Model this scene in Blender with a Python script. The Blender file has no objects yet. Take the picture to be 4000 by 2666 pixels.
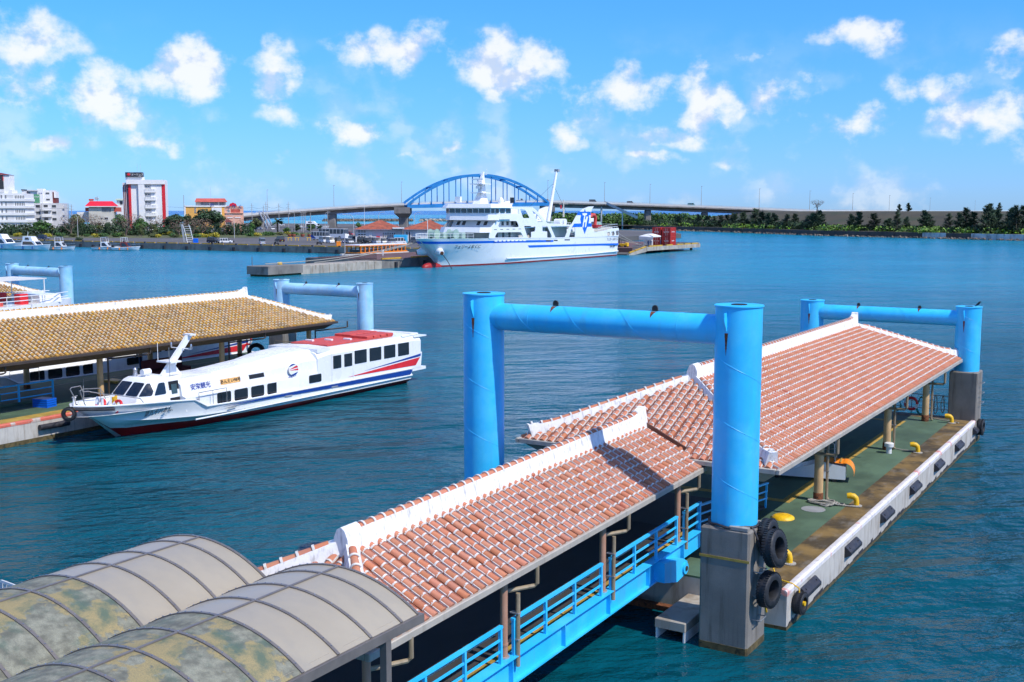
import bpy, bmesh, math, random
from mathutils import Vector, Matrix
R = math.radians
random.seed(7)
sc = bpy.context.scene
C = sc.collection

# ------------------------------------------------------------------ camera, sky, sun, exposure
CAMZ, FPX, PITCH = 11.6, 4400.0, math.atan(510 / 4400.0)
cam = bpy.data.cameras.new('camera'); camo = bpy.data.objects.new('camera', cam); C.objects.link(camo)
camo.location = (0, 0, CAMZ); camo.rotation_euler = (R(90) - PITCH, 0, 0)
cam.sensor_width = 36; cam.lens = 36 * FPX / 4000; cam.clip_start = 0.3; cam.clip_end = 60000
sc.camera = camo
sc.view_settings.view_transform = 'Standard'; sc.view_settings.look = 'None'
sc.view_settings.exposure = 0.28; sc.view_settings.gamma = 1
sc.cycles.max_bounces = 5; sc.cycles.diffuse_bounces = 2; sc.cycles.glossy_bounces = 3
sc.cycles.transparent_max_bounces = 6; sc.cycles.caustics_reflective = False; sc.cycles.caustics_refractive = False
sc.cycles.sample_clamp_indirect = 3; sc.cycles.use_adaptive_sampling = True; sc.cycles.adaptive_threshold = 0.025

TH = -0.55                                   # the harbour grid: local x along U, local y along V
U = Vector((math.cos(TH), math.sin(TH), 0)); V = Vector((-math.sin(TH), math.cos(TH), 0))
OR = Vector((5.92, 29.26, 0))
def W(t, s, z=0.0): return OR + U * t + V * s + Vector((0, 0, z))
def ray(px, py):
    c, s = math.cos(PITCH), math.sin(PITCH); a = (px - 2000) / FPX; b = -(py - 1333) / FPX
    return Vector((a, c + b * s, -s + b * c))
def G(px, py, z=0.0):                        # surveyed ground point: photo pixel to a horizontal level
    r = ray(px, py); return Vector((0, 0, CAMZ)) + r * ((z - CAMZ) / r.z)
def D(px, py, Y):                            # point at a forward distance
    r = ray(px, py); return Vector((0, 0, CAMZ)) + r * (Y / r.y)

SUN_EL = R(51); sund = (U * math.cos(SUN_EL) + V * -0.06).normalized() * math.cos(SUN_EL) + Vector((0, 0, math.sin(SUN_EL)))
sl = bpy.data.lights.new('sun', 'SUN'); sl.energy = 3.7; sl.angle = R(0.55); sl.color = (1, 0.955, 0.88)
slo = bpy.data.objects.new('sun', sl); C.objects.link(slo)
slo.rotation_euler = sund.to_track_quat('Z', 'Y').to_euler()

world = bpy.data.worlds.new('World'); sc.world = world; world.use_nodes = True
world.cycles.sampling_method = 'MANUAL'; world.cycles.sample_map_resolution = 256
nt = world.node_tree; nt.nodes.clear()
def nd(tree, typ, **kw):
    n = tree.nodes.new(typ)
    for k, v in kw.items(): setattr(n, k, v)
    return n
def mth(tree, op, a, b=None, c=None, clamp=False):
    n = tree.nodes.new('ShaderNodeMath'); n.operation = op; n.use_clamp = clamp
    for i, x in enumerate((a, b, c)):
        if x is None: continue
        if isinstance(x, (int, float)): n.inputs[i].default_value = x
        else: tree.links.new(x, n.inputs[i])
    return n.outputs[0]
def vmth(tree, op, a, b=None, out=0):
    n = tree.nodes.new('ShaderNodeVectorMath'); n.operation = op
    for i, x in enumerate((a, b)):
        if x is None: continue
        if isinstance(x, (tuple, list, Vector)): n.inputs[i].default_value = x
        else: tree.links.new(x, n.inputs[i])
    return n.outputs[out]
def mixc(tree, fac, a, b, blend='MIX'):
    n = tree.nodes.new('ShaderNodeMix'); n.data_type = 'RGBA'; n.blend_type = blend
    for i, x in ((0, fac), (6, a), (7, b)):
        if isinstance(x, (int, float)): n.inputs[i].default_value = x
        elif isinstance(x, (tuple, list)): n.inputs[i].default_value = (*x[:3], 1)
        else: tree.links.new(x, n.inputs[i])
    return n.outputs[2]
def noise(tree, vec, scale, detail=4, rough=.55, out=0):
    n = tree.nodes.new('ShaderNodeTexNoise'); n.inputs['Scale'].default_value = scale
    n.inputs['Detail'].default_value = detail; n.inputs['Roughness'].default_value = rough
    if vec is not None: tree.links.new(vec, n.inputs['Vector'])
    return n.outputs[out]
def ramp(tree, fac, *stops):
    n = tree.nodes.new('ShaderNodeMapRange'); n.interpolation_type = 'SMOOTHSTEP'; n.clamp = True
    n.inputs[1].default_value, n.inputs[2].default_value = stops[0], stops[1]
    if len(stops) > 2: n.inputs[3].default_value, n.inputs[4].default_value = stops[2], stops[3]
    tree.links.new(fac, n.inputs[0]); return n.outputs[0]

sky = nd(nt, 'ShaderNodeTexSky', sky_type='NISHITA', sun_disc=False, sun_elevation=SUN_EL,
         sun_rotation=math.atan2(sund.x, sund.y), altitude=0, air_density=1.0, dust_density=0.15, ozone_density=2.5)
tc = nd(nt, 'ShaderNodeTexCoord'); dirv = tc.outputs['Generated']
sep = nd(nt, 'ShaderNodeSeparateXYZ'); nt.links.new(dirv, sep.inputs[0])
az = mth(nt, 'ARCTAN2', sep.outputs[0], sep.outputs[1]); el = mth(nt, 'ARCSINE', sep.outputs[2])
cmb = nd(nt, 'ShaderNodeCombineXYZ'); nt.links.new(az, cmb.inputs[0]); nt.links.new(el, cmb.inputs[1])
def noise2(tree, vec, scale, detail=3, rough=.6):
    n = tree.nodes.new('ShaderNodeTexNoise'); n.noise_dimensions = '2D'; n.inputs['Scale'].default_value = scale
    n.inputs['Detail'].default_value = detail; n.inputs['Roughness'].default_value = rough
    tree.links.new(vec, n.inputs['Vector']); return n.outputs[0]
def vmad(tree, a, m, o):
    n = tree.nodes.new('ShaderNodeVectorMath'); n.operation = 'MULTIPLY_ADD'; tree.links.new(a, n.inputs[0])
    n.inputs[1].default_value = m; n.inputs[2].default_value = o; return n.outputs[0]
wa = noise2(nt, cmb.outputs[0], 11, 3, .58); wb = noise2(nt, vmth(nt, 'ADD', cmb.outputs[0], (3.7, 1.9, 0)), 13, 3, .58)
cof = nd(nt, 'ShaderNodeCombineXYZ')
nt.links.new(mth(nt, 'MULTIPLY_ADD', wa, .066, -.033), cof.inputs[0]); nt.links.new(mth(nt, 'MULTIPLY_ADD', wb, .05, -.025), cof.inputs[1])
cv = vmth(nt, 'ADD', cmb.outputs[0], cof.outputs[0])
CL = [(45, 130, 115, 85, .8), (245, 240, 105, 70, 1), (430, 170, 90, 78, 1), (628, 172, 66, 74, 1), (925, 118, 150, 52, .85), (1165, 160, 118, 68, 1),
      (830, 300, 95, 42, .75), (620, 287, 60, 36, .55), (355, 322, 85, 26, .55), (140, 335, 55, 28, .5), (25, 318, 60, 40, .5),
      (1420, 230, 160, 62, .62), (1620, 232, 80, 78, 1), (1530, 325, 85, 30, .6), (1285, 304, 62, 40, .7),
      (1800, 215, 85, 60, .6), (1950, 270, 85, 46, .75), (2010, 95, 110, 40, .65), (1770, 130, 90, 32, .4),
      (2150, 212, 120, 42, .75), (2255, 280, 120, 76, .7), (2345, 130, 56, 44, .7), (1500, 382, 70, 16, .5), (1680, 375, 40, 18, .45), (615, 370, 24, 17, .5), (1295, 374, 40, 16, .4), (940, 378, 60, 14, .4), (1050, 358, 34, 16, .45)]
dens = None
for (cx, cy, rx, ry, st) in CL:
    p = ray(cx * 1.7, cy * 1.7).normalized(); a0 = math.atan2(p.x, p.y); e0 = math.asin(p.z)
    kx, ky = FPX / (rx * 1.95), FPX / (ry * 1.9)
    q = vmad(nt, cv, (kx, ky, 0), (-a0 * kx, -e0 * ky, 0))
    m = mth(nt, 'MULTIPLY_ADD', vmth(nt, 'LENGTH', q, out=1), -st, 1.2 * st)
    dens = m if dens is None else mth(nt, 'MAXIMUM', dens, m)
fb = vmth(nt, 'MULTIPLY', cmb.outputs[0], (1, 1.25, 1))
n0 = noise2(nt, fb, 24, 7, .60); n1 = noise2(nt, vmth(nt, 'ADD', fb, (-.010, -.014, 0)), 24, 3, .60)   # second sample towards the sun, for relief
# the same scattered cumulus all round, outside the part of the sky the list above places
gen = noise2(nt, vmth(nt, 'MULTIPLY', cv, (1, 2.0, 1)), 5.0, 1, .5)
gm = mth(nt, 'MULTIPLY', ramp(nt, gen, .50, .70), ramp(nt, el, 0.0, .05))
outside = mth(nt, 'MAXIMUM', ramp(nt, mth(nt, 'ABSOLUTE', az), .50, .60), ramp(nt, el, .22, .30))
dens = mth(nt, 'MAXIMUM', dens, mth(nt, 'MULTIPLY', gm, outside))
raw = mth(nt, 'ADD', dens, mth(nt, 'MULTIPLY_ADD', n0, 1.9, -.95))
body = mth(nt, 'MULTIPLY', ramp(nt, raw, .16, .95), ramp(nt, dens, .0, .30))
veil = mth(nt, 'MULTIPLY', mth(nt, 'MULTIPLY', ramp(nt, mth(nt, 'ADD', wa, mth(nt, 'MULTIPLY_ADD', n0, .5, -.25)), .47, .72), ramp(nt, el, .17, .03)), .36)
dens = mth(nt, 'MAXIMUM', mth(nt, 'MULTIPLY', body, .86), veil)
cshade = ramp(nt, mth(nt, 'ADD', mth(nt, 'SUBTRACT', n0, n1), mth(nt, 'MULTIPLY', raw, .10)), -.10, .14)
skyc = mixc(nt, 1.0, sky.outputs[0], mixc(nt, ramp(nt, el, -.02, .22), (0.27, 0.50, 1.08), (0.24, 0.66, 1.26)), 'MULTIPLY')
bg = nd(nt, 'ShaderNodeBackground'); bg.inputs[1].default_value = 0.145; nt.links.new(skyc, bg.inputs[0])
bg2 = nd(nt, 'ShaderNodeBackground'); bg2.inputs[1].default_value = 0.86
nt.links.new(mixc(nt, cshade, (.62, .71, .85), (1.0, .99, .97)), bg2.inputs[0])
mx = nd(nt, 'ShaderNodeMixShader'); nt.links.new(dens, mx.inputs[0]); nt.links.new(bg.outputs[0], mx.inputs[1]); nt.links.new(bg2.outputs[0], mx.inputs[2])
wo = nd(nt, 'ShaderNodeOutputWorld'); nt.links.new(mx.outputs[0], wo.inputs[0])

# ------------------------------------------------------------------ materials
MATS = {}
def mat(name, col, rough=.6, var=.12, scale=2.5, bump=0, bscale=30, metal=0, dirt=None, dirt_amt=.5, dirt_scale=(6, 6, .7), spec=.5, rnd=0, patch=None, patch_rng=(.55, .62), patch_scale=1.5, fine=0):
    m = bpy.data.materials.new(name); m.use_nodes = True; t = m.node_tree
    b = t.nodes['Principled BSDF']; b.inputs['Roughness'].default_value = rough; b.inputs['Metallic'].default_value = metal
    b.inputs['Specular IOR Level'].default_value = spec
    co = nd(t, 'ShaderNodeTexCoord').outputs['Object']
    n = noise(t, co, scale, 6, .6)
    lo = [max(0, c * (1 - var)) for c in col]; hi = [min(1, c * (1 + var)) for c in col]
    c = mixc(t, ramp(t, n, .3, .7), lo, hi)
    if patch:
        c = mixc(t, ramp(t, noise(t, co, patch_scale, 5, .65), *patch_rng), c, patch)
    if fine:
        c = mixc(t, mth(t, 'MULTIPLY', ramp(t, noise(t, co, 60, 3, .6), .35, .65), fine), c, [x * .55 for x in col])
    if dirt:
        ds = vmth(t, 'MULTIPLY', co, dirt_scale)
        c = mixc(t, mth(t, 'MULTIPLY', ramp(t, noise(t, ds, 1, 6, .65), .48, .72), dirt_amt), c, dirt)
    if rnd:
        oi = nd(t, 'ShaderNodeObjectInfo').outputs['Random']
        at = nd(t, 'ShaderNodeAttribute', attribute_name='rnd').outputs['Fac']
        r = mth(t, 'FRACT', mth(t, 'ADD', oi, at))
        hs = nd(t, 'ShaderNodeHueSaturation'); t.links.new(c, hs.inputs['Color'])
        t.links.new(ramp(t, r, 0, 1, 1 - rnd, 1 + rnd), hs.inputs['Value'])
        t.links.new(ramp(t, mth(t, 'FRACT', mth(t, 'MULTIPLY', r, 7.31)), 0, 1, .5 - rnd * .035, .5 + rnd * .035), hs.inputs['Hue'])
        t.links.new(ramp(t, mth(t, 'FRACT', mth(t, 'MULTIPLY', r, 13.7)), 0, 1, 1 - rnd * .6, 1 + rnd * .4), hs.inputs['Saturation'])
        c = hs.outputs[0]
    t.links.new(c, b.inputs['Base Color'])
    if bump:
        bn = nd(t, 'ShaderNodeBump'); bn.inputs['Strength'].default_value = bump; bn.inputs['Distance'].default_value = .02
        t.links.new(noise(t, co, bscale, 5, .6), bn.inputs['Height']); t.links.new(bn.outputs[0], b.inputs['Normal'])
    rr = ramp(t, n, .25, .75, max(.03, rough - .08), min(1, rough + .1)); t.links.new(rr, b.inputs['Roughness'])
    MATS[name] = m; return m

# ------------------------------------------------------------------ mesh helpers
class MB:
    def __init__(s): s.v = []; s.f = []; s.m = []; s.r = []; s.rv = 0.0
    def add(s, vs, fs, mi=0):
        o = len(s.v); s.v += [tuple(x) for x in vs]
        for f in fs: s.f.append(tuple(o + i for i in f)); s.m.append(mi); s.r.append(s.rv)
        return s
    def box(s, x0, x1, y0, y1, z0, z1, mi=0):
        return s.add([(x0, y0, z0), (x1, y0, z0), (x1, y1, z0), (x0, y1, z0), (x0, y0, z1), (x1, y0, z1), (x1, y1, z1), (x0, y1, z1)],
                     [(0, 3, 2, 1), (4, 5, 6, 7), (0, 1, 5, 4), (1, 2, 6, 5), (2, 3, 7, 6), (3, 0, 4, 7)], mi)
    def cb(s, c, sz, mi=0):
        return s.box(c[0] - sz[0] / 2, c[0] + sz[0] / 2, c[1] - sz[1] / 2, c[1] + sz[1] / 2, c[2] - sz[2] / 2, c[2] + sz[2] / 2, mi)
    def bb(s, x0, x1, y0, y1, z0, z1, c=.02, mi=0):          # box with chamfered vertical and top edges
        def ring(k, z): return [(x0 + k, y0, z), (x1 - k, y0, z), (x1, y0 + k, z), (x1, y1 - k, z), (x1 - k, y1, z), (x0 + k, y1, z), (x0, y1 - k, z), (x0, y0 + k, z)]
        a = ring(c, z0); b = ring(c, z1 - c)
        d = [(x0 + c * 1.2, y0 + c, z1), (x1 - c * 1.2, y0 + c, z1), (x1 - c, y0 + c * 1.2, z1), (x1 - c, y1 - c * 1.2, z1), (x1 - c * 1.2, y1 - c, z1), (x0 + c * 1.2, y1 - c, z1), (x0 + c, y1 - c * 1.2, z1), (x0 + c, y0 + c * 1.2, z1)]
        fs = [tuple(range(7, -1, -1)), tuple(range(16, 24))]
        for r in (0, 8):
            for i in range(8): fs.append((r + i, r + (i + 1) % 8, r + 8 + (i + 1) % 8, r + 8 + i))
        return s.add(a + b + d, fs, mi)
    def tube(s, p0, p1, r0, r1=None, n=8, cap=True, mi=0):
        r1 = r0 if r1 is None else r1; p0 = Vector(p0); p1 = Vector(p1); d = (p1 - p0).normalized()
        a = d.orthogonal().normalized(); b = d.cross(a); vs = []
        for p, r in ((p0, r0), (p1, r1)):
            for i in range(n):
                w = 2 * math.pi * i / n; vs.append(p + a * (r * math.cos(w)) + b * (r * math.sin(w)))
        fs = [(i, (i + 1) % n, n + (i + 1) % n, n + i) for i in range(n)]
        if cap: fs += [tuple(range(n - 1, -1, -1)), tuple(range(n, 2 * n))]
        return s.add(vs, fs, mi)
    def path(s, pts, r, n=6, mi=0, closed=False):
        pts = [Vector(p) for p in pts]; N = len(pts); rings = []; a = None
        rs = r if isinstance(r, (list, tuple)) else [r] * N
        for i, p in enumerate(pts):
            if closed: d = pts[(i + 1) % N] - pts[i - 1]
            else: d = pts[min(i + 1, N - 1)] - pts[max(i - 1, 0)]
            d.normalize()
            a = d.orthogonal().normalized() if a is None else (a - d * a.dot(d)).normalized()
            b = d.cross(a)
            rings.append([p + a * (rs[i] * math.cos(2 * math.pi * k / n)) + b * (rs[i] * math.sin(2 * math.pi * k / n)) for k in range(n)])
        vs = [v for g in rings for v in g]; fs = []
        for i in range(N if closed else N - 1):
            j = (i + 1) % N
            for k in range(n): fs.append((i * n + k, i * n + (k + 1) % n, j * n + (k + 1) % n, j * n + k))
        if not closed: fs += [tuple(range(n - 1, -1, -1)), tuple((N - 1) * n + k for k in range(n))]
        return s.add(vs, fs, mi)
    def prism(s, pts, vec, mi=0):                               # planar polygon swept along vec
        n = len(pts); vec = Vector(vec); a = [Vector(p) for p in pts]
        return s.add(a + [p + vec for p in a], [tuple(range(n - 1, -1, -1)), tuple(range(n, 2 * n))] + [(i, (i + 1) % n, n + (i + 1) % n, n + i) for i in range(n)], mi)
    def loft(s, secs, mi=0, closed=False, cap=True, rows=None):  # secs: lists of equal length
        n = len(secs[0]); o = len(s.v); s.v += [tuple(p) for g in secs for p in g]
        for i in range(len(secs) - 1):
            for k in range(n if closed else n - 1):
                k2 = (k + 1) % n
                s.f.append((o + i * n + k, o + i * n + k2, o + (i + 1) * n + k2, o + (i + 1) * n + k)); s.m.append(rows[k] if rows else mi); s.r.append(s.rv)
        if cap:
            for i in (0, len(secs) - 1):
                s.f.append(tuple(o + i * n + k for k in range(n))); s.m.append(rows[-1] if rows else mi); s.r.append(s.rv)
        return s
    def lathe(s, prof, c=(0, 0, 0), n=12, mi=0):
        vs = []; c = Vector(c)
        for r, z in prof:
            for i in range(n): vs.append(c + Vector((r * math.cos(2 * math.pi * i / n), r * math.sin(2 * math.pi * i / n), z)))
        fs = []
        for j in range(len(prof) - 1):
            for i in range(n): fs.append((j * n + i, j * n + (i + 1) % n, (j + 1) * n + (i + 1) % n, (j + 1) * n + i))
        fs += [tuple(range(n - 1, -1, -1)), tuple((len(prof) - 1) * n + i for i in range(n))]
        return s.add(vs, fs, mi)
    def quad(s, a, b, c, d, mi=0): return s.add([a, b, c, d], [(0, 1, 2, 3)], mi)
    def xf(s, M, start=0):
        for i in range(start, len(s.v)): s.v[i] = tuple(M @ Vector(s.v[i]))
        return s
    def mesh(s, name, mats, smooth=35, fixn=True):
        me = bpy.data.meshes.new(name); me.from_pydata(s.v, [], s.f)
        mats = mats if isinstance(mats, (list, tuple)) else [mats]
        for m in mats: me.materials.append(MATS[m] if isinstance(m, str) else m)
        if len(mats) > 1: me.polygons.foreach_set('material_index', s.m)
        if any(s.r):
            at = me.attributes.new('rnd', 'FLOAT', 'FACE'); at.data.foreach_set('value', s.r)
        if fixn:
            bm = bmesh.new(); bm.from_mesh(me); bmesh.ops.recalc_face_normals(bm, faces=bm.faces); bm.to_mesh(me); bm.free()
        if smooth:
            me.shade_smooth(); me.set_sharp_from_angle(angle=R(smooth))
        me.update(); return me
    def build(s, name, mats, parent=None, smooth=35, fixn=True):
        return link(name, s.mesh(name, mats, smooth, fixn), parent)
def link(name, me, parent=None, mtx=None):
    o = bpy.data.objects.new(name, me); C.objects.link(o)
    if parent: o.parent = parent
    if mtx is not None: o.matrix_local = mtx
    return o
def tag(o, label=None, cat=None, group=None, kind=None):
    for k, v in (('label', label), ('category', cat), ('group', group), ('kind', kind)):
        if v: o[k] = v
    return o
def thing(name, label, cat, loc=(0, 0, 0), rz=TH, group=None, rx=0):
    o = bpy.data.objects.new(name, None); C.objects.link(o); o.empty_display_size = .3
    o.location = loc; o.rotation_euler = (rx, 0, rz); return tag(o, label, cat, group)
def children(o): return [x for x in bpy.data.objects if x.parent == o]
KIDS = {}
def copy_tree(o, parent=None):
    if o not in KIDS: KIDS[o] = children(o)
    c = o.copy(); C.objects.link(c); c.parent = parent
    for ch in KIDS[o]: copy_tree(ch, c)
    return c
def fill2d(loops, depth, name='plate'):                          # planar outline with holes -> mesh in XY, thickness about z=0
    cu = bpy.data.curves.new(name, 'CURVE'); cu.dimensions = '2D'; cu.fill_mode = 'BOTH'; cu.extrude = depth / 2
    for lp in loops:
        sp = cu.splines.new('POLY'); sp.points.add(len(lp) - 1); sp.use_cyclic_u = True
        for i, p in enumerate(lp): sp.points[i].co = (p[0], p[1], 0, 1)
    o = bpy.data.objects.new(name, cu); me = bpy.data.meshes.new_from_object(o)
    bpy.data.objects.remove(o); bpy.data.curves.remove(cu); return me
def frame(o, ex, ey):
    ex = Vector(ex).normalized(); ey = Vector(ey).normalized(); ez = ex.cross(ey).normalized(); ey = ez.cross(ex)
    M = Matrix((ex, ey, ez)).transposed().to_4x4(); M.translation = Vector(o); return M
def plate(name, loops, depth, m, parent, M):
    me = fill2d(loops, depth, name); me.materials.clear(); me.materials.append(MATS[m])
    return link(name, me, parent, M)
def text(name, body, size, m, parent, o, ex, ey, depth=.01, shear=0, align='CENTER', width=1.0, bold=0):
    cu = bpy.data.curves.new(name, 'FONT'); cu.body = body; cu.size = size; cu.extrude = depth / 2; cu.shear = shear
    cu.align_x = align; cu.align_y = 'CENTER'; cu.resolution_u = 2; cu.offset = bold
    ob = bpy.data.objects.new(name, cu); me = bpy.data.meshes.new_from_object(ob)
    bpy.data.objects.remove(ob); bpy.data.curves.remove(cu)
    me.materials.clear(); me.materials.append(MATS[m])
    return link(name, me, parent, frame(o, ex, ey) @ Matrix.Diagonal((width, 1, 1, 1)))
def rrect(x0, x1, y0, y1, r=.08, n=3):
    out = []
    for cx, cy, a in ((x1 - r, y1 - r, 0), (x0 + r, y1 - r, 90), (x0 + r, y0 + r, 180), (x1 - r, y0 + r, 270)):
        for i in range(n + 1): w = R(a + 90 * i / n); out.append((cx + r * math.cos(w), cy + r * math.sin(w)))
    return out
def rpoly(pts, r=.3, n=3):                                     # polygon with rounded corners
    out = []; N = len(pts)
    for i in range(N):
        p = Vector(pts[i]); a = Vector(pts[i - 1]) - p; b = Vector(pts[(i + 1) % N]) - p
        k = min(r, a.length * .45, b.length * .45); a.normalize(); b.normalize(); p0 = p + a * k; p1 = p + b * k
        for j in range(n + 1):
            t = j / n; q = p0 * (1 - t) ** 2 + p * 2 * t * (1 - t) + p1 * t * t; out.append((q.x, q.y))
    return out
# ------------------------------------------------------------------ palette
mat('blue_paint', (.028, .53, .96), .42, .07, .8, patch=(.08, .60, .96), patch_rng=(.46, .72), patch_scale=.5, dirt=(.10, .30, .42), dirt_amt=.30, dirt_scale=(1.8, 1.8, .22), fine=.06)
mat('faded_blue_paint', (.36, .64, .82), .55, .12, .7, patch=(.16, .50, .82), patch_rng=(.50, .74), patch_scale=.45, dirt=(.5, .5, .5), dirt_amt=.35)
mat('rust', (.16, .055, .02), .9, .4, 14, patch=(.05, .02, .012), patch_scale=9)
mat('dark_steel', (.03, .022, .02), .7, .3, 10)
mat('concrete', (.32, .30, .27), .9, .18, 1.2, bump=.25, dirt=(.10, .09, .075), dirt_amt=.6, fine=.25)
mat('pillar_concrete', (.225, .205, .178), .9, .18, .9, bump=.25, dirt=(.085, .072, .055), dirt_amt=.75, dirt_scale=(4, 4, .3), fine=.25)
mat('algae', (.10, .075, .03), .95, .35, 4, bump=.4, patch=(.03, .03, .015), patch_scale=6)
mat('white_concrete', (.50, .47, .42), .85, .1, 1.4, bump=.2, dirt=(.22, .17, .12), dirt_amt=.75, dirt_scale=(3.5, 3.5, .5), fine=.2)
mat('black_band', (.03, .03, .035), .8, .3, 5)
mat('white_curb', (.74, .70, .68), .6, .08, 3, patch=(.74, .30, .25), patch_rng=(.55, .66), patch_scale=.9, dirt=(.35, .3, .28), dirt_amt=.5)
mat('green_deck', (.078, .135, .080), .8, .25, .55, bump=.15, dirt=(.03, .055, .035), dirt_amt=.6, dirt_scale=(.6, .25, 1), fine=.25)
mat('ochre_deck', (.19, .118, .034), .85, .35, .8, bump=.2, patch=(.055, .038, .016), patch_rng=(.42, .60), patch_scale=.7, dirt=(.33, .31, .27), dirt_amt=.3, dirt_scale=(2, .9, 1), fine=.25)
mat('tactile_yellow', (.42, .27, .05), .8, .2, 2, dirt=(.2, .14, .05), dirt_amt=.6)
mat('yellow_paint', (.80, .47, .01), .45, .12, 5, dirt=(.3, .17, .02), dirt_amt=.4)
mat('fender_rubber', (.022, .022, .028), .55, .3, 6, dirt=(.12, .12, .12), dirt_amt=.35)
mat('tyre_rubber', (.016, .017, .02), .6, .3, 8, dirt=(.07, .07, .075), dirt_amt=.3)
mat('rope_grey', (.33, .31, .27), .9, .35, 30, bump=.5, bscale=60)
mat('rope_green', (.02, .20, .17), .8, .3, 25)
mat('rope_blue', (.02, .10, .5), .8, .3, 25)
mat('rope_yellow', (.72, .42, .02), .8, .3, 25)
mat('steel_rail', (.42, .40, .37), .4, .15, 6, metal=.7)
mat('red_tile', (.50, .185, .098), .8, .12, 9, rnd=.09, patch=(.42, .10, .045), patch_rng=(.60, .66), patch_scale=2.2, dirt=(.16, .10, .08), dirt_amt=.3, dirt_scale=(9, 9, 9), bump=.15, bscale=60)
mat('pan_tile', (.26, .085, .05), .85, .3, 5, dirt=(.05, .03, .025), dirt_amt=.7, dirt_scale=(7, 7, 7))
mat('tile_mortar', (.66, .64, .60), .9, .08, 6, bump=.3, bscale=40, dirt=(.22, .21, .20), dirt_amt=.45, dirt_scale=(9, 9, 9))
mat('ridge_plaster', (.82, .81, .79), .9, .05, 3, bump=.3, bscale=18, dirt=(.12, .115, .11), dirt_amt=.55, dirt_scale=(11, 11, 2.2))
mat('ochre_tile', (.50, .27, .055), .55, .2, 9, rnd=.18, patch=(.30, .17, .05), patch_rng=(.5, .62), patch_scale=1.6, dirt=(.42, .36, .28), dirt_amt=.25, dirt_scale=(8, 8, 8))
mat('ochre_pan', (.15, .075, .02), .8, .3, 5)
mat('lichen_mortar', (.58, .52, .40), .9, .12, 9, dirt=(.3, .25, .17), dirt_amt=.5, dirt_scale=(9, 9, 9))
mat('beige_gutter', (.42, .38, .32), .5, .08, 1.5, dirt=(.2, .17, .13), dirt_amt=.35)
mat('beige_soffit', (.36, .33, .28), .7, .08, 1.2, dirt=(.2, .17, .13), dirt_amt=.35)
mat('brown_gutter', (.055, .040, .030), .5, .15, 1.5)
mat('brown_soffit', (.09, .065, .045), .7, .15, 1.5)
mat('flashing', (.17, .075, .045), .6, .2, 4)
mat('tan_post', (.62, .41, .20), .55, .12, 2, dirt=(.3, .16, .06), dirt_amt=.45, dirt_scale=(5, 5, .6))
mat('pink_post', (.44, .235, .15), .5, .08, 2, dirt=(.28, .13, .07), dirt_amt=.35)
mat('pipe', (.30, .235, .15), .5, .15, 3, dirt=(.12, .09, .06), dirt_amt=.5)
mat('sheet_clean', (.35, .305, .23), .36, .05, .8, dirt=(.27, .25, .21), dirt_amt=.5, dirt_scale=(.6, .9, .6), fine=.03)
mat('sheet_dirty', (.205, .205, .155), .8, .45, 4.5, bump=.35, bscale=55, patch=(.34, .27, .12), patch_rng=(.565, .60), patch_scale=.75, dirt=(.065, .115, .085), dirt_amt=.85, dirt_scale=(1.6, 1.6, 1.6), fine=.45)
mat('bronze_rib', (.19, .17, .155), .45, .1, 3, metal=.3)
mat('asphalt_deck', (.045, .043, .042), .9, .25, 1.0, bump=.2, fine=.3)
mat('gel_white', (.80, .81, .81), .28, .03, .8, dirt=(.62, .60, .55), dirt_amt=.22, dirt_scale=(1.2, 1.2, .4))
mat('hull_white', (.78, .80, .80), .3, .04, .7, dirt=(.5, .45, .36), dirt_amt=.3, dirt_scale=(2.5, .8, .6))
mat('ferry_white', (.80, .81, .81), .32, .02, .3, dirt=(.62, .60, .56), dirt_amt=.12, dirt_scale=(.3, .3, .1))
mat('antifoul_red', (.36, .012, .012), .5, .15, 1.5)
mat('navy', (.006, .045, .26), .35, .06, 1)
mat('stripe_blue', (.0, .125, .66), .35, .05, 1)
mat('signal_red', (.66, .022, .03), .4, .1, 2)
mat('raft_red', (.56, .07, .055), .6, .15, 4)
mat('tinted_glass', (.012, .014, .018), .08, .3, 1.5, spec=.8)
mat('blue_glass', (.02, .06, .08), .08, .3, 1.5, spec=.8)
mat('black', (.012, .012, .014), .5, .2, 3)
mat('letter_black', (.02, .02, .025), .5, .1, 3)
mat('orange_plate', (.85, .48, .16), .5, .06, 3)
mat('chrome', (.6, .6, .6), .25, .05, 3, metal=.9)
mat('winch_green', (.30, .42, .36), .5, .1, 1.5)
mat('orange', (.85, .25, .01), .5, .08, 2)
mat('grey_steel', (.30, .31, .32), .5, .1, 2)
mat('white_steel', (.72, .72, .70), .5, .06, 2, dirt=(.4, .3, .2), dirt_amt=.25)
mat('sky_blue', (.05, .50, .80), .4, .06, 1)
mat('asphalt', (.105, .098, .094), .92, .18, .08, fine=.2, patch=(.14, .125, .115), patch_rng=(.5, .6), patch_scale=.05)
mat('wharf_brick', (.135, .072, .066), .9, .2, .3, fine=.2)
mat('quay_wall', (.20, .185, .165), .92, .22, .35, dirt=(.07, .062, .055), dirt_amt=.75, dirt_scale=(.5, .5, .25), fine=.15)
mat('mole_stone', (.40, .36, .30), .92, .18, .5, dirt=(.17, .11, .06), dirt_amt=.7, dirt_scale=(1.2, 1.2, .3), fine=.15)
mat('kerb_yellow', (.55, .32, .03), .8, .2, .6, dirt=(.2, .13, .05), dirt_amt=.5)
mat('wall_white', (.80, .79, .77), .8, .04, .3, dirt=(.55, .52, .48), dirt_amt=.25, dirt_scale=(.6, .6, .12))
mat('wall_grey', (.62, .61, .60), .85, .06, .3, dirt=(.4, .38, .35), dirt_amt=.35, dirt_scale=(.6, .6, .12))
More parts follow.
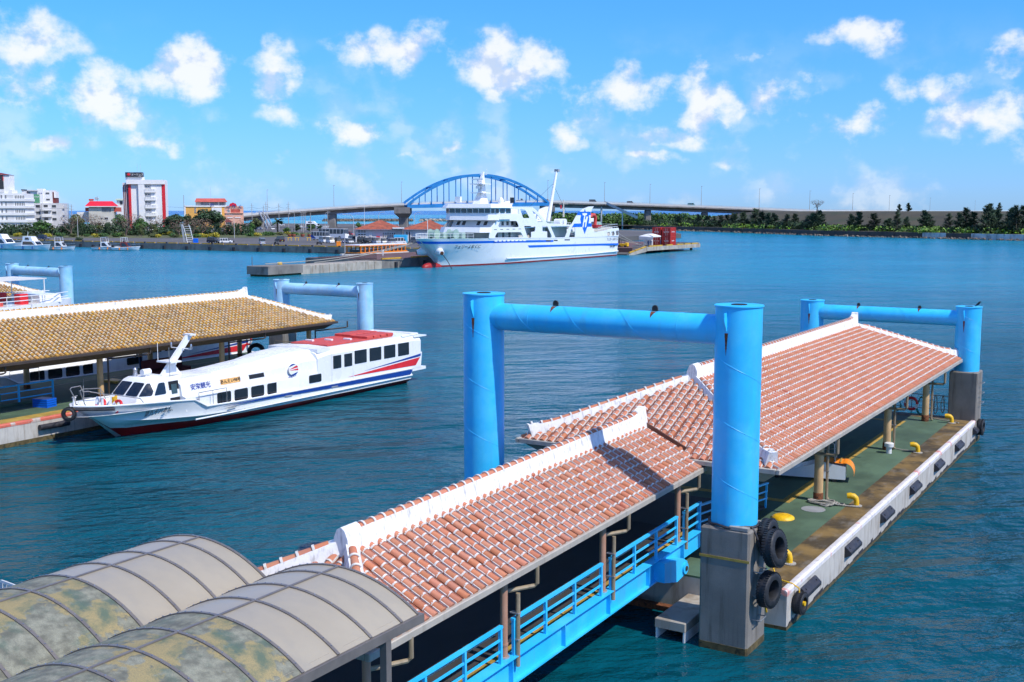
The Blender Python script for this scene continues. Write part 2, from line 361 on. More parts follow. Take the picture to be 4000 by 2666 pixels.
mat('wall_cream', (.60, .56, .48), .85, .06, .3, dirt=(.4, .36, .3), dirt_amt=.3, dirt_scale=(.6, .6, .12))
mat('wall_orange', (.76, .40, .10), .85, .06, .3)
mat('wall_pink', (.78, .42, .30), .85, .05, .3)
mat('wall_mint', (.62, .74, .60), .85, .05, .3)
mat('roof_red', (.70, .01, .03), .6, .06, .4)
mat('roof_brick', (.52, .10, .07), .75, .15, .8)
mat('roof_terracotta', (.33, .085, .045), .85, .25, .7, dirt=(.06, .035, .03), dirt_amt=.55, dirt_scale=(.9, .9, .9))
mat('maroon', (.16, .03, .03), .8, .15, .5)
mat('window_dark', (.05, .055, .06), .15, .3, .4)
mat('window_grey', (.22, .23, .24), .3, .2, .4)
mat('sign_dark', (.03, .036, .042), .6, .1, .5)
mat('sign_green', (.11, .33, .17), .7, .06, .5)
mat('letter_white', (.85, .85, .85), .5, .02, 1)
mat('letter_blue', (.03, .05, .30), .5, .05, 1)
mat('grass', (.10, .115, .035), .95, .35, .12, fine=.4, patch=(.16, .13, .07), patch_scale=.08)
mat('dry_grass', (.062, .052, .026), .95, .25, .06, fine=.35, patch=(.04, .05, .018), patch_rng=(.5, .62), patch_scale=.035)
mat('seawall', (.075, .068, .062), .92, .2, .1, dirt=(.03, .028, .026), dirt_amt=.6, dirt_scale=(.3, .3, .3))
mat('graffiti_white', (.45, .50, .50), .9, .2, .3, dirt=(.1, .12, .13), dirt_amt=.8, dirt_scale=(.5, .5, .15))
mat('rubble', (.19, .15, .115), .95, .4, 1.2)
mat('bridge_concrete', (.22, .205, .19), .92, .2, .12, dirt=(.07, .062, .055), dirt_amt=.6, dirt_scale=(.25, .25, .1))
mat('bridge_parapet', (.58, .57, .54), .85, .06, .2)
mat('bridge_blue', (.012, .20, .50), .5, .12, .25)
mat('galvanised', (.46, .47, .48), .5, .08, 1)
mat('pole_grey', (.36, .34, .32), .7, .1, 1)
mat('leaf_green', (.055, .135, .022), .7, .4, .5, rnd=.30)
mat('leaf_dark', (.026, .062, .020), .7, .4, .5, rnd=.30)
mat('leaf_olive', (.085, .105, .028), .7, .4, .5, rnd=.30)
mat('leaf_yellow', (.42, .36, .02), .7, .3, .5, rnd=.25)
mat('leaf_bright', (.12, .23, .02), .7, .35, .4, rnd=.30)
mat('leaf_casuarina', (.030, .060, .028), .75, .4, .5, rnd=.30)
mat('twig', (.17, .115, .085), .9, .25, 1.5, rnd=.2)
mat('bark', (.14, .105, .075), .95, .3, 2)
mat('denim', (.02, .05, .14), .9, .2, 4)
mat('skin', (.45, .25, .16), .6, .1, 4)
mat('cloth_white', (.7, .7, .7), .9, .05, 4)
mat('cloth_khaki', (.3, .25, .17), .9, .1, 4)
mat('hair', (.02, .015, .012), .6, .1, 4)
mat('container_red', (.50, .030, .022), .55, .08, .6, dirt=(.25, .03, .02), dirt_amt=.3)
for nm, c in dict(car_white=(.78, .78, .78), car_silver=(.42, .46, .52), car_black=(.015, .015, .018), car_blue=(.01, .05, .30), car_olive=(.10, .085, .03), car_grey=(.22, .23, .24), car_teal=(.12, .5, .55), car_red=(.45, .02, .03), car_navy=(.02, .04, .10)).items():
    mat(nm, c, .25, .03, 1)
mat('headlight', (.75, .75, .72), .15, .02, 2); mat('taillight', (.4, .01, .01), .25, .02, 2); mat('amber_plate', (.7, .5, .05), .5, .05, 2)

def water_mat():
    noise = lambda t, v, sc_, de, ro: noise2(t, v, sc_, de, ro)
    m = bpy.data.materials.new('water'); m.use_nodes = True; t = m.node_tree; b = t.nodes['Principled BSDF']
    co = nd(t, 'ShaderNodeTexCoord').outputs['Object']
    sp = nd(t, 'ShaderNodeSeparateXYZ'); t.links.new(co, sp.inputs[0]); y = sp.outputs[1]; x = sp.outputs[0]
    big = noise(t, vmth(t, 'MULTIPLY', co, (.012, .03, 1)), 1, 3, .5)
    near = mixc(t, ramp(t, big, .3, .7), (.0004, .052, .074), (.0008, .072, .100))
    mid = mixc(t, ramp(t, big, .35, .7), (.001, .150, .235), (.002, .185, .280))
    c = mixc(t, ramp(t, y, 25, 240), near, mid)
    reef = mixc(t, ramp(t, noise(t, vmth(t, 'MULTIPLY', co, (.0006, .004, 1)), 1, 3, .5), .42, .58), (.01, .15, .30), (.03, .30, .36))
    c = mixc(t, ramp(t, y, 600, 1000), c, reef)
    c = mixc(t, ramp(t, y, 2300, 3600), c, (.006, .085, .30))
    c = mixc(t, mth(t, 'MULTIPLY', ramp(t, noise(t, vmth(t, 'MULTIPLY', co, (.06, .22, 1)), 1, 3, .6), .40, .66), ramp(t, y, 50, 200, .08, .30)), c, (.010, .235, .34))  # ripple light and dark streaks painted into the base colour, stronger far off
    t.links.new(c, b.inputs['Base Color'])
    b.inputs['IOR'].default_value = 1.33; b.inputs['Specular IOR Level'].default_value = .19
    wnd = nd(t, 'ShaderNodeMapping'); wnd.inputs['Rotation'].default_value = (0, 0, R(-12)); t.links.new(co, wnd.inputs[0]); wc = wnd.outputs[0]
    h1 = noise(t, vmth(t, 'MULTIPLY', wc, (.40, .75, 1)), 1, 2, .55)
    h2 = noise(t, vmth(t, 'MULTIPLY', wc, (1.5, 2.5, 1)), 1, 3, .6)
    h3 = noise(t, vmth(t, 'MULTIPLY', wc, (5.5, 8, 1)), 1, 1, .6)
    gust = ramp(t, noise(t, vmth(t, 'MULTIPLY', wc, (.02, .06, 1)), 1, 3, .5), .35, .65, .55, 1.15)
    h0 = noise(t, vmth(t, 'MULTIPLY', wc, (.085, .24, 1)), 1, 2, .5)
    h = mth(t, 'ADD', mth(t, 'MULTIPLY_ADD', h0, 1.9, mth(t, 'MULTIPLY', h1, .95)), mth(t, 'ADD', mth(t, 'MULTIPLY', mth(t, 'MULTIPLY', h2, .42), gust), mth(t, 'MULTIPLY', h3, .06)))
    bn = nd(t, 'ShaderNodeBump'); bn.inputs['Distance'].default_value = .42; bn.inputs['Strength'].default_value = 1
    t.links.new(h, bn.inputs['Height']); t.links.new(bn.outputs[0], b.inputs['Normal'])
    t.links.new(ramp(t, y, 25, 220, .07, .22), b.inputs['Roughness'])
    MATS['water'] = m
water_mat()

# ------------------------------------------------------------------ sea
b = MB(); b.quad((-20000, -60, 0), (20000, -60, 0), (20000, 40000, 0), (-20000, 40000, 0))
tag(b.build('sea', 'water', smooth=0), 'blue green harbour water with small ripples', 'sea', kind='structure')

# ------------------------------------------------------------------ mooring gates
def ring(cx, cy, r, z, n=32): return [(cx + r * math.cos(2 * math.pi * i / n), cy + r * math.sin(2 * math.pi * i / n), z) for i in range(n)]
def gate(label, right, left, ztop, zc, d, paint, pw, zbeam, db, near=True, group='blue mooring gates'):
    mid = (right + left) / 2
    g = thing('mooring_gate', label, 'mooring gate', (mid.x, mid.y, 0), math.atan2((right - left).y, (right - left).x), group)
    L = (right - left).length; r = d / 2
    for sx in (-1, 1):
        x = sx * L / 2
        p = MB(); h = pw / 2
        p.bb(x - h, x + h, -h, h, -1.5, zc, .05).build('concrete_pillar', 'pillar_concrete', g)
        MB().bb(x - h - .006, x + h + .006, -h - .006, h + .006, -.6, .24, .05).build('tide_stain', 'algae', g)
        MB().lathe([(r, zc), (r, ztop - .02)], (x, 0, 0), 40).build('column', paint, g)
        MB().lathe([(r + .03, ztop - .035), (r + .03, ztop)], (x, 0, 0), 40).build('cap_plate', paint, g)
        MB().lathe([(r * .34, ztop), (r * .34, ztop + .02), (r * .26, ztop + .02), (r * .26, ztop + .005)], (x, 0, 0), 20).build('cap_ring', 'dark_steel', g)
        z = zc + .3 + (.5 if sx < 0 else 0)
        k = 0
        while z < ztop - 1.2:                                       # spiral weld seams
            pts = []
            for i in range(25):
                a = R(-175 + 190 * i / 24); pts.append((x + (r + .001) * math.cos(a), (r + .001) * math.sin(a), z + 1.35 - 1.35 * i / 24 * .75))
            MB().path(pts, .0055, 4).build('weld_seam', paint, g); z += 1.55
        for a in ((-88,) if sx < 0 else (-100,)):
            ca, sa = math.cos(R(a)), math.sin(R(a)); lg = MB()
            prof = [(r - .02, ztop - .16), (r + .13, ztop - .2), (r + .15, ztop - .32), (r + .12, ztop - .42), (r - .02, ztop - .72)]
            lg.prism([(x + q * ca - .02 * sa, q * sa + .02 * ca, zz) for q, zz in prof], (.04 * sa, -.04 * ca, 0)).build('lifting_lug', paint, g)
            st = MB()
            for q in range(8):
                w0, w1 = (.05 * (1 - q / 8) + .012 * random.random(), .05 * (1 - (q + 1) / 8)); z0, z1 = ztop - .70 - q * .075, ztop - .70 - (q + 1) * .075
                def P(dw, zz): aa = R(a) + dw / r; return (x + (r + .003) * math.cos(aa), (r + .003) * math.sin(aa), zz)
                st.quad(P(-w0, z0), P(w0, z0), P(w1, z1), P(-w1, z1))
            st.build('rust_stain', 'rust', g)
    # beam between the columns, ends swallowed by the columns
    bm_ = MB(); rb = db / 2; n = 28; secs = []
    for xx in (-L / 2 + r * .55, L / 2 - r * .55): secs.append([(xx, rb * math.cos(2 * math.pi * i / n), zbeam + rb * math.sin(2 * math.pi * i / n)) for i in range(n)])
    bm_.loft(secs, closed=True); bm_.build('cross_beam', paint, g)
    for x0 in [-L / 2 + r + .4 + i * 1.75 for i in range(int((L - d) / 1.75))]:
        MB().path([(x0 + 1.1 * i / 16, (rb + .001) * math.cos(R(100 + 170 * i / 16)), zbeam + (rb + .001) * math.sin(R(100 + 170 * i / 16))) for i in range(17)][::-1], .009, 4).build('weld_seam', paint, g)
    for x0 in (-L * .28, L * .3): MB().path([(x0, (rb + .001) * math.cos(2 * math.pi * i / 24), zbeam + (rb + .001) * math.sin(2 * math.pi * i / 24)) for i in range(24)], .010, 4, closed=True).build('weld_seam', paint, g)
    for x0 in (-L * .19, L * .20):
        pts = [(x0 + .085 * math.cos(R(a)), -.02, zbeam + rb + .08 + .085 * math.sin(R(a))) for a in range(0, 181, 30)] + [(x0 - .085, -.02, zbeam + rb - .03), (x0 + .085, -.02, zbeam + rb - .03)]
        o = MB(); o.prism(pts, (0, .04, 0)).build('lifting_eye', 'dark_steel', g)
        rs = MB()
        for i in range(5):
            a0, a1 = R(100 + i * 9), R(100 + (i + 1) * 9); w0, w1 = .09 * (1 - i / 5), .09 * (1 - (i + 1) / 5)
            f = lambda xx, a: (xx, rb * 1.004 * math.cos(a) , zbeam + rb * 1.004 * math.sin(a))
            rs.quad(f(x0 - w0, a0), f(x0 + w0, a0), f(x0 + w1, a1), f(x0 - w1, a1))
        rs.build('rust_stain', 'rust', g)
    return g, L
th0 = -0.56; U0 = Vector((math.cos(th0), math.sin(th0), 0)); V0 = Vector((-math.sin(th0), math.cos(th0), 0))
gA, LA = gate('tall bright blue steel gate in front, rising through the red tiled roofs', OR, OR - U0 * 7.98, 9.16, 3.33, 1.22, 'blue_paint', 1.36, 8.48, .80)
gB, LB = gate('bright blue gate at the far end of the red roofed pier', OR + V0 * 32.19, OR + V0 * 32.19 - U0 * 7.98, 6.80, 3.55, 1.22, 'blue_paint', 1.36, 6.18, .80)
gC, LC = gate('pale faded blue gate beside the docked passenger boat and ochre roof', W(-40.9, 35.2), W(-49.0, 35.3), 6.43, 2.4, 1.17, 'faded_blue_paint', 1.5, 5.78, .85)
pD = D(255, 1037, 102); pE = D(47, 1030, 107)
gD, LD = gate('pale faded blue gate at the left edge of the photo', Vector((pD.x, pD.y, 0)), Vector((pE.x, pE.y, 0)), 6.6, 2.6, 1.17, 'faded_blue_paint', 1.6, 5.98, .85)
# ------------------------------------------------------------------ tiled roofs
def tile_mb(b, r0, r1, ln, n=6, M=None):
    st = len(b.v); lo = [(r0 * math.cos(math.pi * i / n), 0, .004 + r0 * .92 * math.sin(math.pi * i / n)) for i in range(n + 1)]
    hi = [(r1 * math.cos(math.pi * i / n), ln, r1 * .92 * math.sin(math.pi * i / n) - .008) for i in range(n + 1)]
    o = len(b.v); b.v += lo + hi
    for i in range(n): b.f.append((o + i, o + n + 1 + i, o + n + 2 + i, o + i + 1)); b.m.append(0); b.r.append(b.rv)
    b.f.append(tuple(o + i for i in range(n + 1))); b.m.append(0); b.r.append(b.rv)
    if M is not None: b.xf(M, st)
def arch_mb(b, r, th, ln, M, n=6, legs=0.0):
    st = len(b.v); o = st
    for y in (0, ln):
        for rr in (r, r + th):
            b.v += [(rr * math.cos(math.pi * i / n), y, rr * .95 * math.sin(math.pi * i / n)) for i in range(n + 1)]
    k = n + 1
    for i in range(n):
        for q in ((o + k + i, o + k + i + 1, o + 3 * k + i + 1, o + 3 * k + i), (o + i, o + i + 1, o + k + i + 1, o + k + i), (o + 2 * k + i, o + 3 * k + i, o + 3 * k + i + 1, o + 2 * k + i + 1)):
            b.f.append(q); b.m.append(0); b.r.append(0)
    b.xf(M, st)
def ridge_run(root, p0, p1, h, wb, wt, tmat, pmat, up0=0, up1=0, tail=.0, r=.10, name='ridge', step=.34):
    p0, p1 = Vector(p0), Vector(p1); d = p1 - p0; L = d.length; d.normalize(); side = d.cross(Vector((0, 0, 1))).normalized(); up = side.cross(d)
    N = max(8, int(L / .4)); secs = []
    def lift(a): return (up0 * max(0, 1 - a / 1.1) ** 2 if up0 else 0) + (up1 * max(0, 1 - (L - a) / 1.1) ** 2 if up1 else 0)
    for i in range(N + 1):
        a = L * i / N; z = lift(a); c = p0 + d * a; j = lambda: random.uniform(-.012, .012)
        secs.append([c - side * (wb / 2 + j()) - up * .12, c - side * (wt / 2 + .03 + j()) + up * (h * .6 + z), c - side * wt / 2 + up * (h + z), c + side * wt / 2 + up * (h + z), c + side * (wt / 2 + .03 + j()) + up * (h * .6 + z), c + side * (wb / 2 + j()) - up * .12])
    rp = MB().loft(secs).build(name + '_plaster', pmat, root, smooth=50)
    n = int((L - .2) / step); tm = None; bands = MB()
    for i in range(n):
        a = .1 + i * step; c = p0 + d * a + up * (h + lift(a) - .02); c2 = p0 + d * (a + step) + up * (h + lift(a + step) - .02)
        dd = (c2 - c).normalized(); M = frame(c, dd.cross(up).normalized(), dd)
        if tm is None:
            tb = MB(); tile_mb(tb, r, r * .92, step * 1.02); tm = tb.mesh('ridge_tile', tmat, 40)
        if i < n - (1 if up1 else 0) and not (up0 and i == 0): link('ridge_tile', tm, rp, M)
        arch_mb(bands, r * .99, .022, .055, M)
    bands.build('mortar_bands', 'tile_mortar' if pmat == 'ridge_plaster' else 'lichen_mortar', rp, smooth=50)['kind'] = 'stuff'
    return rp
def tiled_roof(root, x0, x1, y0, y1, ze, m, near='hip', far='hip', tm='red_tile', pan='pan_tile', mort='tile_mortar', plaster='ridge_plaster', gut='beige_gutter', sof='beige_soffit',
               ptc=.29, ex=.27, n_ind=300, fillet=True, view=None, rh=.30, deep=.42, blocks=True, band=.042, skip=(), hipk=.62, hs=.35):
    hw = (x1 - x0) / 2; cx = (x0 + x1) / 2; Ly = y1 - y0; cs = math.cos(math.atan(m)); exh = ex * cs
    F = [('r', Vector((x1, y0, 0)), Vector((0, 1, 0)), Vector((-1, 0, 0)), Ly), ('l', Vector((x0, y0, 0)), Vector((0, 1, 0)), Vector((1, 0, 0)), Ly)]
    if near == 'hip': F.append(('n', Vector((x0, y0, 0)), Vector((1, 0, 0)), Vector((0, 1, 0)), 2 * hw))
    if far == 'hip': F.append(('f', Vector((x0, y1, 0)), Vector((1, 0, 0)), Vector((0, -1, 0)), 2 * hw))
    def lim(k, a):
        if k in 'rl':
            L = hw
            if near == 'hip': L = min(L, a)
            if far == 'hip': L = min(L, Ly - a)
            return L
        return min(a, 2 * hw - a)
    tiles = []; mo = MB()
    for k, o, e, g, Le in F:
        up = (g + Vector((0, 0, m))).normalized(); nrm = e.cross(up); nrm = nrm if nrm.z > 0 else -nrm
        exx = up.cross(nrm)                                          # right handed: x, up, normal
        nc = int(Le / ptc); a0 = (Le - (nc - 1) * ptc) / 2
        for i in range(nc):
            a = a0 + i * ptc; L = lim(k, a); q = -.05; j = 0
            while q < L - .14:
                P = o + e * a + g * q + Vector((0, 0, ze + m * q + .02))
                jit = random.uniform(-.008, .008)
                M = frame(P + exx * jit, exx, up); tiles.append((M, k))
                if not (k in skip):
                    arch_mb(mo, .078, .014, band, frame(P + up * (ex - .02) , exx, up), 5)
                    if fillet and k in 'rn':
                        for sx in ((-1, 1) if random.random() < .5 else (random.choice((-1, 1)),)):
                            st = len(mo.v); mo.box(sx * .090 - .010, sx * .090 + .010, 0.02, ex - random.uniform(0, .05), -.02, .022); mo.xf(M, st)
                q += exh; j += 1
    # base sheets
    zr = ze + m * hw; b = MB(); yn = y0 + (hw if near == 'hip' else 0); yf = y1 - (hw if far == 'hip' else 0)
    A, B_, C_, D_ = (x0, y0, ze), (x1, y0, ze), (x1, y1, ze), (x0, y1, ze); N_, F_ = (cx, yn, zr), (cx, yf, zr)
    b.add([A, B_, C_, D_, N_, F_], [(1, 2, 5, 4), (3, 0, 4, 5), (0, 1, 4), (2, 3, 5)]); base = b.build('roof_sheet', pan, root, smooth=0)
    tb = MB(); tile_mb(tb, .088, .080, ex * 1.05); tme = tb.mesh('tile', tm, 40)
    if view is not None:
        Mw = root.matrix_basis
        vis = [i for i, (M, k) in enumerate(tiles) if k in view]; vis.sort(key=lambda i: (Mw @ tiles[i][0].translation - camo.location).length)
        ind = set(vis[:n_ind])
    else: ind = set()
    st = MB()
    for i, (M, k) in enumerate(tiles):
        if i in ind: link('tile', tme, base, M)
        else: st.rv = random.uniform(.01, .99); tile_mb(st, .088, .080, ex * 1.05, 5, M)
    tag(st.build('tile_field', tm, base, smooth=40, fixn=False), kind='stuff')
    tag(mo.build('tile_mortar', mort, base, smooth=40), kind='stuff')
    # ridge, hips
    zt = zr - .02
    ridge_run(root, (cx, yn - .1, zt), (cx, yf + .1, zt), rh + .08, .46, .24, tm, plaster, up1=.20, up0=0 if near == 'hip' else .1)
    def hip(xe, ye, yr, hs):
        p0 = Vector((xe, ye, ze + .02)); p1 = Vector((cx, yr, zt)); d = (p1 - p0).normalized()
        ridge_run(root, p0 + d * hs, p1 - d * .1, rh * hipk, .42, .24, tm, plaster, up0=.16 if hs < .5 else .02, name='hip', r=.095)
    if near == 'hip': hip(x1, y0, yn, hs); hip(x0, y0, yn, .35)
    if far == 'hip': hip(x1, y1, yf, .35); hip(x0, y1, yf, .35)
    if blocks and near == 'hip':
        pr = [(-.21, -.2), (-.18, .28), (-.10, .48), (0, .54), (.10, .48), (.18, .28), (.21, -.2)]
        MB().prism([(cx + px, yn - .30, zt + pz * .92) for px, pz in pr], (0, .5, 0)).build('ridge_end_block', plaster, root, smooth=60)
    if far == 'hip':
        pr = [(yf - .15, zt + .2), (yf + .10, zt + rh + .34), (yf + .22, zt + rh + .36), (yf + .30, zt + .1)]
        MB().prism([(cx - .14, y, z) for y, z in pr], (.28, 0, 0)).build('ridge_end_block', plaster, root)
    # gutters and boxed soffit
    gw = .13
    def gt(xa, xb, ya, yb): MB().bb(xa, xb, ya, yb, ze - .13, ze + .015, .02).build('gutter', gut, root)
    gt(x1 + .005, x1 + gw, y0 - (gw if near == 'hip' else 0), y1 + (gw if far == 'hip' else 0)); gt(x0 - gw, x0 - .005, y0 - (gw if near == 'hip' else 0), y1 + (gw if far == 'hip' else 0))
    if near == 'hip': gt(x0, x1, y0 - gw, y0 - .005)
    if far == 'hip': gt(x0, x1, y1 + .005, y1 + gw)
    b = MB(); k = .55; z1, z2 = ze - .10, ze - .10 - deep
    kn, kf = (k if near == 'hip' else 0), (k if far == 'hip' else 0)
    o_ = [(x0, y0, z1), (x1, y0, z1), (x1, y1, z1), (x0, y1, z1)]; i_ = [(x0 + k, y0 + kn, z2), (x1 - k, y0 + kn, z2), (x1 - k, y1 - kf, z2), (x0 + k, y1 - kf, z2)]
    b.add(o_ + i_, [(0, 1, 5, 4), (1, 2, 6, 5), (2, 3, 7, 6), (3, 0, 4, 7), (4, 5, 6, 7)]).build('soffit', sof, root, smooth=0)
    return base

# ------------------------------------------------------------------ red roofed floating pier
PT = lambda z=0: W(0, 0, z)
pier = thing('floating_pier', 'concrete floating pier with green deck under the red tiled roof', 'pontoon', PT())
XL, XR, Y0, Y1, ZD = -9.45, .97, 1.65, 32.3, 1.10
MB().box(XL, XR, Y0, Y1, -.9, ZD - .06).build('hull', 'white_concrete', pier, smooth=0)
MB().box(XL - .01, XR + .012, Y0 - .012, Y1 + .012, -.5, .10).build('algae_band', 'algae', pier, smooth=0)
bb = MB(); y = Y0 + .1
while y < Y1 - .3:                                     # ragged black tar line above the tide mark
    h = random.uniform(.02, .16); w = random.uniform(.25, .8); bb.add([(XR + .006, y, .08), (XR + .006, y + w * 1.2, .08), (XR + .006, y + w, .10 + h), (XR + .006, y + w * .3, .10 + h * .8)], [(0, 1, 2, 3)]); y += w * .9
tag(bb.build('tar_line', 'black_band', pier, smooth=0), kind='stuff')
MB().box(XL, -.12, Y0, Y1, ZD - .06, ZD).build('green_deck', 'green_deck', pier, smooth=0)
MB().box(-.12, XR - .2, Y0, Y1, ZD - .06, ZD - .002).build('worn_deck_strip', 'ochre_deck', pier, smooth=0)
MB().box(XL + .3, -.12, Y1 - 1.0, Y1 - .02, ZD, ZD + .004).build('worn_deck_strip', 'ochre_deck', pier, smooth=0)
n = 8; cur = [[(XR - .2, yy, ZD - .05), (XR - .2, yy, ZD + .03), (XR - .15, yy, ZD + .05), (XR - .04, yy, ZD + .05), (XR + .012, yy, ZD), (XR + .012, yy, ZD - .12), (XR - .05, yy, ZD - .12)] for yy in (Y0 - .01, Y1 + .01)]
MB().loft(cur, closed=True).build('edge_coping', 'white_curb', pier)
tac = MB()
for (a, b_, c, d) in ((-2.35, -2.0, 11.45, 29.4), (-9, -2.0, 11.1, 11.45), (-5.5, -2.0, 29.4, 29.75)):
    tac.box(a, b_, c, d, ZD, ZD + .006)
    if d - c > 2:
        for i in range(6): xx = a + .03 + i * .058; tac.box(xx, xx + .03, c, d, ZD + .006, ZD + .014)
tac.build('tactile_strip', 'tactile_yellow', pier, smooth=0)
MB().lathe([(.42, ZD), (.42, ZD + .008)], (-1.0, 10.7, 0), 24).build('manhole_cover', 'grey_steel', pier)
for i in range(7):
    y = 3.57 + i * 4.66; b = MB()
    b.prism([(XR, y - .70, ZD - .24), (XR + .05, y - .70, ZD - .25), (XR + .21, y - .70, ZD - .40), (XR + .21, y - .70, ZD - .50), (XR, y - .70, ZD - .60)], (0, 1.4, 0))
    for yy in (-.5, .5): b.tube((XR + .1, y + yy, ZD - .32), (XR + .13, y + yy, ZD - .29), .03, n=6)
    f = b.build('fender', 'fender_rubber', pier)
# steel guide brackets between pontoon and near pillars
MB().bb(-1.95, -1.05, -.7, 1.64, .30, .55, .02).build('guide_box', 'mole_stone', pier)
for x in (-1.92, -1.12): MB().box(x, x + .05, -.68, 1.6, -.3, .30).build('guide_leg', 'white_steel', pier)
MB().box(-7.6, -2.0, .9, 1.15, .15, .30).build('guide_beam', 'rust', pier)
roof2 = thing('pier_roof', 'red tiled hip roof of the floating pier behind the tall blue gate', 'roof', PT())
tiled_roof(roof2, -8.55, .10, 3.15, 32.0, 4.17, .42, view='rn', deep=.45)
for i, s in enumerate((3.9, 11.95, 22.3, 30.3)):
    for t in (-1.2, -7.25):
        p = thing('roof_post', '%s tan roof post with rusty foot %s of the red roofed pier' % (['first', 'second', 'third', 'farthest'][i], 'on the open side' if t > -4 else 'on the far side'), 'post', W(t, s, ZD), group='tan posts of the red roofed pier')
        MB().lathe([(.165, 0), (.165, 2.75)], n=16).build('shaft', 'tan_post', p)
        MB().lathe([(.18, 0), (.18, .30), (.168, .32)], n=16).build('rusty_foot', 'rust', p)
for i, s in enumerate((11.95, 22.3, 30.3)):
    d = thing('downpipe', '%s downpipe of the red roofed pier beside its tan post' % ['nearest', 'middle', 'farthest'][i], 'pipe', W(0, s, 0), group='downpipes of the red roofed pier')
    MB().path([(.10, -2.4, 4.05), (.10, -2.4, 3.45), (.02, -2.4, 3.38), (-1.0, -2.4, 3.36)], .055, 8).build('elbow_pipe', 'pipe', d)
    MB().path([(-.93, .12, 3.7), (-.93, .12, ZD + .08), (-.93, .30, ZD + .05)], .052, 8).build('drop_pipe', 'pipe', d)
    MB().box(-1.1, -.86, .07, .17, 2.2, 2.24).build('clamp', 'grey_steel', d)
# bollards on the right edge
def bollard(p, rz, label, first=[None]):
    if first[0] is None:
        o = thing('bollard', label, 'bollard', p, rz, 'yellow pontoon bollards'); first[0] = o
        b = MB(); b.path([(0, 0, 0), (0, 0, .18), (0, -.02, .27), (-.0, -.10, .34), (0, -.22, .36), (0, -.33, .35)], [.10, .095, .10, .11, .11, .095], 12).build('bent_pipe', 'yellow_paint', o, smooth=60)
        MB().lathe([(.2, 0), (.2, .025), (.12, .04)], n=16).build('base_plate', 'rope_grey', o)
        return o
    o = copy_tree(first[0]); o.location = p; o.rotation_euler = (0, 0, rz); o['label'] = label; return o
for i, (s, t) in enumerate(((4.2, .22), (11.95, .18), (22.35, .12), (30.4, .05))):
    bollard(W(t, s, ZD), TH + R(-75), ['yellow bollard nearest the stacked tyres', 'yellow bollard with a coil of grey rope beside it', 'yellow bollard beside the white capped vent pipe', 'yellow bollard at the far end near the hung ropes'][i])
def coil(name, label, mt, p, loops, r=.028, rz=TH):
    o = thing(name, label, 'rope', p, rz); b = MB(); pts = []
    for k in range(loops * 16):
        a = 2 * math.pi * k / 16; q = k / (loops * 16); pts.append((.85 * math.cos(a) * (.55 + .35 * math.sin(k * .37)), .42 * math.sin(a) * (.6 + .3 * math.cos(k * .23)), .03 + .05 * q + .02 * math.sin(k * 1.3)))
    pts += [(.9, .1, .03), (1.1, .16, .03)]
    b.path(pts, r, 6).build('strand', mt, o); return o
coil('rope_coil', 'loose coil of grey rope lying on the green deck', 'rope_grey', W(-.72, 11.6, ZD), 6)
for i, (s, t, pts) in enumerate(((22.6, -.9, [(-.6, .3, .02), (-.2, .1, .02), (.3, -.1, .02), (.75, -.15, .03), (1.0, -.25, .05)]), (30.6, -.4, [(-.9, 1.2, .02), (-.7, .6, .02), (-.1, .3, .02), (.35, .1, .03), (.75, -.1, .03)]))):
    o = thing('mooring_rope', ['grey rope running from the third post foot to its bollard', 'grey rope snaking from the hung ropes to the far bollard'][i], 'rope', W(t, s, ZD)); MB().path(pts, .035, 6).build('strand', 'rope_grey', o)
o = thing('vent_pipe', 'white capped vent pipe beside the third tan post', 'vent', W(-.94, 21.6, ZD))
MB().lathe([(.12, 0), (.12, .28)], n=12).build('stem', 'white_steel', o); MB().lathe([(.12, .28), (.20, .30), (.20, .44), (.16, .47)], n=14).build('cap', 'white_steel', o)
o = thing('yellow_hatch', 'rounded yellow hatch cover on the green deck behind the blue column', 'hatch', W(-1.55, 9.0, ZD))
MB().lathe([(.40, 0), (.38, .06), (.26, .12), (.02, .14)], n=16).build('cover', 'yellow_paint', o, smooth=60)
# boarding ramp trolley
o = thing('boarding_ramp', 'white boarding ramp trolley with an orange striped end under the roof', 'boarding ramp', W(-2.55, 15.3, ZD), TH - R(78))
b = MB(); b.prism([(-.45, -1.6, .12), (-.45, 1.4, .12), (-.45, 1.4, .62), (-.45, .5, .78), (-.45, -.3, .5), (-.45, -1.6, .22)], (.9, 0, 0)).build('body', 'gel_white', o)
b = MB(); secs = []
for i in range(9): a = R(100 - 14 * i); secs.append([(x, 1.38 + .34 * math.cos(a), .36 + .42 * math.sin(a)) for x in (-.46, .46)])
b.loft(secs, cap=False)
for i in range(4): b.quad((-.46, .5 + i * .22, .795 - .01 * i), (.46, .5 + i * .22, .795 - .01 * i), (.46, .72 + i * .22, .785 - .01 * i), (-.46, .72 + i * .22, .785 - .01 * i))
b.build('curved_tread', 'orange', o)
for i in range(4): MB().box(-.40, .40, .52 + i * .22, .57 + i * .22, .80, .812).build('tread_stripe', 'tactile_yellow', o)
for x in (-.44, .44):
    MB().path([(x, -1.5, .2), (x, -1.5, .95), (x, -.3, 1.25), (x, .2, 1.5), (x, .75, 1.62), (x, .95, 1.5), (x, 1.0, .8)], .025, 6).build('handrail', 'steel_rail', o)
    MB().path([(x, -1.5, .6), (x, -.2, .95), (x, .95, 1.15)], .018, 6).build('handrail', 'steel_rail', o)
for x in (-.4, .4):
    for y in (-1.2, 1.0): MB().tube((x - .04, y, .09), (x + .04, y, .09), .09, n=12).build('wheel', 'black', o)
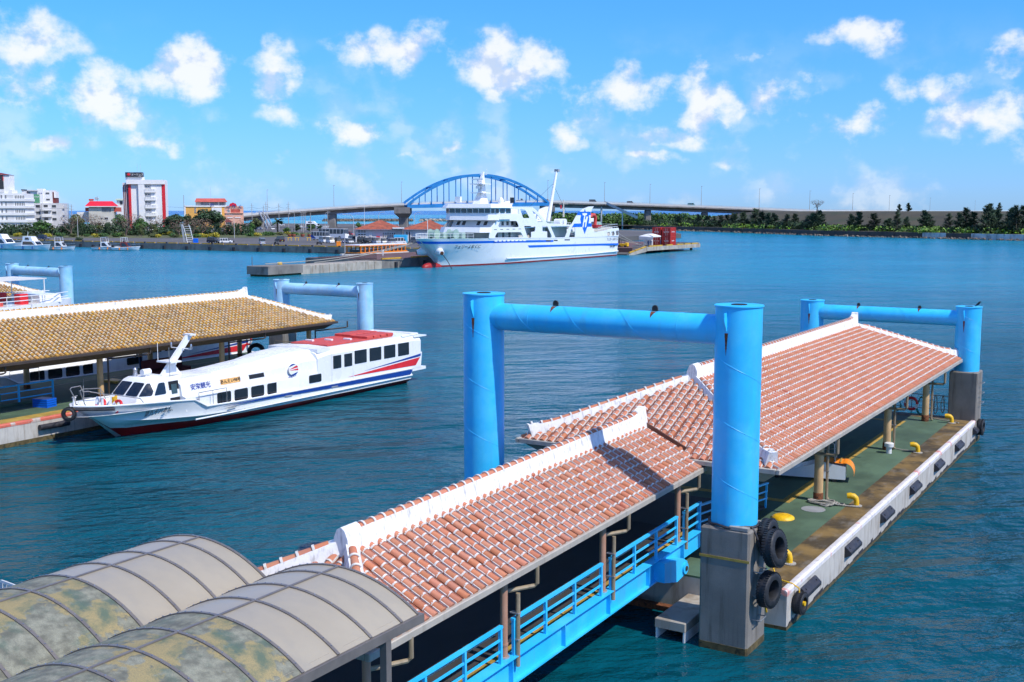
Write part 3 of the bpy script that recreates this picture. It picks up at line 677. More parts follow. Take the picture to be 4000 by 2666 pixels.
# far end railing with ropes, hoses, life ring
o = thing('end_railing', 'thin steel railing along the far end of the pontoon', 'railing', W(0, 32.15, ZD))
for x0, x1 in ((-3.4, .0), (-8.6, -4.2)):
    MB().path([(x0, 0, 0), (x0, 0, .98), (x0 + .08, 0, 1.05), (x1 - .08, 0, 1.05), (x1, 0, .98), (x1, 0, 0)], .024, 6).build('frame', 'steel_rail', o)
    for z in (.35, .7): MB().tube((x0, 0, z), (x1, 0, z), .018, n=6).build('bar', 'steel_rail', o)
    for k in range(1, 3): xx = x0 + (x1 - x0) * k / 3; MB().tube((xx, 0, 0), (xx, 0, 1.05), .02, n=6).build('upright', 'steel_rail', o)
def hung(name, label, mt, x, top, bot, w, r, cat='rope', turns=3):
    o = thing(name, label, cat, W(x, 32.06, ZD))
    for k in range(turns):
        pts = [((w + .02 * k) * math.sin(2 * math.pi * i / 16) * (1.1 if math.cos(2 * math.pi * i / 16) < 0 else .7), -.04 - .02 * k, (top + bot) / 2 + (top - bot) / 2 * math.cos(2 * math.pi * i / 16) - .02 * k) for i in range(16)]
        MB().path(pts, r, 6, closed=True).build('loop', mt, o)
    return o
hung('hose', 'green hose hanging beside the life ring on the end railing', 'rope_green', -1.75, .95, .05, .2, .028, 'hose'); hung('hose', 'green hose hanging behind the farthest tan post', 'rope_green', -2.95, .95, .15, .17, .026, 'hose')
hung('rope_loop', 'grey rope looped over the end railing near the concrete pillar', 'rope_grey', -1.05, 1.1, .12, .1, .026, turns=1); hung('rope_loop', 'grey rope loop hanging second from the end of the railing', 'rope_grey', -.70, 1.1, .2, .08, .026, turns=1); hung('rope_loop', 'bunch of dark rope hung on the railing under the roof', 'rope_grey', -3.9, .95, .4, .2, .02)
o = thing('rope_pile', 'knotted heap of grey rope at the pontoon corner', 'rope', W(.35, 31.7, ZD)); b = MB()
for k in range(5): b.path([(.28 * math.cos(2 * math.pi * i / 12 + k), .13 * math.sin(2 * math.pi * i / 12 + k), .06 + .05 * k + .05 * math.sin(i + k)) for i in range(12)], .04, 6, closed=True)
b.build('strands', 'rope_grey', o)
MB().path([(.1, 0, .1), (.6, -.1, .06), (.66, -.25, -.1), (.68, -.4, -.5)], .03, 6).build('tail', 'rope_grey', o)
def life_ring(name, label, p, rz, rx, mt='signal_red', parent=None, r=.3):
    o = thing(name, label, 'life ring', p, rz, rx=rx)
    for k in range(8):
        a0, a1 = 2 * math.pi * k / 8, 2 * math.pi * (k + 1) / 8; n = 4
        MB().path([(r * math.cos(a0 + (a1 - a0) * i / n), r * math.sin(a0 + (a1 - a0) * i / n), 0) for i in range(n + 1)], .075, 8).build('segment', mt if k % 2 == 0 or mt == 'signal_red' and k % 4 != 3 else 'gel_white', o, smooth=60)
    return o
life_ring('life_ring', 'orange red life ring hanging on the far end railing', W(-2.25, 32.0, ZD + .55), TH, R(90))
MB().box(-.5, .45, Y1 - .1, Y1 + .35, ZD + .01, ZD + .05).build('gangplank', 'yellow_paint', pier)
# yellow bracket and small tyre at the near corner
MB().bb(-.02, .50, 1.25, 1.64, ZD - .1, ZD - .02, .01).build('step_plate', 'yellow_paint', pier)
for x in (.05, .42): MB().path([(x, 1.3, ZD - .1), (x, 1.60, ZD - .65)], .03, 4).build('step_bracket', 'yellow_paint', pier)
def tyre(label, p, Mrot, R_=.45, w=.3, yellow=False):
    o = thing('tyre', label, 'tyre', p, 0, 'old tyres used as fenders'); o.rotation_euler = Mrot
    prof = [(.56, -.36), (.60, -.5), (.82, -.52), (.96, -.42), (1, -.25), (1, .25), (.96, .42), (.82, .52), (.60, .5), (.56, .36)]; n = 36; secs = []
    for i in range(n + 1):
        a = 2 * math.pi * i / n; secs.append([(R_ * q * math.cos(a), R_ * q * math.sin(a), w * h) for q, h in prof])
    MB().loft(secs, closed=True, cap=False).build('casing', 'tyre_rubber', o, smooth=50)
    b = MB()
    for i in range(40):
        a = 2 * math.pi * i / 40
        for sgn in (-1, 1):
            st = len(b.v); b.cb((R_ * 1.0, 0, sgn * w * .30), (.035, R_ * .09, w * .26)); b.xf(Matrix.Rotation(a + sgn * .04, 4, 'Z'), st)
    tag(b.build('tread_blocks', 'tyre_rubber', o, smooth=0), kind='stuff')
    if yellow: MB().tube((0, 0, -w * .3), (0, 0, w * .56), R_ * .22, n=10).build('float', 'yellow_paint', o)
    return o
hp = .68
P0 = lambda t, s, z: OR + U * t + V * s + Vector((0, 0, z))
tyre('upper back tyre hung on the near concrete pillar', P0(hp + .20, .25, 3.05), (R(84), R(6), TH + R(88)), .45, .28)
tyre('upper front tyre leaning outward on the near concrete pillar', P0(hp + .48, -.10, 2.85), (R(80), R(8), TH + R(82)), .49, .30)
tyre('lowest tyre hanging on the near concrete pillar', P0(hp + .36, -.12, 1.72), (R(90), R(-4), TH + R(80)), .47, .29)
tyre('small tyre with yellow float hanging at the pontoon corner', W(XR + .17, 2.35, .62), (R(90), 0, TH + R(86)), .31, .26, True)
tyre('tyre hanging at the far corner of the pontoon', W(XR + .2, 32.0, .75), (R(90), 0, TH + R(88)), .40, .28)
o = thing('tyre_rope', 'yellow rope from the small tyre across the worn deck edge', 'rope', W(.2, 1.9, ZD)); MB().path([(-.1, 1.1, .25), (.1, .8, .06), (.4, .5, .06), (.7, .4, .06), (.9, .42, -.05), (.93, .42, -.3)], .022, 6).build('strand', 'rope_yellow', o)
def rung(p, name='ladder_rung'): pass
for (gx, s0, zs, lab) in (((0, 0), 0, (2.2, 1.55, .9), 'steel rungs on the near concrete pillar'), ((.32, 32.2), 32.2, (3.0, 2.5, 2.0), 'steel rungs on the far concrete pillar')):
    o = thing('rung_ladder', lab, 'ladder', W(gx[0] + .68, gx[1], 0))
    for z in zs: MB().path([(-.02, -.35, z), (.22, -.35, z), (.22, .1, z), (-.02, .1, z)], .018, 6).build('rung', 'steel_rail', o)
o = thing('pillar_rope', 'dark rope wound round the foot of the near blue column', 'rope', P0(0, 0, 3.33))
MB().path([(.66 * math.cos(R(a)), .66 * math.sin(R(a)), .05 + .02 * math.sin(a * .1)) for a in range(-200, 20, 12)], .035, 6).build('loop', 'fender_rubber', o)
MB().path([(.60, -.3, .04), (.72, -.35, -.1), (.80, -.3, -.35), (.86, -.25, -.7)], .03, 6).build('tail', 'fender_rubber', o)
MB().bb(.1, .62, -.67, -.5, .0, .09, .01).build('timber', 'concrete', o)
b = MB(); b.box(-.69, .69, -.693, -.683, 2.50, 2.57); tag(b.build('yellow_band', 'tactile_yellow', smooth=0), 'thin yellow band across the near concrete pillar', 'band'); bpy.data.objects['yellow_band'].location = OR; bpy.data.objects['yellow_band'].rotation_euler = (0, 0, th0)
# bird on the far column
o = thing('bird', 'small dark bird perched on the far right blue column', 'bird', OR + V0 * 32.19 + U0 * .42 + Vector((0, 0, 6.80)))
MB().path([(-.16, 0, .03), (-.06, 0, .09), (.02, 0, .16), (.07, 0, .24), (.11, 0, .25), (.15, 0, .24)], [.012, .045, .06, .04, .03, .004], 8).build('body', 'black', o, smooth=60)

# ------------------------------------------------------------------ gangway with its own roof
GS = 0.0190                                            # the gangway climbs slightly towards the pontoon
gw_ = thing('gangway', 'sky blue steel gangway bridge under the near red roof', 'gangway', W(-4.4, 0, 1.93), rx=GS)
for sx in (-1, 1):
    x = sx * 2.08
    b = MB(); b.box(x - .012, x + .012, -16, 3.4, -.58, -.02).build('girder_web', 'blue_paint', gw_, smooth=0)
    MB().box(x - .14, x + .14, -16, 3.4, -.02, .0).build('top_flange', 'blue_paint', gw_, smooth=0); MB().box(x - .12, x + .12, -16, 1.6, -.62, -.58).build('bottom_flange', 'blue_paint', gw_, smooth=0)
    for s in [-12.52, -10.1, -7.7, -5.3, -2.92, -.5, 1.88]: MB().box(x + sx * .013, x + sx * .125, s - .012, s + .012, -.58, -.02).build('stiffener', 'blue_paint', gw_, smooth=0)
    for (a, c) in ((-12.3, -8.0), (-7.55, -3.2), (-2.75, 1.58), (2.05, 3.35)):
        r = MB(); x2 = x + sx * .02
        r.box(x2 - .045, x2 + .045, a, c, .80, .86); f = r.build('handrail', 'blue_paint', gw_, smooth=0)
        for z in (.28, .54): MB().box(x2 - .018, x2 + .018, a + .03, c - .03, z - .025, z + .025).build('rail_bar', 'blue_paint', gw_, smooth=0)
        k = 3 if c - a > 2 else 1
        for i in range(k + 1): yy = a + .05 + (c - a - .1) * i / k; MB().box(x2 - .035, x2 + .035, yy - .035, yy + .035, 0, .80).build('rail_post', 'blue_paint', gw_, smooth=0)
        MB().tube((x2 - sx * .12, a + .1, .66), (x2 - sx * .12, c - .1, .66), .025, n=6).build('inner_rope', 'rope_grey', gw_)
b = MB(); b.box(-2.05, 2.05, -16, 3.4, -.16, -.10).build('walkway', 'asphalt_deck', gw_, smooth=0)
for sx in (-1, 1):
    for i in range(5): xx = sx * 1.78 + (i - 2) * .07; MB().box(xx - .025, xx + .025, -16, 3.4, -.10, -.085).build('edge_tactile', 'tactile_yellow', gw_, smooth=0)
    b = MB(); b.prism([(sx * 2.0, .0, -.05), (sx * 2.0, 1.35, -.30), (sx * 2.0, 1.62, -.45), (sx * 2.0, 1.62, -.68), (sx * 2.0, 1.4, -.80), (sx * 2.0, .9, -.86), (sx * 2.0, 0, -.62)], (sx * .42, 0, 0)).build('hinge_bracket', 'blue_paint', gw_, smooth=0)
    MB().tube((sx * 2.38, 1.42, -.60), (sx * 2.47, 1.42, -.60), .17, n=16).build('hinge_disc', 'blue_paint', gw_); MB().tube((sx * 2.46, 1.42, -.60), (sx * 2.50, 1.42, -.60), .07, n=10).build('hinge_pin', 'dark_steel', gw_)
for i in range(3): MB().box(-2.0, 2.0, -12 + i * 5, -11.85 + i * 5, -.4, -.16).build('cross_beam', 'blue_paint', gw_, smooth=0)
rmp = thing('access_ramp', 'dark ramp with blue railings leading down onto the green deck', 'ramp', W(-4.4, 3.45, ZD), rx=-.10)
MB().box(-1.9, 1.9, 0, 6.6, .62, .70).build('plate', 'asphalt_deck', rmp, smooth=0)
for sx in (-1, 1):
    x = sx * 1.9
    MB().box(x - .04, x + .04, 0, 6.6, 1.50, 1.56).build('handrail', 'blue_paint', rmp, smooth=0)
    for z in (1.0, 1.25): MB().box(x - .018, x + .018, 0, 6.6, z - .025, z + .025).build('rail_bar', 'blue_paint', rmp, smooth=0)
    for i in range(5): MB().box(x - .03, x + .03, .05 + i * 1.6, .12 + i * 1.6, .65, 1.5).build('rail_post', 'blue_paint', rmp, smooth=0)
roof1 = thing('gangway_roof', 'near red tiled roof over the blue gangway', 'roof', W(-4.4, 0, 0), rx=GS)
tiled_roof(roof1, -2.17, 2.17, -12.6, 3.6, 3.90, .47, far='gable', view='rn', deep=.34, rh=.30, hipk=.85)
b = MB()
for sx in (-1, 1): b.prism([(0, 3.62, 3.90 + .47 * 2.17 + .16), (sx * 2.25, 3.62, 3.90 + .10), (sx * 2.25, 3.62, 3.90 - .02), (0, 3.62, 3.90 + .47 * 2.17 + .02)], (0, .05, 0))
b.build('verge_flashing', 'flashing', roof1, smooth=0)
MB().prism([(-2.1, 3.58, 3.8), (2.1, 3.58, 3.8), (0, 3.58, 3.88 + .47 * 2.17)], (0, .03, 0)).build('gable_panel', 'beige_soffit', roof1, smooth=0)
for i, s in enumerate((-12.5, -7.72, -2.94, 1.88)):
    for t in (-2.42, -6.38):
        p = thing('gangway_post', '%s pink brown roof post standing on the %s gangway girder' % (['hidden first', 'nearest visible', 'middle', 'last'][i], 'near' if t > -4 else 'far'), 'post', W(t, s, 1.93 + GS * s), group='roof posts on the gangway')
        MB().lathe([(.085, 0), (.085, 1.72)], n=14).build('shaft', 'pink_post', p); MB().lathe([(.098, .28), (.098, .33)], n=14).build('collar', 'pink_post', p); MB().lathe([(.13, 0), (.13, .03)], n=12).build('foot_plate', 'grey_steel', p)
for i, s in enumerate((-12.3, -7.55, -2.80, 2.0)):
    d = thing('downpipe', '%s gutter downpipe beside a gangway post' % ['first', 'second', 'third', 'fourth'][i], 'pipe', W(-2.2, s, 1.93 + GS * s), group='downpipes along the gangway roof')
    MB().path([(.06, .80, 1.88), (.06, .80, 1.46), (.0, .76, 1.40), (-.34, .12, 1.40), (-.38, .05, 1.40)], .05, 8).build('elbow_pipe', 'pipe', d)
    MB().path([(-.02, .10, 1.42), (-.02, .10, -.26)], .052, 8).build('drop_pipe', 'pipe', d)
    for z in (.35, .95): MB().box(-.2, .03, .04, .15, z, z + .03).build('clamp', 'grey_steel', d)

# ------------------------------------------------------------------ double barrel canopy
def canopy(label, t0, t1, sEnd, z0, rise):
    hwid = (t1 - t0) / 2; o = thing('barrel_canopy', label, 'canopy', W((t0 + t1) / 2, sEnd, z0), group='barrel vault canopies')
    Rr = (hwid ** 2 + rise ** 2) / (2 * rise); amax = math.asin(hwid / Rr)
    def P(a, y, k=0.0): return ((Rr + k) * math.sin(a), y, rise - Rr + (Rr + k) * math.cos(a))
    ys = [0, -.47] + [-.47 - .84 * i for i in range(1, 15)]
    for i in range(len(ys) - 1):
        dirty = i >= 4
        for (a0, a1) in ((-amax, 0), (0, amax)):
            secs = [[P(a0 + (a1 - a0) * k / 10, y) for k in range(11)] for y in (ys[i] - .02, ys[i + 1] + .02)]
            b = MB(); b.loft(secs, cap=False); secs2 = [[P(a0 + (a1 - a0) * k / 10, y, -.012) for k in range(11)] for y in (ys[i] - .02, ys[i + 1] + .02)]; b.loft(secs2, cap=False)
            b.build('roof_sheet', 'sheet_dirty' if dirty else 'sheet_clean', o, smooth=60)
    for y in ys:
        secs = [[P(-amax + 2 * amax * k / 20, y + dy, dk) for dy, dk in ((-.03, -.04), (-.03, .022), (.03, .022), (.03, -.04))] for k in range(21)]
        rb = MB().loft(secs, closed=True).build('rib', 'bronze_rib', o, smooth=50)
        b = MB()
        for k in range(1, 20): b.cb(P(-amax + 2 * amax * k / 20, y, .026), (.02, .02, .012))
        tag(b.build('rivets', 'chrome', rb, smooth=0), kind='stuff')
    MB().box(-.025, .025, ys[-1], -.02, rise + .004, rise + .024).build('purlin', 'bronze_rib', o, smooth=0)
    for sx in (-1, 1):
        MB().box(sx * hwid - .06, sx * hwid + .06, ys[-1], .12, -.17, -.01).build('edge_beam', 'bronze_rib', o, smooth=0)
        for i in range(1, len(ys) - 1):
            if i % 1 == 0: MB().box(sx * hwid - sx * .13 - .05, sx * hwid - sx * .13 + .05, ys[i] - .62, ys[i] - .12, .0, .055).build('flashing_strip', 'sheet_clean', o, smooth=0)
    for y in (-.9, -5.0, -9.5):
        MB().box(hwid - .09, hwid + .05, y - .07, y + .07, -4.2, -.17).build('post', 'bronze_rib', o, smooth=0)
        MB().box(-hwid, hwid, y - .05, y + .05, -.32, -.18).build('cross_beam', 'bronze_rib', o, smooth=0)
    return o
canopy('right barrel vault canopy with grey sheets at the bottom of the photo', -4.84, -1.24, -12.50, 4.5, .56)
canopy('left barrel vault canopy with mossy sheets in the lower left corner', -8.46, -4.86, -12.50, 4.5, .56)
o = thing('white_rail', 'white slatted railing at the lower left edge', 'railing', W(-12.0, -8.5, 3.2))
pl = D(5, 2270, 24); pr_ = D(140, 2320, 22.5)
o.location = (0, 0, 0); o.rotation_euler = (0, 0, 0)
d = pr_ - pl
for k in range(2): MB().path([pl + Vector((0, 0, -.8 * k)), pr_ + Vector((0, 0, -.8 * k))], .035, 4).build('rail', 'white_steel', o)
for k in range(9): q = pl + d * (k / 8); MB().box(q.x - .025, q.x + .025, q.y - .02, q.y + .02, q.z - .85, q.z).build('slat', 'white_steel', o)
# ------------------------------------------------------------------ second floating pier with ochre tiles
PX2 = -40.4
pier2 = thing('floating_pier', 'floating pier with ochre tiled roof behind the passenger boat', 'pontoon', W(PX2, 0, 0))
a0, a1, b0, b1, ZD2 = -9.5, 1.0, -14, 32.4, 1.15
MB().box(a0, a1, b0, b1, -.9, ZD2 - .06).build('hull', 'white_concrete', pier2, smooth=0)
MB().box(a0 - .01, a1 + .012, b0, b1 + .012, -.5, .22).build('algae_band', 'algae', pier2, smooth=0)
MB().box(a0, -.35, b0, b1, ZD2 - .06, ZD2).build('green_deck', 'green_deck', pier2, smooth=0)
MB().box(-.35, a1 - .2, b0, b1, ZD2 - .06, ZD2 - .002).build('yellow_deck_strip', 'tactile_yellow', pier2, smooth=0)
mat('red_coping', (.62, .14, .09), .7, .2, 2, patch=(.5, .42, .36), patch_rng=(.55, .62), patch_scale=1.2, dirt=(.12, .06, .04), dirt_amt=.7, dirt_scale=(2, 2, 2))
MB().loft([[(a1 - .2, y, ZD2 - .05), (a1 - .2, y, ZD2 + .04), (a1 - .02, y, ZD2 + .04), (a1 + .015, y, ZD2 - .02), (a1 + .015, y, ZD2 - .13), (a1 - .1, y, ZD2 - .13)] for y in (b0, b1 + .01)], closed=True).build('edge_coping', 'red_coping', pier2, smooth=0)
for y in (-2, 3.0, 8.0): MB().tube((a1 + .16, y - .85, .72), (a1 + .16, y + .85, .72), .15, n=12).build('fender', 'fender_rubber', pier2)
for x in (-7.8, -2.3): MB().box(x, x + .09, b0, 29, ZD2, ZD2 + .006).build('deck_line', 'concrete', pier2, smooth=0)
roof3 = thing('pier_roof', 'ochre tiled roof of the pier behind the passenger boat', 'roof', W(PX2, 0, 0))
tiled_roof(roof3, -8.6, .05, -14, 31.3, 4.03, .42, near='gable', tm='ochre_tile', pan='ochre_pan', mort='lichen_mortar', plaster='ridge_plaster', gut='brown_gutter', sof='brown_soffit', view='r', fillet=False, ptc=.30, ex=.30, deep=.40, band=.065, blocks=False)
for i, s in enumerate((4.0, 13.1, 22.3, 30.4)):
    for t in (-1.6, -8.2):
        p = thing('roof_post', 'tan post under the ochre roof, %s from the far end, %s row' % (['fourth', 'third', 'second', 'first'][i], 'near' if t > -4 else 'back'), 'post', W(PX2 + t, s, ZD2), group='tan posts of the ochre roofed pier')
        MB().lathe([(.17, 0), (.17, 2.6)], n=14).build('shaft', 'tan_post', p); MB().lathe([(.185, 0), (.185, .22)], n=14).build('foot', 'rust', p)
    d = thing('downpipe', 'dark downpipe under the ochre roof eave, %s from the far end' % ['fourth', 'third', 'second', 'first'][i], 'pipe', W(PX2, s, 0), group='downpipes of the ochre roofed pier')
    MB().path([(.0, 2.2, 3.95), (.0, 2.2, 3.55), (-.08, 2.1, 3.50), (-1.25, .35, 3.35)], .05, 8).build('elbow_pipe', 'brown_gutter', d)
    MB().path([(-1.28, .3, 3.4), (-1.28, .3, ZD2 + .1)], .05, 8).build('drop_pipe', 'brown_gutter', d)
o = thing('deck_railing', 'blue railing on the green deck of the ochre roofed pier', 'railing', W(-44.1, 3.0, ZD2))
for k, (y0, y1) in enumerate(((0, 8.6),)):
    MB().box(-.04, .04, y0, y1, 1.02, 1.10).build('handrail', 'blue_paint', o, smooth=0)
    for z in (.3, .66): MB().box(-.02, .02, y0, y1, z, z + .06).build('rail_bar', 'blue_paint', o, smooth=0)
    for i in range(5): yy = y0 + .04 + (y1 - y0 - .08) * i / 4; MB().box(-.045, .045, yy - .045, yy + .045, 0, 1.05).build('rail_post', 'blue_paint', o, smooth=0)
MB().box(-.12, .12, -.2, 7.5, -.0, .12).build('kerb', 'green_deck', o, smooth=0)
o = thing('hose', 'dark green hose coiled on the blue deck railing', 'hose', W(-43.95, 7.7, ZD2))
for k in range(4): MB().path([(.05 + .02 * k, (.38 + .03 * k) * math.sin(2 * math.pi * i / 16), .55 + (.52 - .02 * k) * math.cos(2 * math.pi * i / 16)) for i in range(16)], .03, 6, closed=True).build('loop', 'rope_green', o)
o = thing('plastic_crate', 'bright blue slatted plastic crate on the green deck', 'crate', W(-42.3, 9.7, ZD2), TH + R(12))
for z in (0, .12, .24, .36): MB().box(-.48, .48, -.36, .36, z + .0, z + .09).build('slat_band', 'stripe_blue', o, smooth=0)
MB().box(-.46, .46, -.34, .34, .01, .455).build('body', 'navy', o, smooth=0)
o = thing('sign_weight', 'small concrete weight with a thin pole on the deck', 'weight', W(-43.6, 13.2, ZD2)); MB().prism([(-.2, -.2, 0), (.2, -.2, 0), (.2, .2, 0), (-.2, .2, 0)], (0, 0, .3)).build('block', 'concrete', o); MB().tube((0, 0, .3), (0, 0, .95), .02, n=6).build('pole', 'steel_rail', o)
tyre('big tractor tyre standing under the far end of the ochre roof', W(-46.2, 29.6, ZD2 + .58), (R(90), 0, TH + R(40)), .60, .42)
o = thing('yellow_mat', 'flat yellow pallet on the dark deck under the ochre roof', 'pallet', W(-46.3, 17.5, ZD2)); MB().box(-.7, .7, -.45, .45, 0, .1).build('frame', 'tactile_yellow', o); MB().box(-.6, .6, -.36, .36, .1, .13).build('top', 'yellow_paint', o)
o = thing('bench_box', 'dark brown padded bench under the ochre roof', 'bench', W(-45.6, 21.0, ZD2)); MB().bb(-.5, .5, -1.6, 1.6, 0, .5, .04).build('seat', 'maroon', o); MB().bb(-.5, -.3, -1.6, 1.6, .5, 1.1, .04).build('backrest', 'maroon', o)
o = thing('end_railing', 'thin rusty railing at the far end of the ochre roofed pier', 'railing', W(PX2, 32.2, ZD2))
MB().path([(-6.5, 0, 0), (-6.5, 0, 1.0), (-6.4, 0, 1.06), (.3, 0, 1.06), (.4, 0, 1.0), (.4, 0, 0)], .026, 6).build('frame', 'pipe', o); MB().tube((-6.5, 0, .55), (.4, 0, .55), .02, n=6).build('bar', 'pipe', o)
for k in range(4): MB().tube((-5 + k * 1.5, 0, 0), (-5 + k * 1.5, 0, 1.06), .022, n=6).build('upright', 'pipe', o)
def person(label, p, rz, shirt, trousers, pose=0, h=1.7, group=None):
    o = thing('person', label, 'person', p, rz, group); s = h / 1.7
    def skin_body():
        b = MB()
        for sx in (-1, 1):
            b.path([(sx * .09, .04, .03), (sx * .09, -.02, .06), (sx * .095, 0, .45), (sx * .09, 0, .86)], [.05, .055, .065, .09], 8, mi=1)
            ay = .12 * pose
            b.path([(sx * .19, 0, 1.40), (sx * .25, .02 + ay * .3, 1.15), (sx * .24, .10 + ay, .90), (sx * .235, .13 + ay, .82)], [.06, .05, .04, .035], 8, mi=0)
        b.loft([[(rx * math.cos(2 * math.pi * i / 12), ry * math.sin(2 * math.pi * i / 12), z) for i in range(12)] for rx, ry, z in ((.15, .11, .84), (.17, .12, .95), (.155, .11, 1.1), (.19, .125, 1.3), (.20, .11, 1.40), (.09, .075, 1.47), (.055, .06, 1.50))], closed=True, mi=0)
        b.loft([[(rx * math.cos(2 * math.pi * i / 10), .02 + ry * math.sin(2 * math.pi * i / 10), z) for i in range(10)] for rx, ry, z in ((.05, .055, 1.47), (.06, .075, 1.52), (.075, .095, 1.58), (.078, .098, 1.63), (.06, .08, 1.69), (.02, .03, 1.715))], closed=True, mi=2)
        b.xf(Matrix.Scale(s, 4)); return b
    skin_body().build('body', [shirt, trousers, 'skin'], o, smooth=60)
    b = MB(); b.loft([[(rx * math.cos(2 * math.pi * i / 10), .0 + ry * math.sin(2 * math.pi * i / 10), z) for i in range(10)] for rx, ry, z in ((.07, .085, 1.60), (.085, .10, 1.65), (.07, .09, 1.71), (.02, .03, 1.735))], closed=True); b.xf(Matrix.Scale(s, 4)); b.build('hair', 'hair', o, smooth=60)
    return o
person('person in a khaki vest standing in the shade under the ochre roof', W(-49.2, 22.0, ZD2), TH + 2, 'cloth_khaki', 'denim', 1)
person('person in dark blue holding the rail beside the moored boat', W(-49.3, 25.2, ZD2), TH - .3, 'denim', 'hair', 2)

# ------------------------------------------------------------------ passenger boats
def passenger_boat(label, loc, hull_text, sign_text):
    o = thing('passenger_boat', label, 'boat', loc, TH, 'passenger boats at the piers')
    # hull: stations along y, half sections
    ST = [(0.0, .10, .02, .02, 1.95, 1.55, 1.30), (.35, .62, .06, .03, 1.94, 1.45, 1.05), (1.0, 1.10, .30, .05, 1.90, 1.25, .80), (2.0, 1.50, .75, .10, 1.85, 1.05, .52), (3.0, 1.75, 1.12, .30, 1.80, .92, .42), (4.5, 1.98, 1.55, .80, 1.72, .80, .42), (6.0, 2.12, 1.85, 1.42, 1.60, .72, .40),
          (6.8, 2.17, 1.95, 1.62, 1.15, .68, .39), (9, 2.2, 2.08, 1.93, 1.08, .62, .36), (13, 2.2, 2.14, 2.09, 1.04, .58, .33), (19, 2.2, 2.14, 2.12, 1.0, .55, .31), (25.2, 2.18, 2.12, 2.10, .98, .55, .30)]
    secs = []
    for y, bd, bc, bw, zd, zc, zw in ST:
        yk = y + (0 if y > 4 else (4 - y) * 0)
        h = [(bd, y, zd), (bc + (bd - bc) * .35, y, zc + (zd - zc) * .45), (bc + .05, y, zc + .045), (bc + .05, y, zc - .02), (bw + (bc - bw) * .5, y, zw + (zc - zw) * .5), (bw, y, zw), (bw * .6, y, min(zw - .05, -.35)), (0, y, min(zw - .06, -.7))]
        h = [(x, max(yy, (1.95 - max(z, -.3)) * 1.5), z) for x, yy, z in h]
        secs.append(h + [(-x, yy, z) for x, yy, z in h[-2::-1]])
    rows = [0, 0, 0, 0, 0, 1, 1, 1, 1, 0, 0, 0, 0, 0, 0]
    MB().loft(secs, rows=rows).build('hull', ['hull_white', 'antifoul_red'], o, smooth=40)
    # decks
    dk = MB(); dsec = [[(bd * .93, y, (1.42 if y < 6.5 else zd - .03)), (-bd * .93, y, (1.42 if y < 6.5 else zd - .03))] for y, bd, bc, bw, zd, zc, zw in ST]
    dk.loft(dsec, cap=False).build('deck', 'gel_white', o, smooth=0)
    for sx in (-1, 1):
        MB().path([(sx * bd, y, zd + .015) for y, bd, bc, bw, zd, zc, zw in ST], .05, 6).build('gunwale', 'gel_white', o)
        MB().path([(sx * (bd + .02), y, .55 + .1 * max(0, (6 - y) / 6)) for y, bd, *_ in ST[6:]], .045, 6).build('rub_rail', 'gel_white', o)
        MB().path([(sx * .25, -.02, 1.83), (sx * .75, .5, 1.80), (sx * 1.3, 1.5, 1.72)], .085, 8).build('bow_fender', 'fender_rubber', o)
        # stripes on the flat side
        def side(nm, pts, m, off=.012): 
            b = MB(); b.prism([(sx * (2.2 + off), y, z) for y, z in pts], (sx * .006, 0, 0)); return b.build(nm, m, o, smooth=0)
        side('blue_stripe', [(7.6, .97), (13, .86), (25.0, .62), (25.25, .92), (19, .985), (13, 1.01)], 'navy')
        # fairlead slots
        for y in (8.6, 13.1, 17.2): side('fairlead', [(y - .3, .80), (y + .3, .79), (y + .3, .87), (y - .3, .88)], 'grey_steel', .02)
    # fore cabin and wheelhouse
    P = lambda y, pr: [(x, y, z) for x, z in pr] + [(-x, y, z) for x, z in pr[-2::-1]]
    low = [(1.88, 1.0), (1.88, 1.74), (1.62, 1.84), (1.50, 2.40), (1.15, 2.66), (0, 2.72)]
    rise1 = [(1.95, 1.0), (1.95, 1.78), (1.85, 1.90), (1.78, 2.50), (1.35, 2.85), (0, 3.02)]
    rise2 = [(2.10, 1.0), (2.10, 1.85), (2.05, 2.0), (2.0, 2.62), (1.55, 3.02), (0, 3.16)]
    MB().loft([P(5.6, low), P(11.8, low), P(13.6, rise1), P(14.6, rise2), P(17.2, rise2)]).build('fore_cabin', 'gel_white', o, smooth=30)
    # aerodynamic crease on the roof
    MB().loft([P(8.4, [(.98, 2.60), (.86, 2.69), (0, 2.74)]), P(11.8, [(1.0, 2.66), (.85, 2.92), (0, 2.98)]), P(13.6, [(1.2, 2.8), (1.0, 3.16), (0, 3.24)]), P(15.9, [(1.5, 2.95), (1.35, 3.20), (0, 3.26)])]).build('roof_fairing', 'gel_white', o, smooth=30)
    wh = [[(1.05, 2.95, 1.40), (-1.05, 2.95, 1.40), (-1.45, 3.75, 1.40), (-1.45, 5.7, 1.40), (1.45, 5.7, 1.40), (1.45, 3.75, 1.40)],
          [(1.0, 3.15, 2.02), (-1.0, 3.15, 2.02), (-1.42, 3.80, 2.02), (-1.42, 5.7, 2.02), (1.42, 5.7, 2.02), (1.42, 3.80, 2.02)],
          [(.92, 3.85, 2.72), (-.92, 3.85, 2.72), (-1.28, 4.25, 2.72), (-1.28, 5.7, 2.72), (1.28, 5.7, 2.72), (1.28, 4.25, 2.72)],
          [(.80, 4.05, 2.84), (-.80, 4.05, 2.84), (-1.10, 4.40, 2.84), (-1.10, 5.7, 2.84), (1.10, 5.7, 2.84), (1.10, 4.40, 2.84)]]
    MB().loft(wh, closed=True).build('wheelhouse', 'gel_white', o, smooth=30)
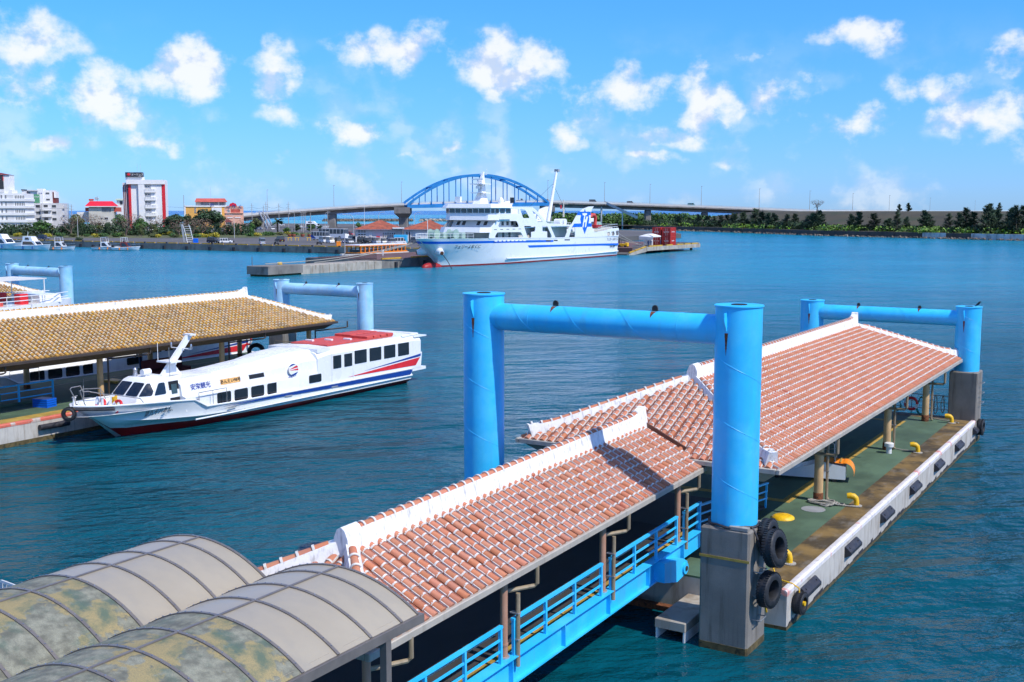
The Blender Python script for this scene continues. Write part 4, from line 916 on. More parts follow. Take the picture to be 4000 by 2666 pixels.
    def pane(nm, q, m='tinted_glass', inset=.12, off=.014):
        q = [Vector(v) for v in q]; c = sum(q, Vector()) / len(q); nn = (q[1] - q[0]).cross(q[-1] - q[0]).normalized()
        if nn.dot(c - Vector((0, c.y + 1.2, 1.8))) < 0: nn = -nn
        pts = [v + (c - v).normalized() * inset * (v - c).length + nn * off for v in q]
        ex = (pts[1] - pts[0]).normalized(); M = frame(pts[0], ex, pts[-1] - pts[0]); Mi = M.inverted(); lp = [(Mi @ v) for v in pts]
        return plate(nm, [rpoly([(v.x, v.y) for v in lp], .09)], .012, m, o, M)
    A, B2 = wh[1], wh[2]
    for i, j in ((1, 0),): 
        pane('windscreen', [A[1], ((A[0][0] + A[1][0]) / 2, A[0][1], A[0][2]), ((B2[0][0] + B2[1][0]) / 2, B2[0][1], B2[0][2]), B2[1]]); pane('windscreen', [((A[0][0] + A[1][0]) / 2, A[0][1], A[0][2]), A[0], B2[0], ((B2[0][0] + B2[1][0]) / 2, B2[0][1], B2[0][2])])
    pane('quarter_window', [A[0], A[5], B2[5], B2[0]]); pane('quarter_window', [A[2], A[1], B2[1], B2[2]])
    for sx in (-1, 1):
        pane('side_window', [(sx * 1.42, 3.85, 2.02), (sx * 1.42, 4.75, 2.02), (sx * 1.28, 4.75, 2.70), (sx * 1.28, 4.3, 2.70)])
        dr = MB(); dr.prism([(sx * 1.455, 4.95, 1.42), (sx * 1.455, 5.6, 1.42), (sx * 1.31, 5.6, 2.66), (sx * 1.31, 4.95, 2.66)], (sx * .02, 0, 0)); dr = dr.build('wheelhouse_door', 'black', o, smooth=0)
        MB().prism([(sx * 1.42, 5.08, 2.0), (sx * 1.42, 5.46, 2.0), (sx * 1.355, 5.46, 2.5), (sx * 1.355, 5.08, 2.5)], (sx * .025, 0, 0)).build('door_pane', 'blue_glass', dr, smooth=0)
        # lower window row
        M = frame((sx * 1.895, 0, 0), (0, 1, 0), (0, 0, 1))
        for k in range(5): y = 7.82 + k * 1.29; plate('cabin_window', [rrect(y, y + 1.02, 1.08, 1.70, .1)], .02, 'tinted_glass', o, M)
        M2 = frame((sx * 2.115, 0, 0), (0, 1, 0), (0, 0, 1))
        plate('square_window', [rrect(15.0, 16.1, 1.30, 1.78, .08)], .02, 'tinted_glass', o, M2)
        # upper cabin side
        M3 = frame((sx * 2.125, 0, 0), (0, 1, 0), (0, 0, 1))
        for k in range(4): y = 19.25 + k * 1.5; plate('saloon_window', [rrect(y, y + 1.2, 1.98, 2.82, .05)], .03, 'tinted_glass', o, M3)
        for y in (17.2, 18.25): plate('door_window', [rrect(y, y + .75, 1.92, 2.72, .05)], .034, 'tinted_glass', o, M3)
        for y in (17.08, 19.1): MB().box(sx * 2.12 - .03, sx * 2.12 + .03, y - .03, y + .03, 1.0, 2.85).build('door_frame', 'gel_white', o, smooth=0)
        tri = MB(); tri.prism([(sx * 2.13, 18.6, 1.24), (sx * 2.13, 25.7, 1.16), (sx * 2.13, 26.2, 1.66)], (sx * .008, 0, 0)); tri.build('red_stripe', 'signal_red', o, smooth=0)
        tri = MB(); tri.prism([(sx * 2.13, 20.2, 1.44), (sx * 2.13, 26.25, 1.73), (sx * 2.13, 26.3, 1.90), (sx * 2.13, 24, 1.72)], (sx * .008, 0, 0)); tri.build('blue_flash', 'navy', o, smooth=0)
        if sx > 0:
            text('hull_lettering', hull_text, .34, 'letter_black', o, (sx * 1.86, 4.2, 1.30), (-.12, 1, 0), (.32, 0, 1), .01, shear=.25)
            bpy.context.view_layer.update()
            text('operator_lettering', '安栄観光', .36, 'letter_blue', o, (1.575, 6.95, 2.18), (0, 1, 0), (-.20, 0, 1), .012)
            pl_ = MB(); pl_.prism([(1.585, 8.4, 2.04), (1.585, 9.9, 2.04), (1.525, 9.9, 2.34), (1.525, 8.4, 2.34)], (.015, 0, 0)); pl_ = pl_.build('name_board', 'orange_plate', o, smooth=0)
            text('name_lettering', sign_text, .26, 'letter_black', pl_, (1.578, 9.15, 2.185), (0, 1, 0), (-.20, 0, 1), .012, bold=.004)
            b = MB(); b.prism([(1.57, 10.6, 2.08), (1.57, 11.8, 2.08), (1.52, 11.8, 2.32), (1.52, 10.6, 2.32)], (.012, 0, 0)); b.build('vent_slot', 'black', o, smooth=0)
            # striped oval emblem
            Me = frame((1.945, 13.85, 2.28), (0, 1, .0), (-.07, 0, 1))
            def oval(a0, a1, y0=None): return [(.42 * math.cos(R(a)), .34 * math.sin(R(a))) for a in range(a0, a1 + 1, 10)]
            plate('emblem', [oval(0, 350)], .012, 'gel_white', o, Me)
            for (mt, l) in (('navy', oval(60, 150)), ('navy', oval(-120, -30)), ('signal_red', [(-.40, .02), (.30, .22), (.40, .08)]), ('signal_red', [(-.40, -.03), (.40, .02), (.40, -.09)])):
                plate('emblem_stripe', [l], .02, mt, o, Me)
            text('emblem_lettering', 'ANEI KANKO', .17, 'letter_blue', o, (1.97, 13.9, 1.88), (.03, 1, 0), (-.1, 0, 1), .012)
    # upper saloon
    up = [(2.12, .98), (2.12, 2.85), (2.0, 3.05), (1.85, 3.22), (0, 3.30)]
    uf = [(2.10, .98), (2.10, 2.7), (1.95, 2.95), (1.7, 3.05), (0, 3.12)]
    MB().loft([P(15.8, uf), P(16.9, up), P(25.6, up), P(26.3, [(2.12, .98), (2.12, 2.80), (2.0, 3.0), (1.85, 3.18), (0, 3.25)])]).build('saloon', 'gel_white', o, smooth=30)
    MB().box(-2.0, 2.0, 15.9, 17.1, 3.02, 3.26).build('roof_step', 'gel_white', o)
    rd = MB(); rd.box(-1.5, 1.5, 17.4, 24.0, 3.26, 3.335); rd = rd.build('roof_deck', 'raft_red', o, smooth=0)
    for k in range(4):
        for j in range(2): MB().bb(-1.5 + j * 1.62, -.1 + j * 1.62, 21.6 + k * .72 - .3 * j, 22.2 + k * .72 - .3 * j, 3.34, 3.50, .03).build('raft_box', 'raft_red', rd); 
    for k in range(3): MB().bb(-1.2 + k * .8, -.6 + k * .8, 18.4 + k * .9, 18.6 + k * .9, 3.34, 3.44, .02).build('raft_label', 'gel_white', rd)
    MB().path([(-1.9, 24.4, 3.2), (-1.9, 26.2, 3.25), (1.9, 26.2, 3.25), (1.9, 24.4, 3.2)], .09, 6).build('roof_rail', 'gel_white', o)
    MB().box(-2.1, 2.1, 25.6, 27.0, 3.05, 3.13).build('roof_overhang', 'gel_white', o)
    # stern deck
    MB().box(-2.1, 2.1, 25.2, 26.9, .78, .98).build('stern_platform', 'gel_white', o)
    for x in (-2.05, 2.05):
        MB().prism([(x - .03, 25.6, .98), (x - .03, 26.35, .98), (x - .03, 26.5, 2.0), (x - .03, 25.6, 2.0)], (.06, 0, 0)).build('stern_bulwark', 'gel_white', o, smooth=0)
        MB().tube((x * .95, 26.4, 1.9), (x * .95, 26.4, 2.25), .06, n=8).build('bitt', 'gel_white', o)
        for y in (6.4, 17.0, 24.8): MB().lathe([(.05, 1.0), (.05, 1.22), (.085, 1.25), (.085, 1.29)], (x * .97, y, 0 if y > 7 else .35), 8).build('bitt', 'gel_white', o)
    MB().path([(-1.9, 27.0, .85), (1.9, 27.0, .85)], .1, 8).build('stern_fender', 'fender_rubber', o)
    # bow fittings
    for x in (-.75, .75): MB().path([(x * .5, .5, 1.95), (x * .42, .38, 2.35), (x * .5, .2, 2.75), (x * .6, .35, 2.82), (x * 1.0, 1.1, 2.78), (x * 1.1, 1.3, 2.45), (x * 1.25, 1.7, 2.4), (x * 1.9, 3.0, 2.05), (x * 2.0, 3.2, 1.75)], .025, 6).build('pulpit_rail', 'steel_rail', o)
    for x in (-.62, .62): MB().path([(x * .9, .75, 2.35), (x * .7, .4, 2.35)], .02, 6).build('pulpit_bar', 'steel_rail', o); MB().tube((x * 1.05, 1.2, 1.85), (x * 1.05, 1.2, 2.78), .02, n=6).build('pulpit_post', 'steel_rail', o)
    for x in (-.55, .75): MB().lathe([(.07, 1.9), (.07, 2.25), (.11, 2.27), (.11, 2.31)], (x, .55 if x < 0 else 1.2, 0), 10).build('bitt', 'gel_white', o)
    MB().path([(.35, 1.2 + .0 * 1, 1.9), (.35, 1.3, 2.3)], .1, 8).build('rope_post', 'gel_white', o)
    for k in range(4): MB().path([(.45 + .10 * math.sin(2 * math.pi * i / 14 + k), 2.2 + .12 * math.cos(2 * math.pi * i / 14 + k), 1.95 + .28 * math.cos(2 * math.pi * i / 14) - .02 * k) for i in range(14)], .03, 6, closed=True).build('yellow_rope', 'rope_yellow', o)
    for k in range(3): MB().path([(1.56, 6.2 + .22 * math.sin(2 * math.pi * i / 14), 1.42 + .28 * math.cos(2 * math.pi * i / 14)) for i in range(14)], .028 + .004 * k, 6, closed=True).build('blue_rope', 'rope_blue', o)
    MB().path([(2.12, 6.3, 1.5), (2.12, 6.3, 1.95), (2.12, 8.3, 1.95), (2.12, 8.3, 1.05)], .025, 6).build('side_rail', 'steel_rail', o); MB().tube((2.12, 7.3, 1.05), (2.12, 7.3, 1.95), .02, n=6).build('side_rail_post', 'steel_rail', o)
    MB().bb(1.2, 1.75, 6.5, 7.4, 1.05, 1.75, .06).build('locker', 'gel_white', o)
    # mast, lamps, horn
    MB().prism([(-.09, 5.6, 2.80), (-.09, 7.0, 2.72), (-.09, 6.6, 3.2), (-.09, 6.75, 3.55), (-.09, 7.85, 4.75), (-.09, 7.55, 4.85), (-.09, 6.3, 3.55)], (.18, 0, 0)).build('mast', 'gel_white', o, smooth=30)
    MB().box(-.55, .55, 5.85, 6.6, 3.46, 3.54).build('mast_platform', 'gel_white', o); MB().path([(-.8, 7.1, 4.12), (.8, 7.1, 4.12)], .03, 6).build('crosstree', 'gel_white', o)
    for x in (-.78, .78): MB().lathe([(.04, 4.12), (.05, 4.2), (.05, 4.34), (.03, 4.4)], (x, 7.1, 0), 8).build('nav_lamp', 'chrome', o)
    MB().tube((-.5, 5.9, 3.5), (-.5, 5.9, 4.5), .015, n=5).build('aerial', 'gel_white', o); MB().tube((.95, 5.4, 2.8), (.95, 5.4, 4.4), .018, n=5).build('aerial', 'steel_rail', o)
    MB().box(-.3, .3, 7.5, 7.9, 4.78, 4.86).build('radar_bar', 'gel_white', o)
    MB().tube((-.2, 4.55, 3.08), (-.2, 5.05, 3.08), .17, .17, n=14).build('searchlight', 'gel_white', o); MB().tube((-.2, 4.8, 2.84), (-.2, 4.8, 3.0), .06, n=8).build('searchlight_foot', 'gel_white', o)
    MB().lathe([(.13, 2.84), (.13, 2.98), (.11, 3.0), (.12, 3.2), (.05, 3.3)], (-.75, 4.55, 0), 12).build('camera_dome', 'chrome', o)
    return o
bt = passenger_boat('white passenger boat with red and blue stripes moored in front of the ochre roof', W(-37.1, 7.5, 0), '第九十八あんえい号', 'あんえい98号')
bt2 = passenger_boat('white passenger boat half hidden in the shade behind the ochre roofed pier', W(-52.9, 7.2, 0), '第八十八あんえい号', 'あんえい88号')
tyre('tyre fender hung on the bow of the front passenger boat', W(-37.1, 7.30, 1.60), (R(90), 0, TH + R(35)), .34, .26)
o = W(-36.9, 9.0, 1.75); life_ring('life_ring', 'red and white life ring on the foredeck nearest the bow rail', W(-37.25, 9.3, 1.74), TH, R(62)); life_ring('life_ring', 'red and white life ring on the foredeck beside the yellow rope', W(-36.25, 9.5, 1.74), TH, R(62))
life_ring('life_ring', 'red life ring hung at the stern of the shaded boat', W(-50.6, 33.3, 1.9), TH, R(90))
# third pier and tall sightseeing boat at the left edge
roof4 = thing('pier_roof', 'ochre tiled roof end behind the cyan boat at the left edge', 'roof', W(-82.1, 0, 0))
tiled_roof(roof4, -4.35, 4.35, 8, 36.0, 4.03, .42, near='gable', tm='ochre_tile', pan='ochre_pan', mort='lichen_mortar', gut='brown_gutter', sof='brown_soffit', view=None, fillet=False, ptc=.30, ex=.30, band=.065, blocks=False)
pier3 = thing('floating_pier', 'third floating pier far left behind the sightseeing boat', 'pontoon', W(-82.1, 0, 0))
MB().box(-5.2, 5.2, 6, 37, -.9, 1.0).build('hull', 'white_concrete', pier3, smooth=0)
for y in (12, 22, 33):
    for x in (-3, 3): MB().lathe([(.17, 1.0), (.17, 3.7)], (x, y, 0), 12).build('roof_post', 'tan_post', pier3)
o = thing('sightseeing_boat', 'white and cyan sightseeing boat with an awning deck at the left edge', 'boat', W(-62.2, 0, .55), TH + .02)
S = [(27.0, .15, 4.5), (26, 1.0, 4.5), (24, 1.9, 4.45), (20, 2.5, 4.4), (10, 2.6, 4.35), (0, 2.6, 4.35)]
secs = [[(b_, y, z), (b_ * 1.0, y, z - .72), (b_ * .96, y, z - 1.4), (b_ * .85, y - 1.2 * (y > 23), .3), (0, y - 2 * (y > 23), -.5), (-b_ * .85, y - 1.2 * (y > 23), .3), (-b_ * .96, y, z - 1.4), (-b_, y, z - .72), (-b_, y, z)] for y, b_, z in S]
MB().loft(secs, rows=[0, 1, 0, 0, 0, 0, 1, 0]).build('hull', ['gel_white', 'sky_blue'], o, smooth=40)
MB().loft([[(b_ * .95, y, z - .02), (-b_ * .95, y, z - .02)] for y, b_, z in S], cap=False).build('deck', 'gel_white', o, smooth=0)
MB().loft([[(1.6, y, 4.4), (1.5, y, 5.0), (-1.5, y, 5.0), (-1.6, y, 4.4)] for y in (23.2, 25.0)]).build('wheelhouse', 'gel_white', o, smooth=20)
MB().box(-1.9, 1.9, 6, 23.6, 6.15, 6.22).build('awning', 'wall_grey', o)
for y in (9, 13.5, 18.5, 23.4):
    for x in (-1.85, 1.85): MB().tube((x, y, 4.4), (x, y, 6.16), .04, n=6).build('awning_post', 'gel_white', o)
for x in (-2.3, 2.3):
    for z in (4.75, 5.05): MB().path([(x, 0, z), (x, 21, z), (x * .85, 24, z), (x * .45, 26, z)], .03, 5).build('guard_rail', 'gel_white', o)
    for y in range(4, 24, 2): MB().tube((x, y, 4.35), (x, y, 5.05), .025, n=5).build('stanchion', 'gel_white', o)
for y in (14, 16, 18, 20): MB().bb(-1.5, 1.5, y - .3, y + .3, 4.36, 4.66, .04).build('red_seat', 'raft_red', o)
for x in (-1.2, 1.2): MB().bb(x - .35, x + .35, 21.6, 22.3, 4.36, 5.15, .05).build('locker', 'signal_red', o)
# ------------------------------------------------------------------ harbour land, quay, wharf, mole
ZQ = 1.8
def slab(name, pts, z0, z1, m, label, cat, kind='structure', parent=None):
    b = MB(); b.prism([(p[0], p[1], z0) for p in pts], (0, 0, z1 - z0)); o = b.build(name, m, parent, smooth=0)
    if not parent: tag(o, label, cat, kind=kind)
    return o
wp = lambda t, s: tuple(W(t, s))[:2]
slab('quay_ground', [wp(-420, 207), wp(-150, 207), wp(-150, 300), wp(-175, 330), wp(-180, 420), wp(-210, 470), wp(-420, 620), wp(-700, 620), wp(-700, 207)], -2, ZQ, 'asphalt', 'grey asphalt quay and parking ground', 'ground')
qw = thing('quay_wall', 'long grey concrete quay wall below the parking ground', 'wall', W(0, 207, 0))
for i in range(28):
    x = -150 - i * 9.6; MB().box(x - 9.56, x, -.35, .0, -1.5, ZQ + .004).build('panel', 'quay_wall', qw, smooth=0)
    MB().box(x - .9, x - .1, -.75, -.35, -.6, 1.1).build('fender', 'fender_rubber', qw, smooth=0)
    for k in range(2):
        MB().box(x - 4.2 - k * 4.7, x - .5 - k * 4.7, .05, .35, ZQ, ZQ + .28).build('wheel_stop', 'kerb_yellow', qw, smooth=0)
    MB().box(x - .45, x - .05, .1, .5, ZQ, ZQ + .35).build('mooring_post', 'black', qw, smooth=0)
slab('wharf', [wp(-150, 151), wp(-130.4, 151), wp(-130.4, 241), wp(-118, 241.5), wp(-118, 242), wp(-128, 262), wp(-128, 300), wp(-150, 300)], -2, ZQ - .004, 'wharf_brick', 'reddish brick paved wharf beside the large ferry', 'wharf')
ww = thing('wharf_wall', 'dark concrete face of the wharf at the ferry bow', 'wall', W(-130.4, 151, 0))
for i in range(9): MB().box(-.0, .35, i * 10, i * 10 + 9.96, -1.5, ZQ - .05).build('panel', 'quay_wall', ww, smooth=0); MB().box(.35, .7, i * 10 + 4, i * 10 + 4.7, -.4, 1.2).build('fender', 'fender_rubber', ww, smooth=0); MB().box(-.4, -.05, i * 10 + .6, i * 10 + 7, ZQ, ZQ + .28).build('wheel_stop', 'kerb_yellow', ww, smooth=0)
MB().box(-19.6, 0, -.35, .0, -1.5, ZQ - .05).build('panel', 'quay_wall', ww, smooth=0)
ml = thing('mole', 'low stained concrete block mole reaching out from the wharf', 'mole', W(-134.0, 118.0, 0))
MB().bb(-.6, 4.6, 0, 9.0, .35, 1.82, .05).build('cap_block', 'quay_wall', ml); MB().box(-.1, 4.3, .4, 8.8, -1.5, .35).build('footing', 'algae', ml)
MB().box(-.1, 4.3, .38, .40, .35, 1.25).build('face_patch', 'mole_stone', ml)
for i in range(9): y = 9.05 + i * 2.70; MB().bb(.0, 3.9 + random.uniform(-.06, .06), y, y + 2.64, -1.5, 1.62 + random.uniform(-.06, .06), .06).build('block', 'mole_stone', ml)
MB().box(-2.6, .0, 9.0, 33.0, -1.5, 1.5).build('walkway', 'quay_wall', ml, smooth=0)
MB().bb(.6, 1.1, 6.5, 7.4, 1.82, 2.25, .08).build('bollard', 'yellow_paint', ml); MB().tube((-.2, 1, 1.82), (-.2, 1, 3.4), .05, n=5).build('pole', 'rust', ml)
fe = thing('wharf_fence', 'dark iron fence along the wharf edge behind the mole', 'fence', W(-147, 151.2, ZQ))
for k in range(2): MB().box(0, 15.4, -.03, .03, .15 + k * .95, .22 + k * .95).build('rail', 'black', fe, smooth=0)
for k in range(60): MB().box(k * .26, k * .26 + .05, -.02, .02, 0, 1.15).build('bar', 'black', fe, smooth=0)
for i, (p0, p1, sag) in enumerate(((W(-133.2, 121.3, 2.1), W(-126.5, 160.8, 5.6), .9), (W(-132.0, 133, 1.9), W(-127.0, 161.5, 5.6), .6))):
    o = thing('mooring_line', ['upper white mooring line from the mole bollard to the ferry bow', 'lower white mooring line from the mole to the ferry bow'][i], 'rope', (0, 0, 0), 0)
    MB().path([p0.lerp(p1, k / 12) - Vector((0, 0, sag * 4 * (k / 12) * (1 - k / 12))) for k in range(13)], .075, 5).build('line', 'rope_grey', o)
o = thing('wharf_lamp', 'slim lamp pole on the wharf in front of the parked vans', 'lamp', W(-146.3, 159, ZQ)); MB().tube((0, 0, 0), (0, 0, 4.8), .1, .06, n=6).build('pole', 'galvanised', o); MB().box(-.35, .35, -.3, .3, 4.8, 4.95).build('lamp_head', 'galvanised', o)
person('person in white standing on the wharf near the ferry bow', W(-139.6, 163.5, ZQ), TH + 1, 'cloth_white', 'cloth_white')
# ------------------------------------------------------------------ stern dock with ramp and containers
dk = thing('stern_dock', 'concrete dock with sloping ramp and yellow kerbs behind the ferry', 'dock', W(0, 0, 0))
b = MB(); b.prism([(-129, 250, ZQ - .7), (-118.0, 250, ZQ - .7), (-118.0, 287.5, ZQ - .7), (-129, 287.5, ZQ - .7)], (0, 0, .69)); b.build('slab', 'asphalt', dk, smooth=0)
b = MB(); b.add([(-129, 238.5, .25), (-118.0, 238.5, .25), (-118.0, 250.02, ZQ - .01), (-129, 250.02, ZQ - .01), (-129, 238.5, -1), (-118.0, 238.5, -1), (-118.0, 250.02, -.2), (-129, 250.02, -.2)], [(0, 1, 2, 3), (0, 4, 5, 1), (1, 5, 6, 2), (4, 7, 6, 5), (0, 3, 7, 4)]); b.build('ramp', 'asphalt', dk, smooth=0)
MB().box(-118.02, -117.6, 250, 287.6, .75, ZQ + .02).build('edge_wall', 'mole_stone', dk, smooth=0)
b = MB(); b.prism([(-118.02, 239, -.3), (-118.02, 250, .6), (-118.02, 250, ZQ + .02), (-118.02, 239, .32)], (.4, 0, 0)); b.build('ramp_wall', 'mole_stone', dk, smooth=0)
for k in range(3):
    y = 239.3 + k * 3.6; z = .3 + (y - 238.5) * .130; z2 = .3 + (y + 3.1 - 238.5) * .130
    MB().prism([(-118.0, y, z + .05), (-118.0, y + 3.1, z2 + .05), (-118.0, y + 3.1, z2 + .35), (-118.0, y, z + .35)], (.38, 0, 0)).build('kerb', 'kerb_yellow', dk, smooth=0)
for y in (251.5, 256, 263, 270.5, 276, 281.5): MB().box(-118.0, -117.62, y, y + 4.3, ZQ + .02, ZQ + .36).build('kerb', 'kerb_yellow', dk, smooth=0)
MB().box(-129, -118, 287.5, 287.9, .75, ZQ + .3).build('edge_wall', 'mole_stone', dk, smooth=0)
for y in (262, 283): MB().tube((-118.6, y, -1.5), (-118.6, y, .8), .4, n=8).build('pile', 'algae', dk)
def container(label, p, txt):
    o = thing('shipping_container', label, 'container', p, TH, 'red containers at the dock end'); L, Wd, H = 3.7, 2.45, 2.5
    MB().box(-Wd / 2 + .03, Wd / 2 - .03, -L / 2 + .03, L / 2 - .03, .08, H - .06).build('body', 'container_red', o, smooth=0)
    for x in (-1, 1):
        for y in (-1, 1): MB().box(x * Wd / 2 - .07, x * Wd / 2 + .07, y * L / 2 - .07, y * L / 2 + .07, 0, H).build('corner_post', 'container_red', o, smooth=0)
    for z in (.0, H - .12): MB().box(-Wd / 2, Wd / 2, -L / 2, L / 2, z, z + .12).build('frame_rail', 'container_red', o, smooth=0)
    rb = MB()
    for k in range(11): y = -L / 2 + .25 + k * .32; rb.box(-Wd / 2 - .01, Wd / 2 + .01, y, y + .14, .14, H - .14)
    for k in range(6): x = -Wd / 2 + .2 + k * .38; rb.box(x, x + .16, -L / 2 - .01, -L / 2 + .03, .14, H - .14)
    tag(rb.build('corrugation', 'container_red', o, smooth=0), kind='stuff')
    for x in (-.25, .25): MB().tube((x, -L / 2 - .04, .2), (x, -L / 2 - .04, H - .2), .025, n=5).build('lock_rod', 'galvanised', o)
    text('lettering', txt, .42, 'letter_white', o, (Wd / 2 + .02, 0, 1.25), (0, 1, 0), (0, 0, 1), .01); text('lettering', txt, .34, 'letter_white', o, (0, -L / 2 - .05, 1.2), (1, 0, 0), (0, 0, 1), .01)
    return o
for i, (t, s, z, txt) in enumerate(((-122.6, 269.0, 0, '南日本汽船'), (-119.6, 269.0, 0, '福山海運'), (-122.6, 269.0, 2.52, '福山海運'), (-119.6, 269.0, 2.52, '南日本汽船'))):
    container(['red container at the bottom beside the white canopy', 'red container at the bottom nearest the open water', 'red container on top beside the white canopy', 'red container on top nearest the open water'][i], W(t, s, ZQ + z), txt)
o = thing('canopy_tent', 'white canopy tent on the dock in front of the red containers', 'tent', W(-121.8, 261.0, ZQ))
for x in (-2.0, 2.0):
    for y in (-2.6, 2.6): MB().tube((x, y, 0), (x, y, 2.5), .05, n=6).build('pole', 'galvanised', o)
b = MB(); b.loft([[(-2.1, -2.7, 2.45), (-2.1, -2.7, 2.75), (0, -2.0, 3.35), (2.1, -2.7, 2.75), (2.1, -2.7, 2.45)], [(-2.1, 2.7, 2.45), (-2.1, 2.7, 2.75), (0, 2.0, 3.35), (2.1, 2.7, 2.75), (2.1, 2.7, 2.45)]]); b.build('canopy', 'wall_white', o, smooth=0)
MB().box(-2.1, 2.1, -2.75, -2.71, 1.75, 2.5).build('valance', 'wall_grey', o)
o = thing('machine_cabinet', 'white equipment cabinet under the canopy tent', 'cabinet', W(-124.6, 266, ZQ)); MB().bb(-1.2, 1.2, -.6, .6, 0, 2.0, .05).build('case', 'wall_white', o)
for k in range(2): MB().box(-1.1 + k * 1.2, -.1 + k * 1.2, -.63, -.6, .2, 1.8).build('door', 'wall_grey', o)
for i, (t, s) in enumerate(((-120.0, 256.0), (-119.6, 257.0), (-119.6, 263.2))):
    person(['person in blue work clothes with hands low, left of the pair by the canopy', 'person in dark blue standing right of the pair by the canopy', 'person in blue standing alone beside the red containers'][i], W(t, s, ZQ), TH + i, 'denim', 'denim', i % 2)
def forklift():
    o = thing('forklift', 'yellow forklift parked at the ferry stern', 'forklift', W(-124.0, 248.5, ZQ - .2), TH + R(90))
    MB().bb(-.6, .6, -1.2, 1.2, .35, 1.1, .1).build('body', 'yellow_paint', o); MB().bb(-.55, .55, -1.5, -.7, .4, 1.35, .12).build('counterweight', 'yellow_paint', o)
    MB().box(-.55, .55, -.6, .8, 2.05, 2.12).build('roof_guard', 'black', o)
    for x in (-.5, .5):
        for y in (-.55, .75): MB().tube((x, y, 1.0), (x, y, 2.08), .04, n=5).build('roof_post', 'black', o)
        MB().box(x * .7 - .05, x * .7 + .05, 1.2, 1.32, .1, 2.6).build('mast_rail', 'black', o); MB().box(x * .7 - .06, x * .7 + .06, 1.3, 2.2, .12, .18).build('fork', 'black', o)
        for y in (-.9, .8): MB().tube((x * 1.25 - .1, y, .35), (x * 1.25 + .1, y, .35), .35, n=14).build('wheel', 'tyre_rubber', o)
forklift()
# ------------------------------------------------------------------ the large ferry
FB = 6.0                                                 # half beam
fr = thing('large_ferry', 'large white car ferry with blue stripes berthed at the wharf', 'ferry', W(-124.9, 156.0, 0))
FS = [  # y, deck half breadth, waterline half breadth, deck z, y shift at the waterline
    (.0, .15, .02, 5.95), (1.5, 1.6, .05, 5.9), (4.0, 3.2, .10, 5.88), (7.5, 4.6, .9, 5.85), (12, 5.6, 2.6, 5.8), (18, 6.0, 4.2, 5.75), (25, 6.0, 5.5, 5.65), (34, 6.0, 5.9, 5.5), (45, 6.0, 6.0, 5.35), (60, 6.0, 6.0, 5.2), (70, 6.0, 5.9, 5.1), (79.3, 5.9, 5.6, 5.1)]
def stem(z): return 6.6 if z < .3 else 6.6 - 6.6 * ((z - .3) / 5.65) ** 1.6
secs = []
for y, bd, bw, zd in FS:
    fl = lambda k: bw + (bd - bw) * k
    h = [(bd, zd), (fl(.90), zd - .55), (fl(.82), zd - 1.05), (fl(.55), zd * .55), (fl(.22), zd * .28), (bw, .32), (bw * .9, -.6), (0, -1.5)]
    p = [(x, max(y, stem(z)), z) for x, z in h]; secs.append(p + [(-x, yy, z) for x, yy, z in p[-2::-1]])
rw = [0, 1, 0, 0, 0, 2, 2, 2, 2, 0, 0, 0, 1, 0, 0]
k1 = 8
MB().loft(secs[:k1 + 1], rows=rw).build('bow_hull', ['ferry_white', 'stripe_blue', 'antifoul_red'], fr, smooth=45)
rw2 = [0, 0, 0, 0, 0, 2, 2, 2, 2, 0, 0, 0, 0, 0, 0]
MB().loft(secs[k1:], rows=rw2).build('aft_hull', ['ferry_white', 'stripe_blue', 'antifoul_red'], fr, smooth=45)
MB().loft([[(bd * .97, max(y, .3), zd - .05), (-bd * .97, max(y, .3), zd - .05)] for y, bd, bw, zd in FS], cap=False).build('main_deck', 'winch_green', fr, smooth=0)
MB().path([(0, 1.7, -.35), (0, 2.3, -.02), (0, 3.6, .12), (0, 5.4, .10), (0, 7.6, .0), (0, 9.5, -.2)], [.25, .70, .85, .85, .75, .5], 12).build('bulbous_bow', 'antifoul_red', fr, smooth=70)
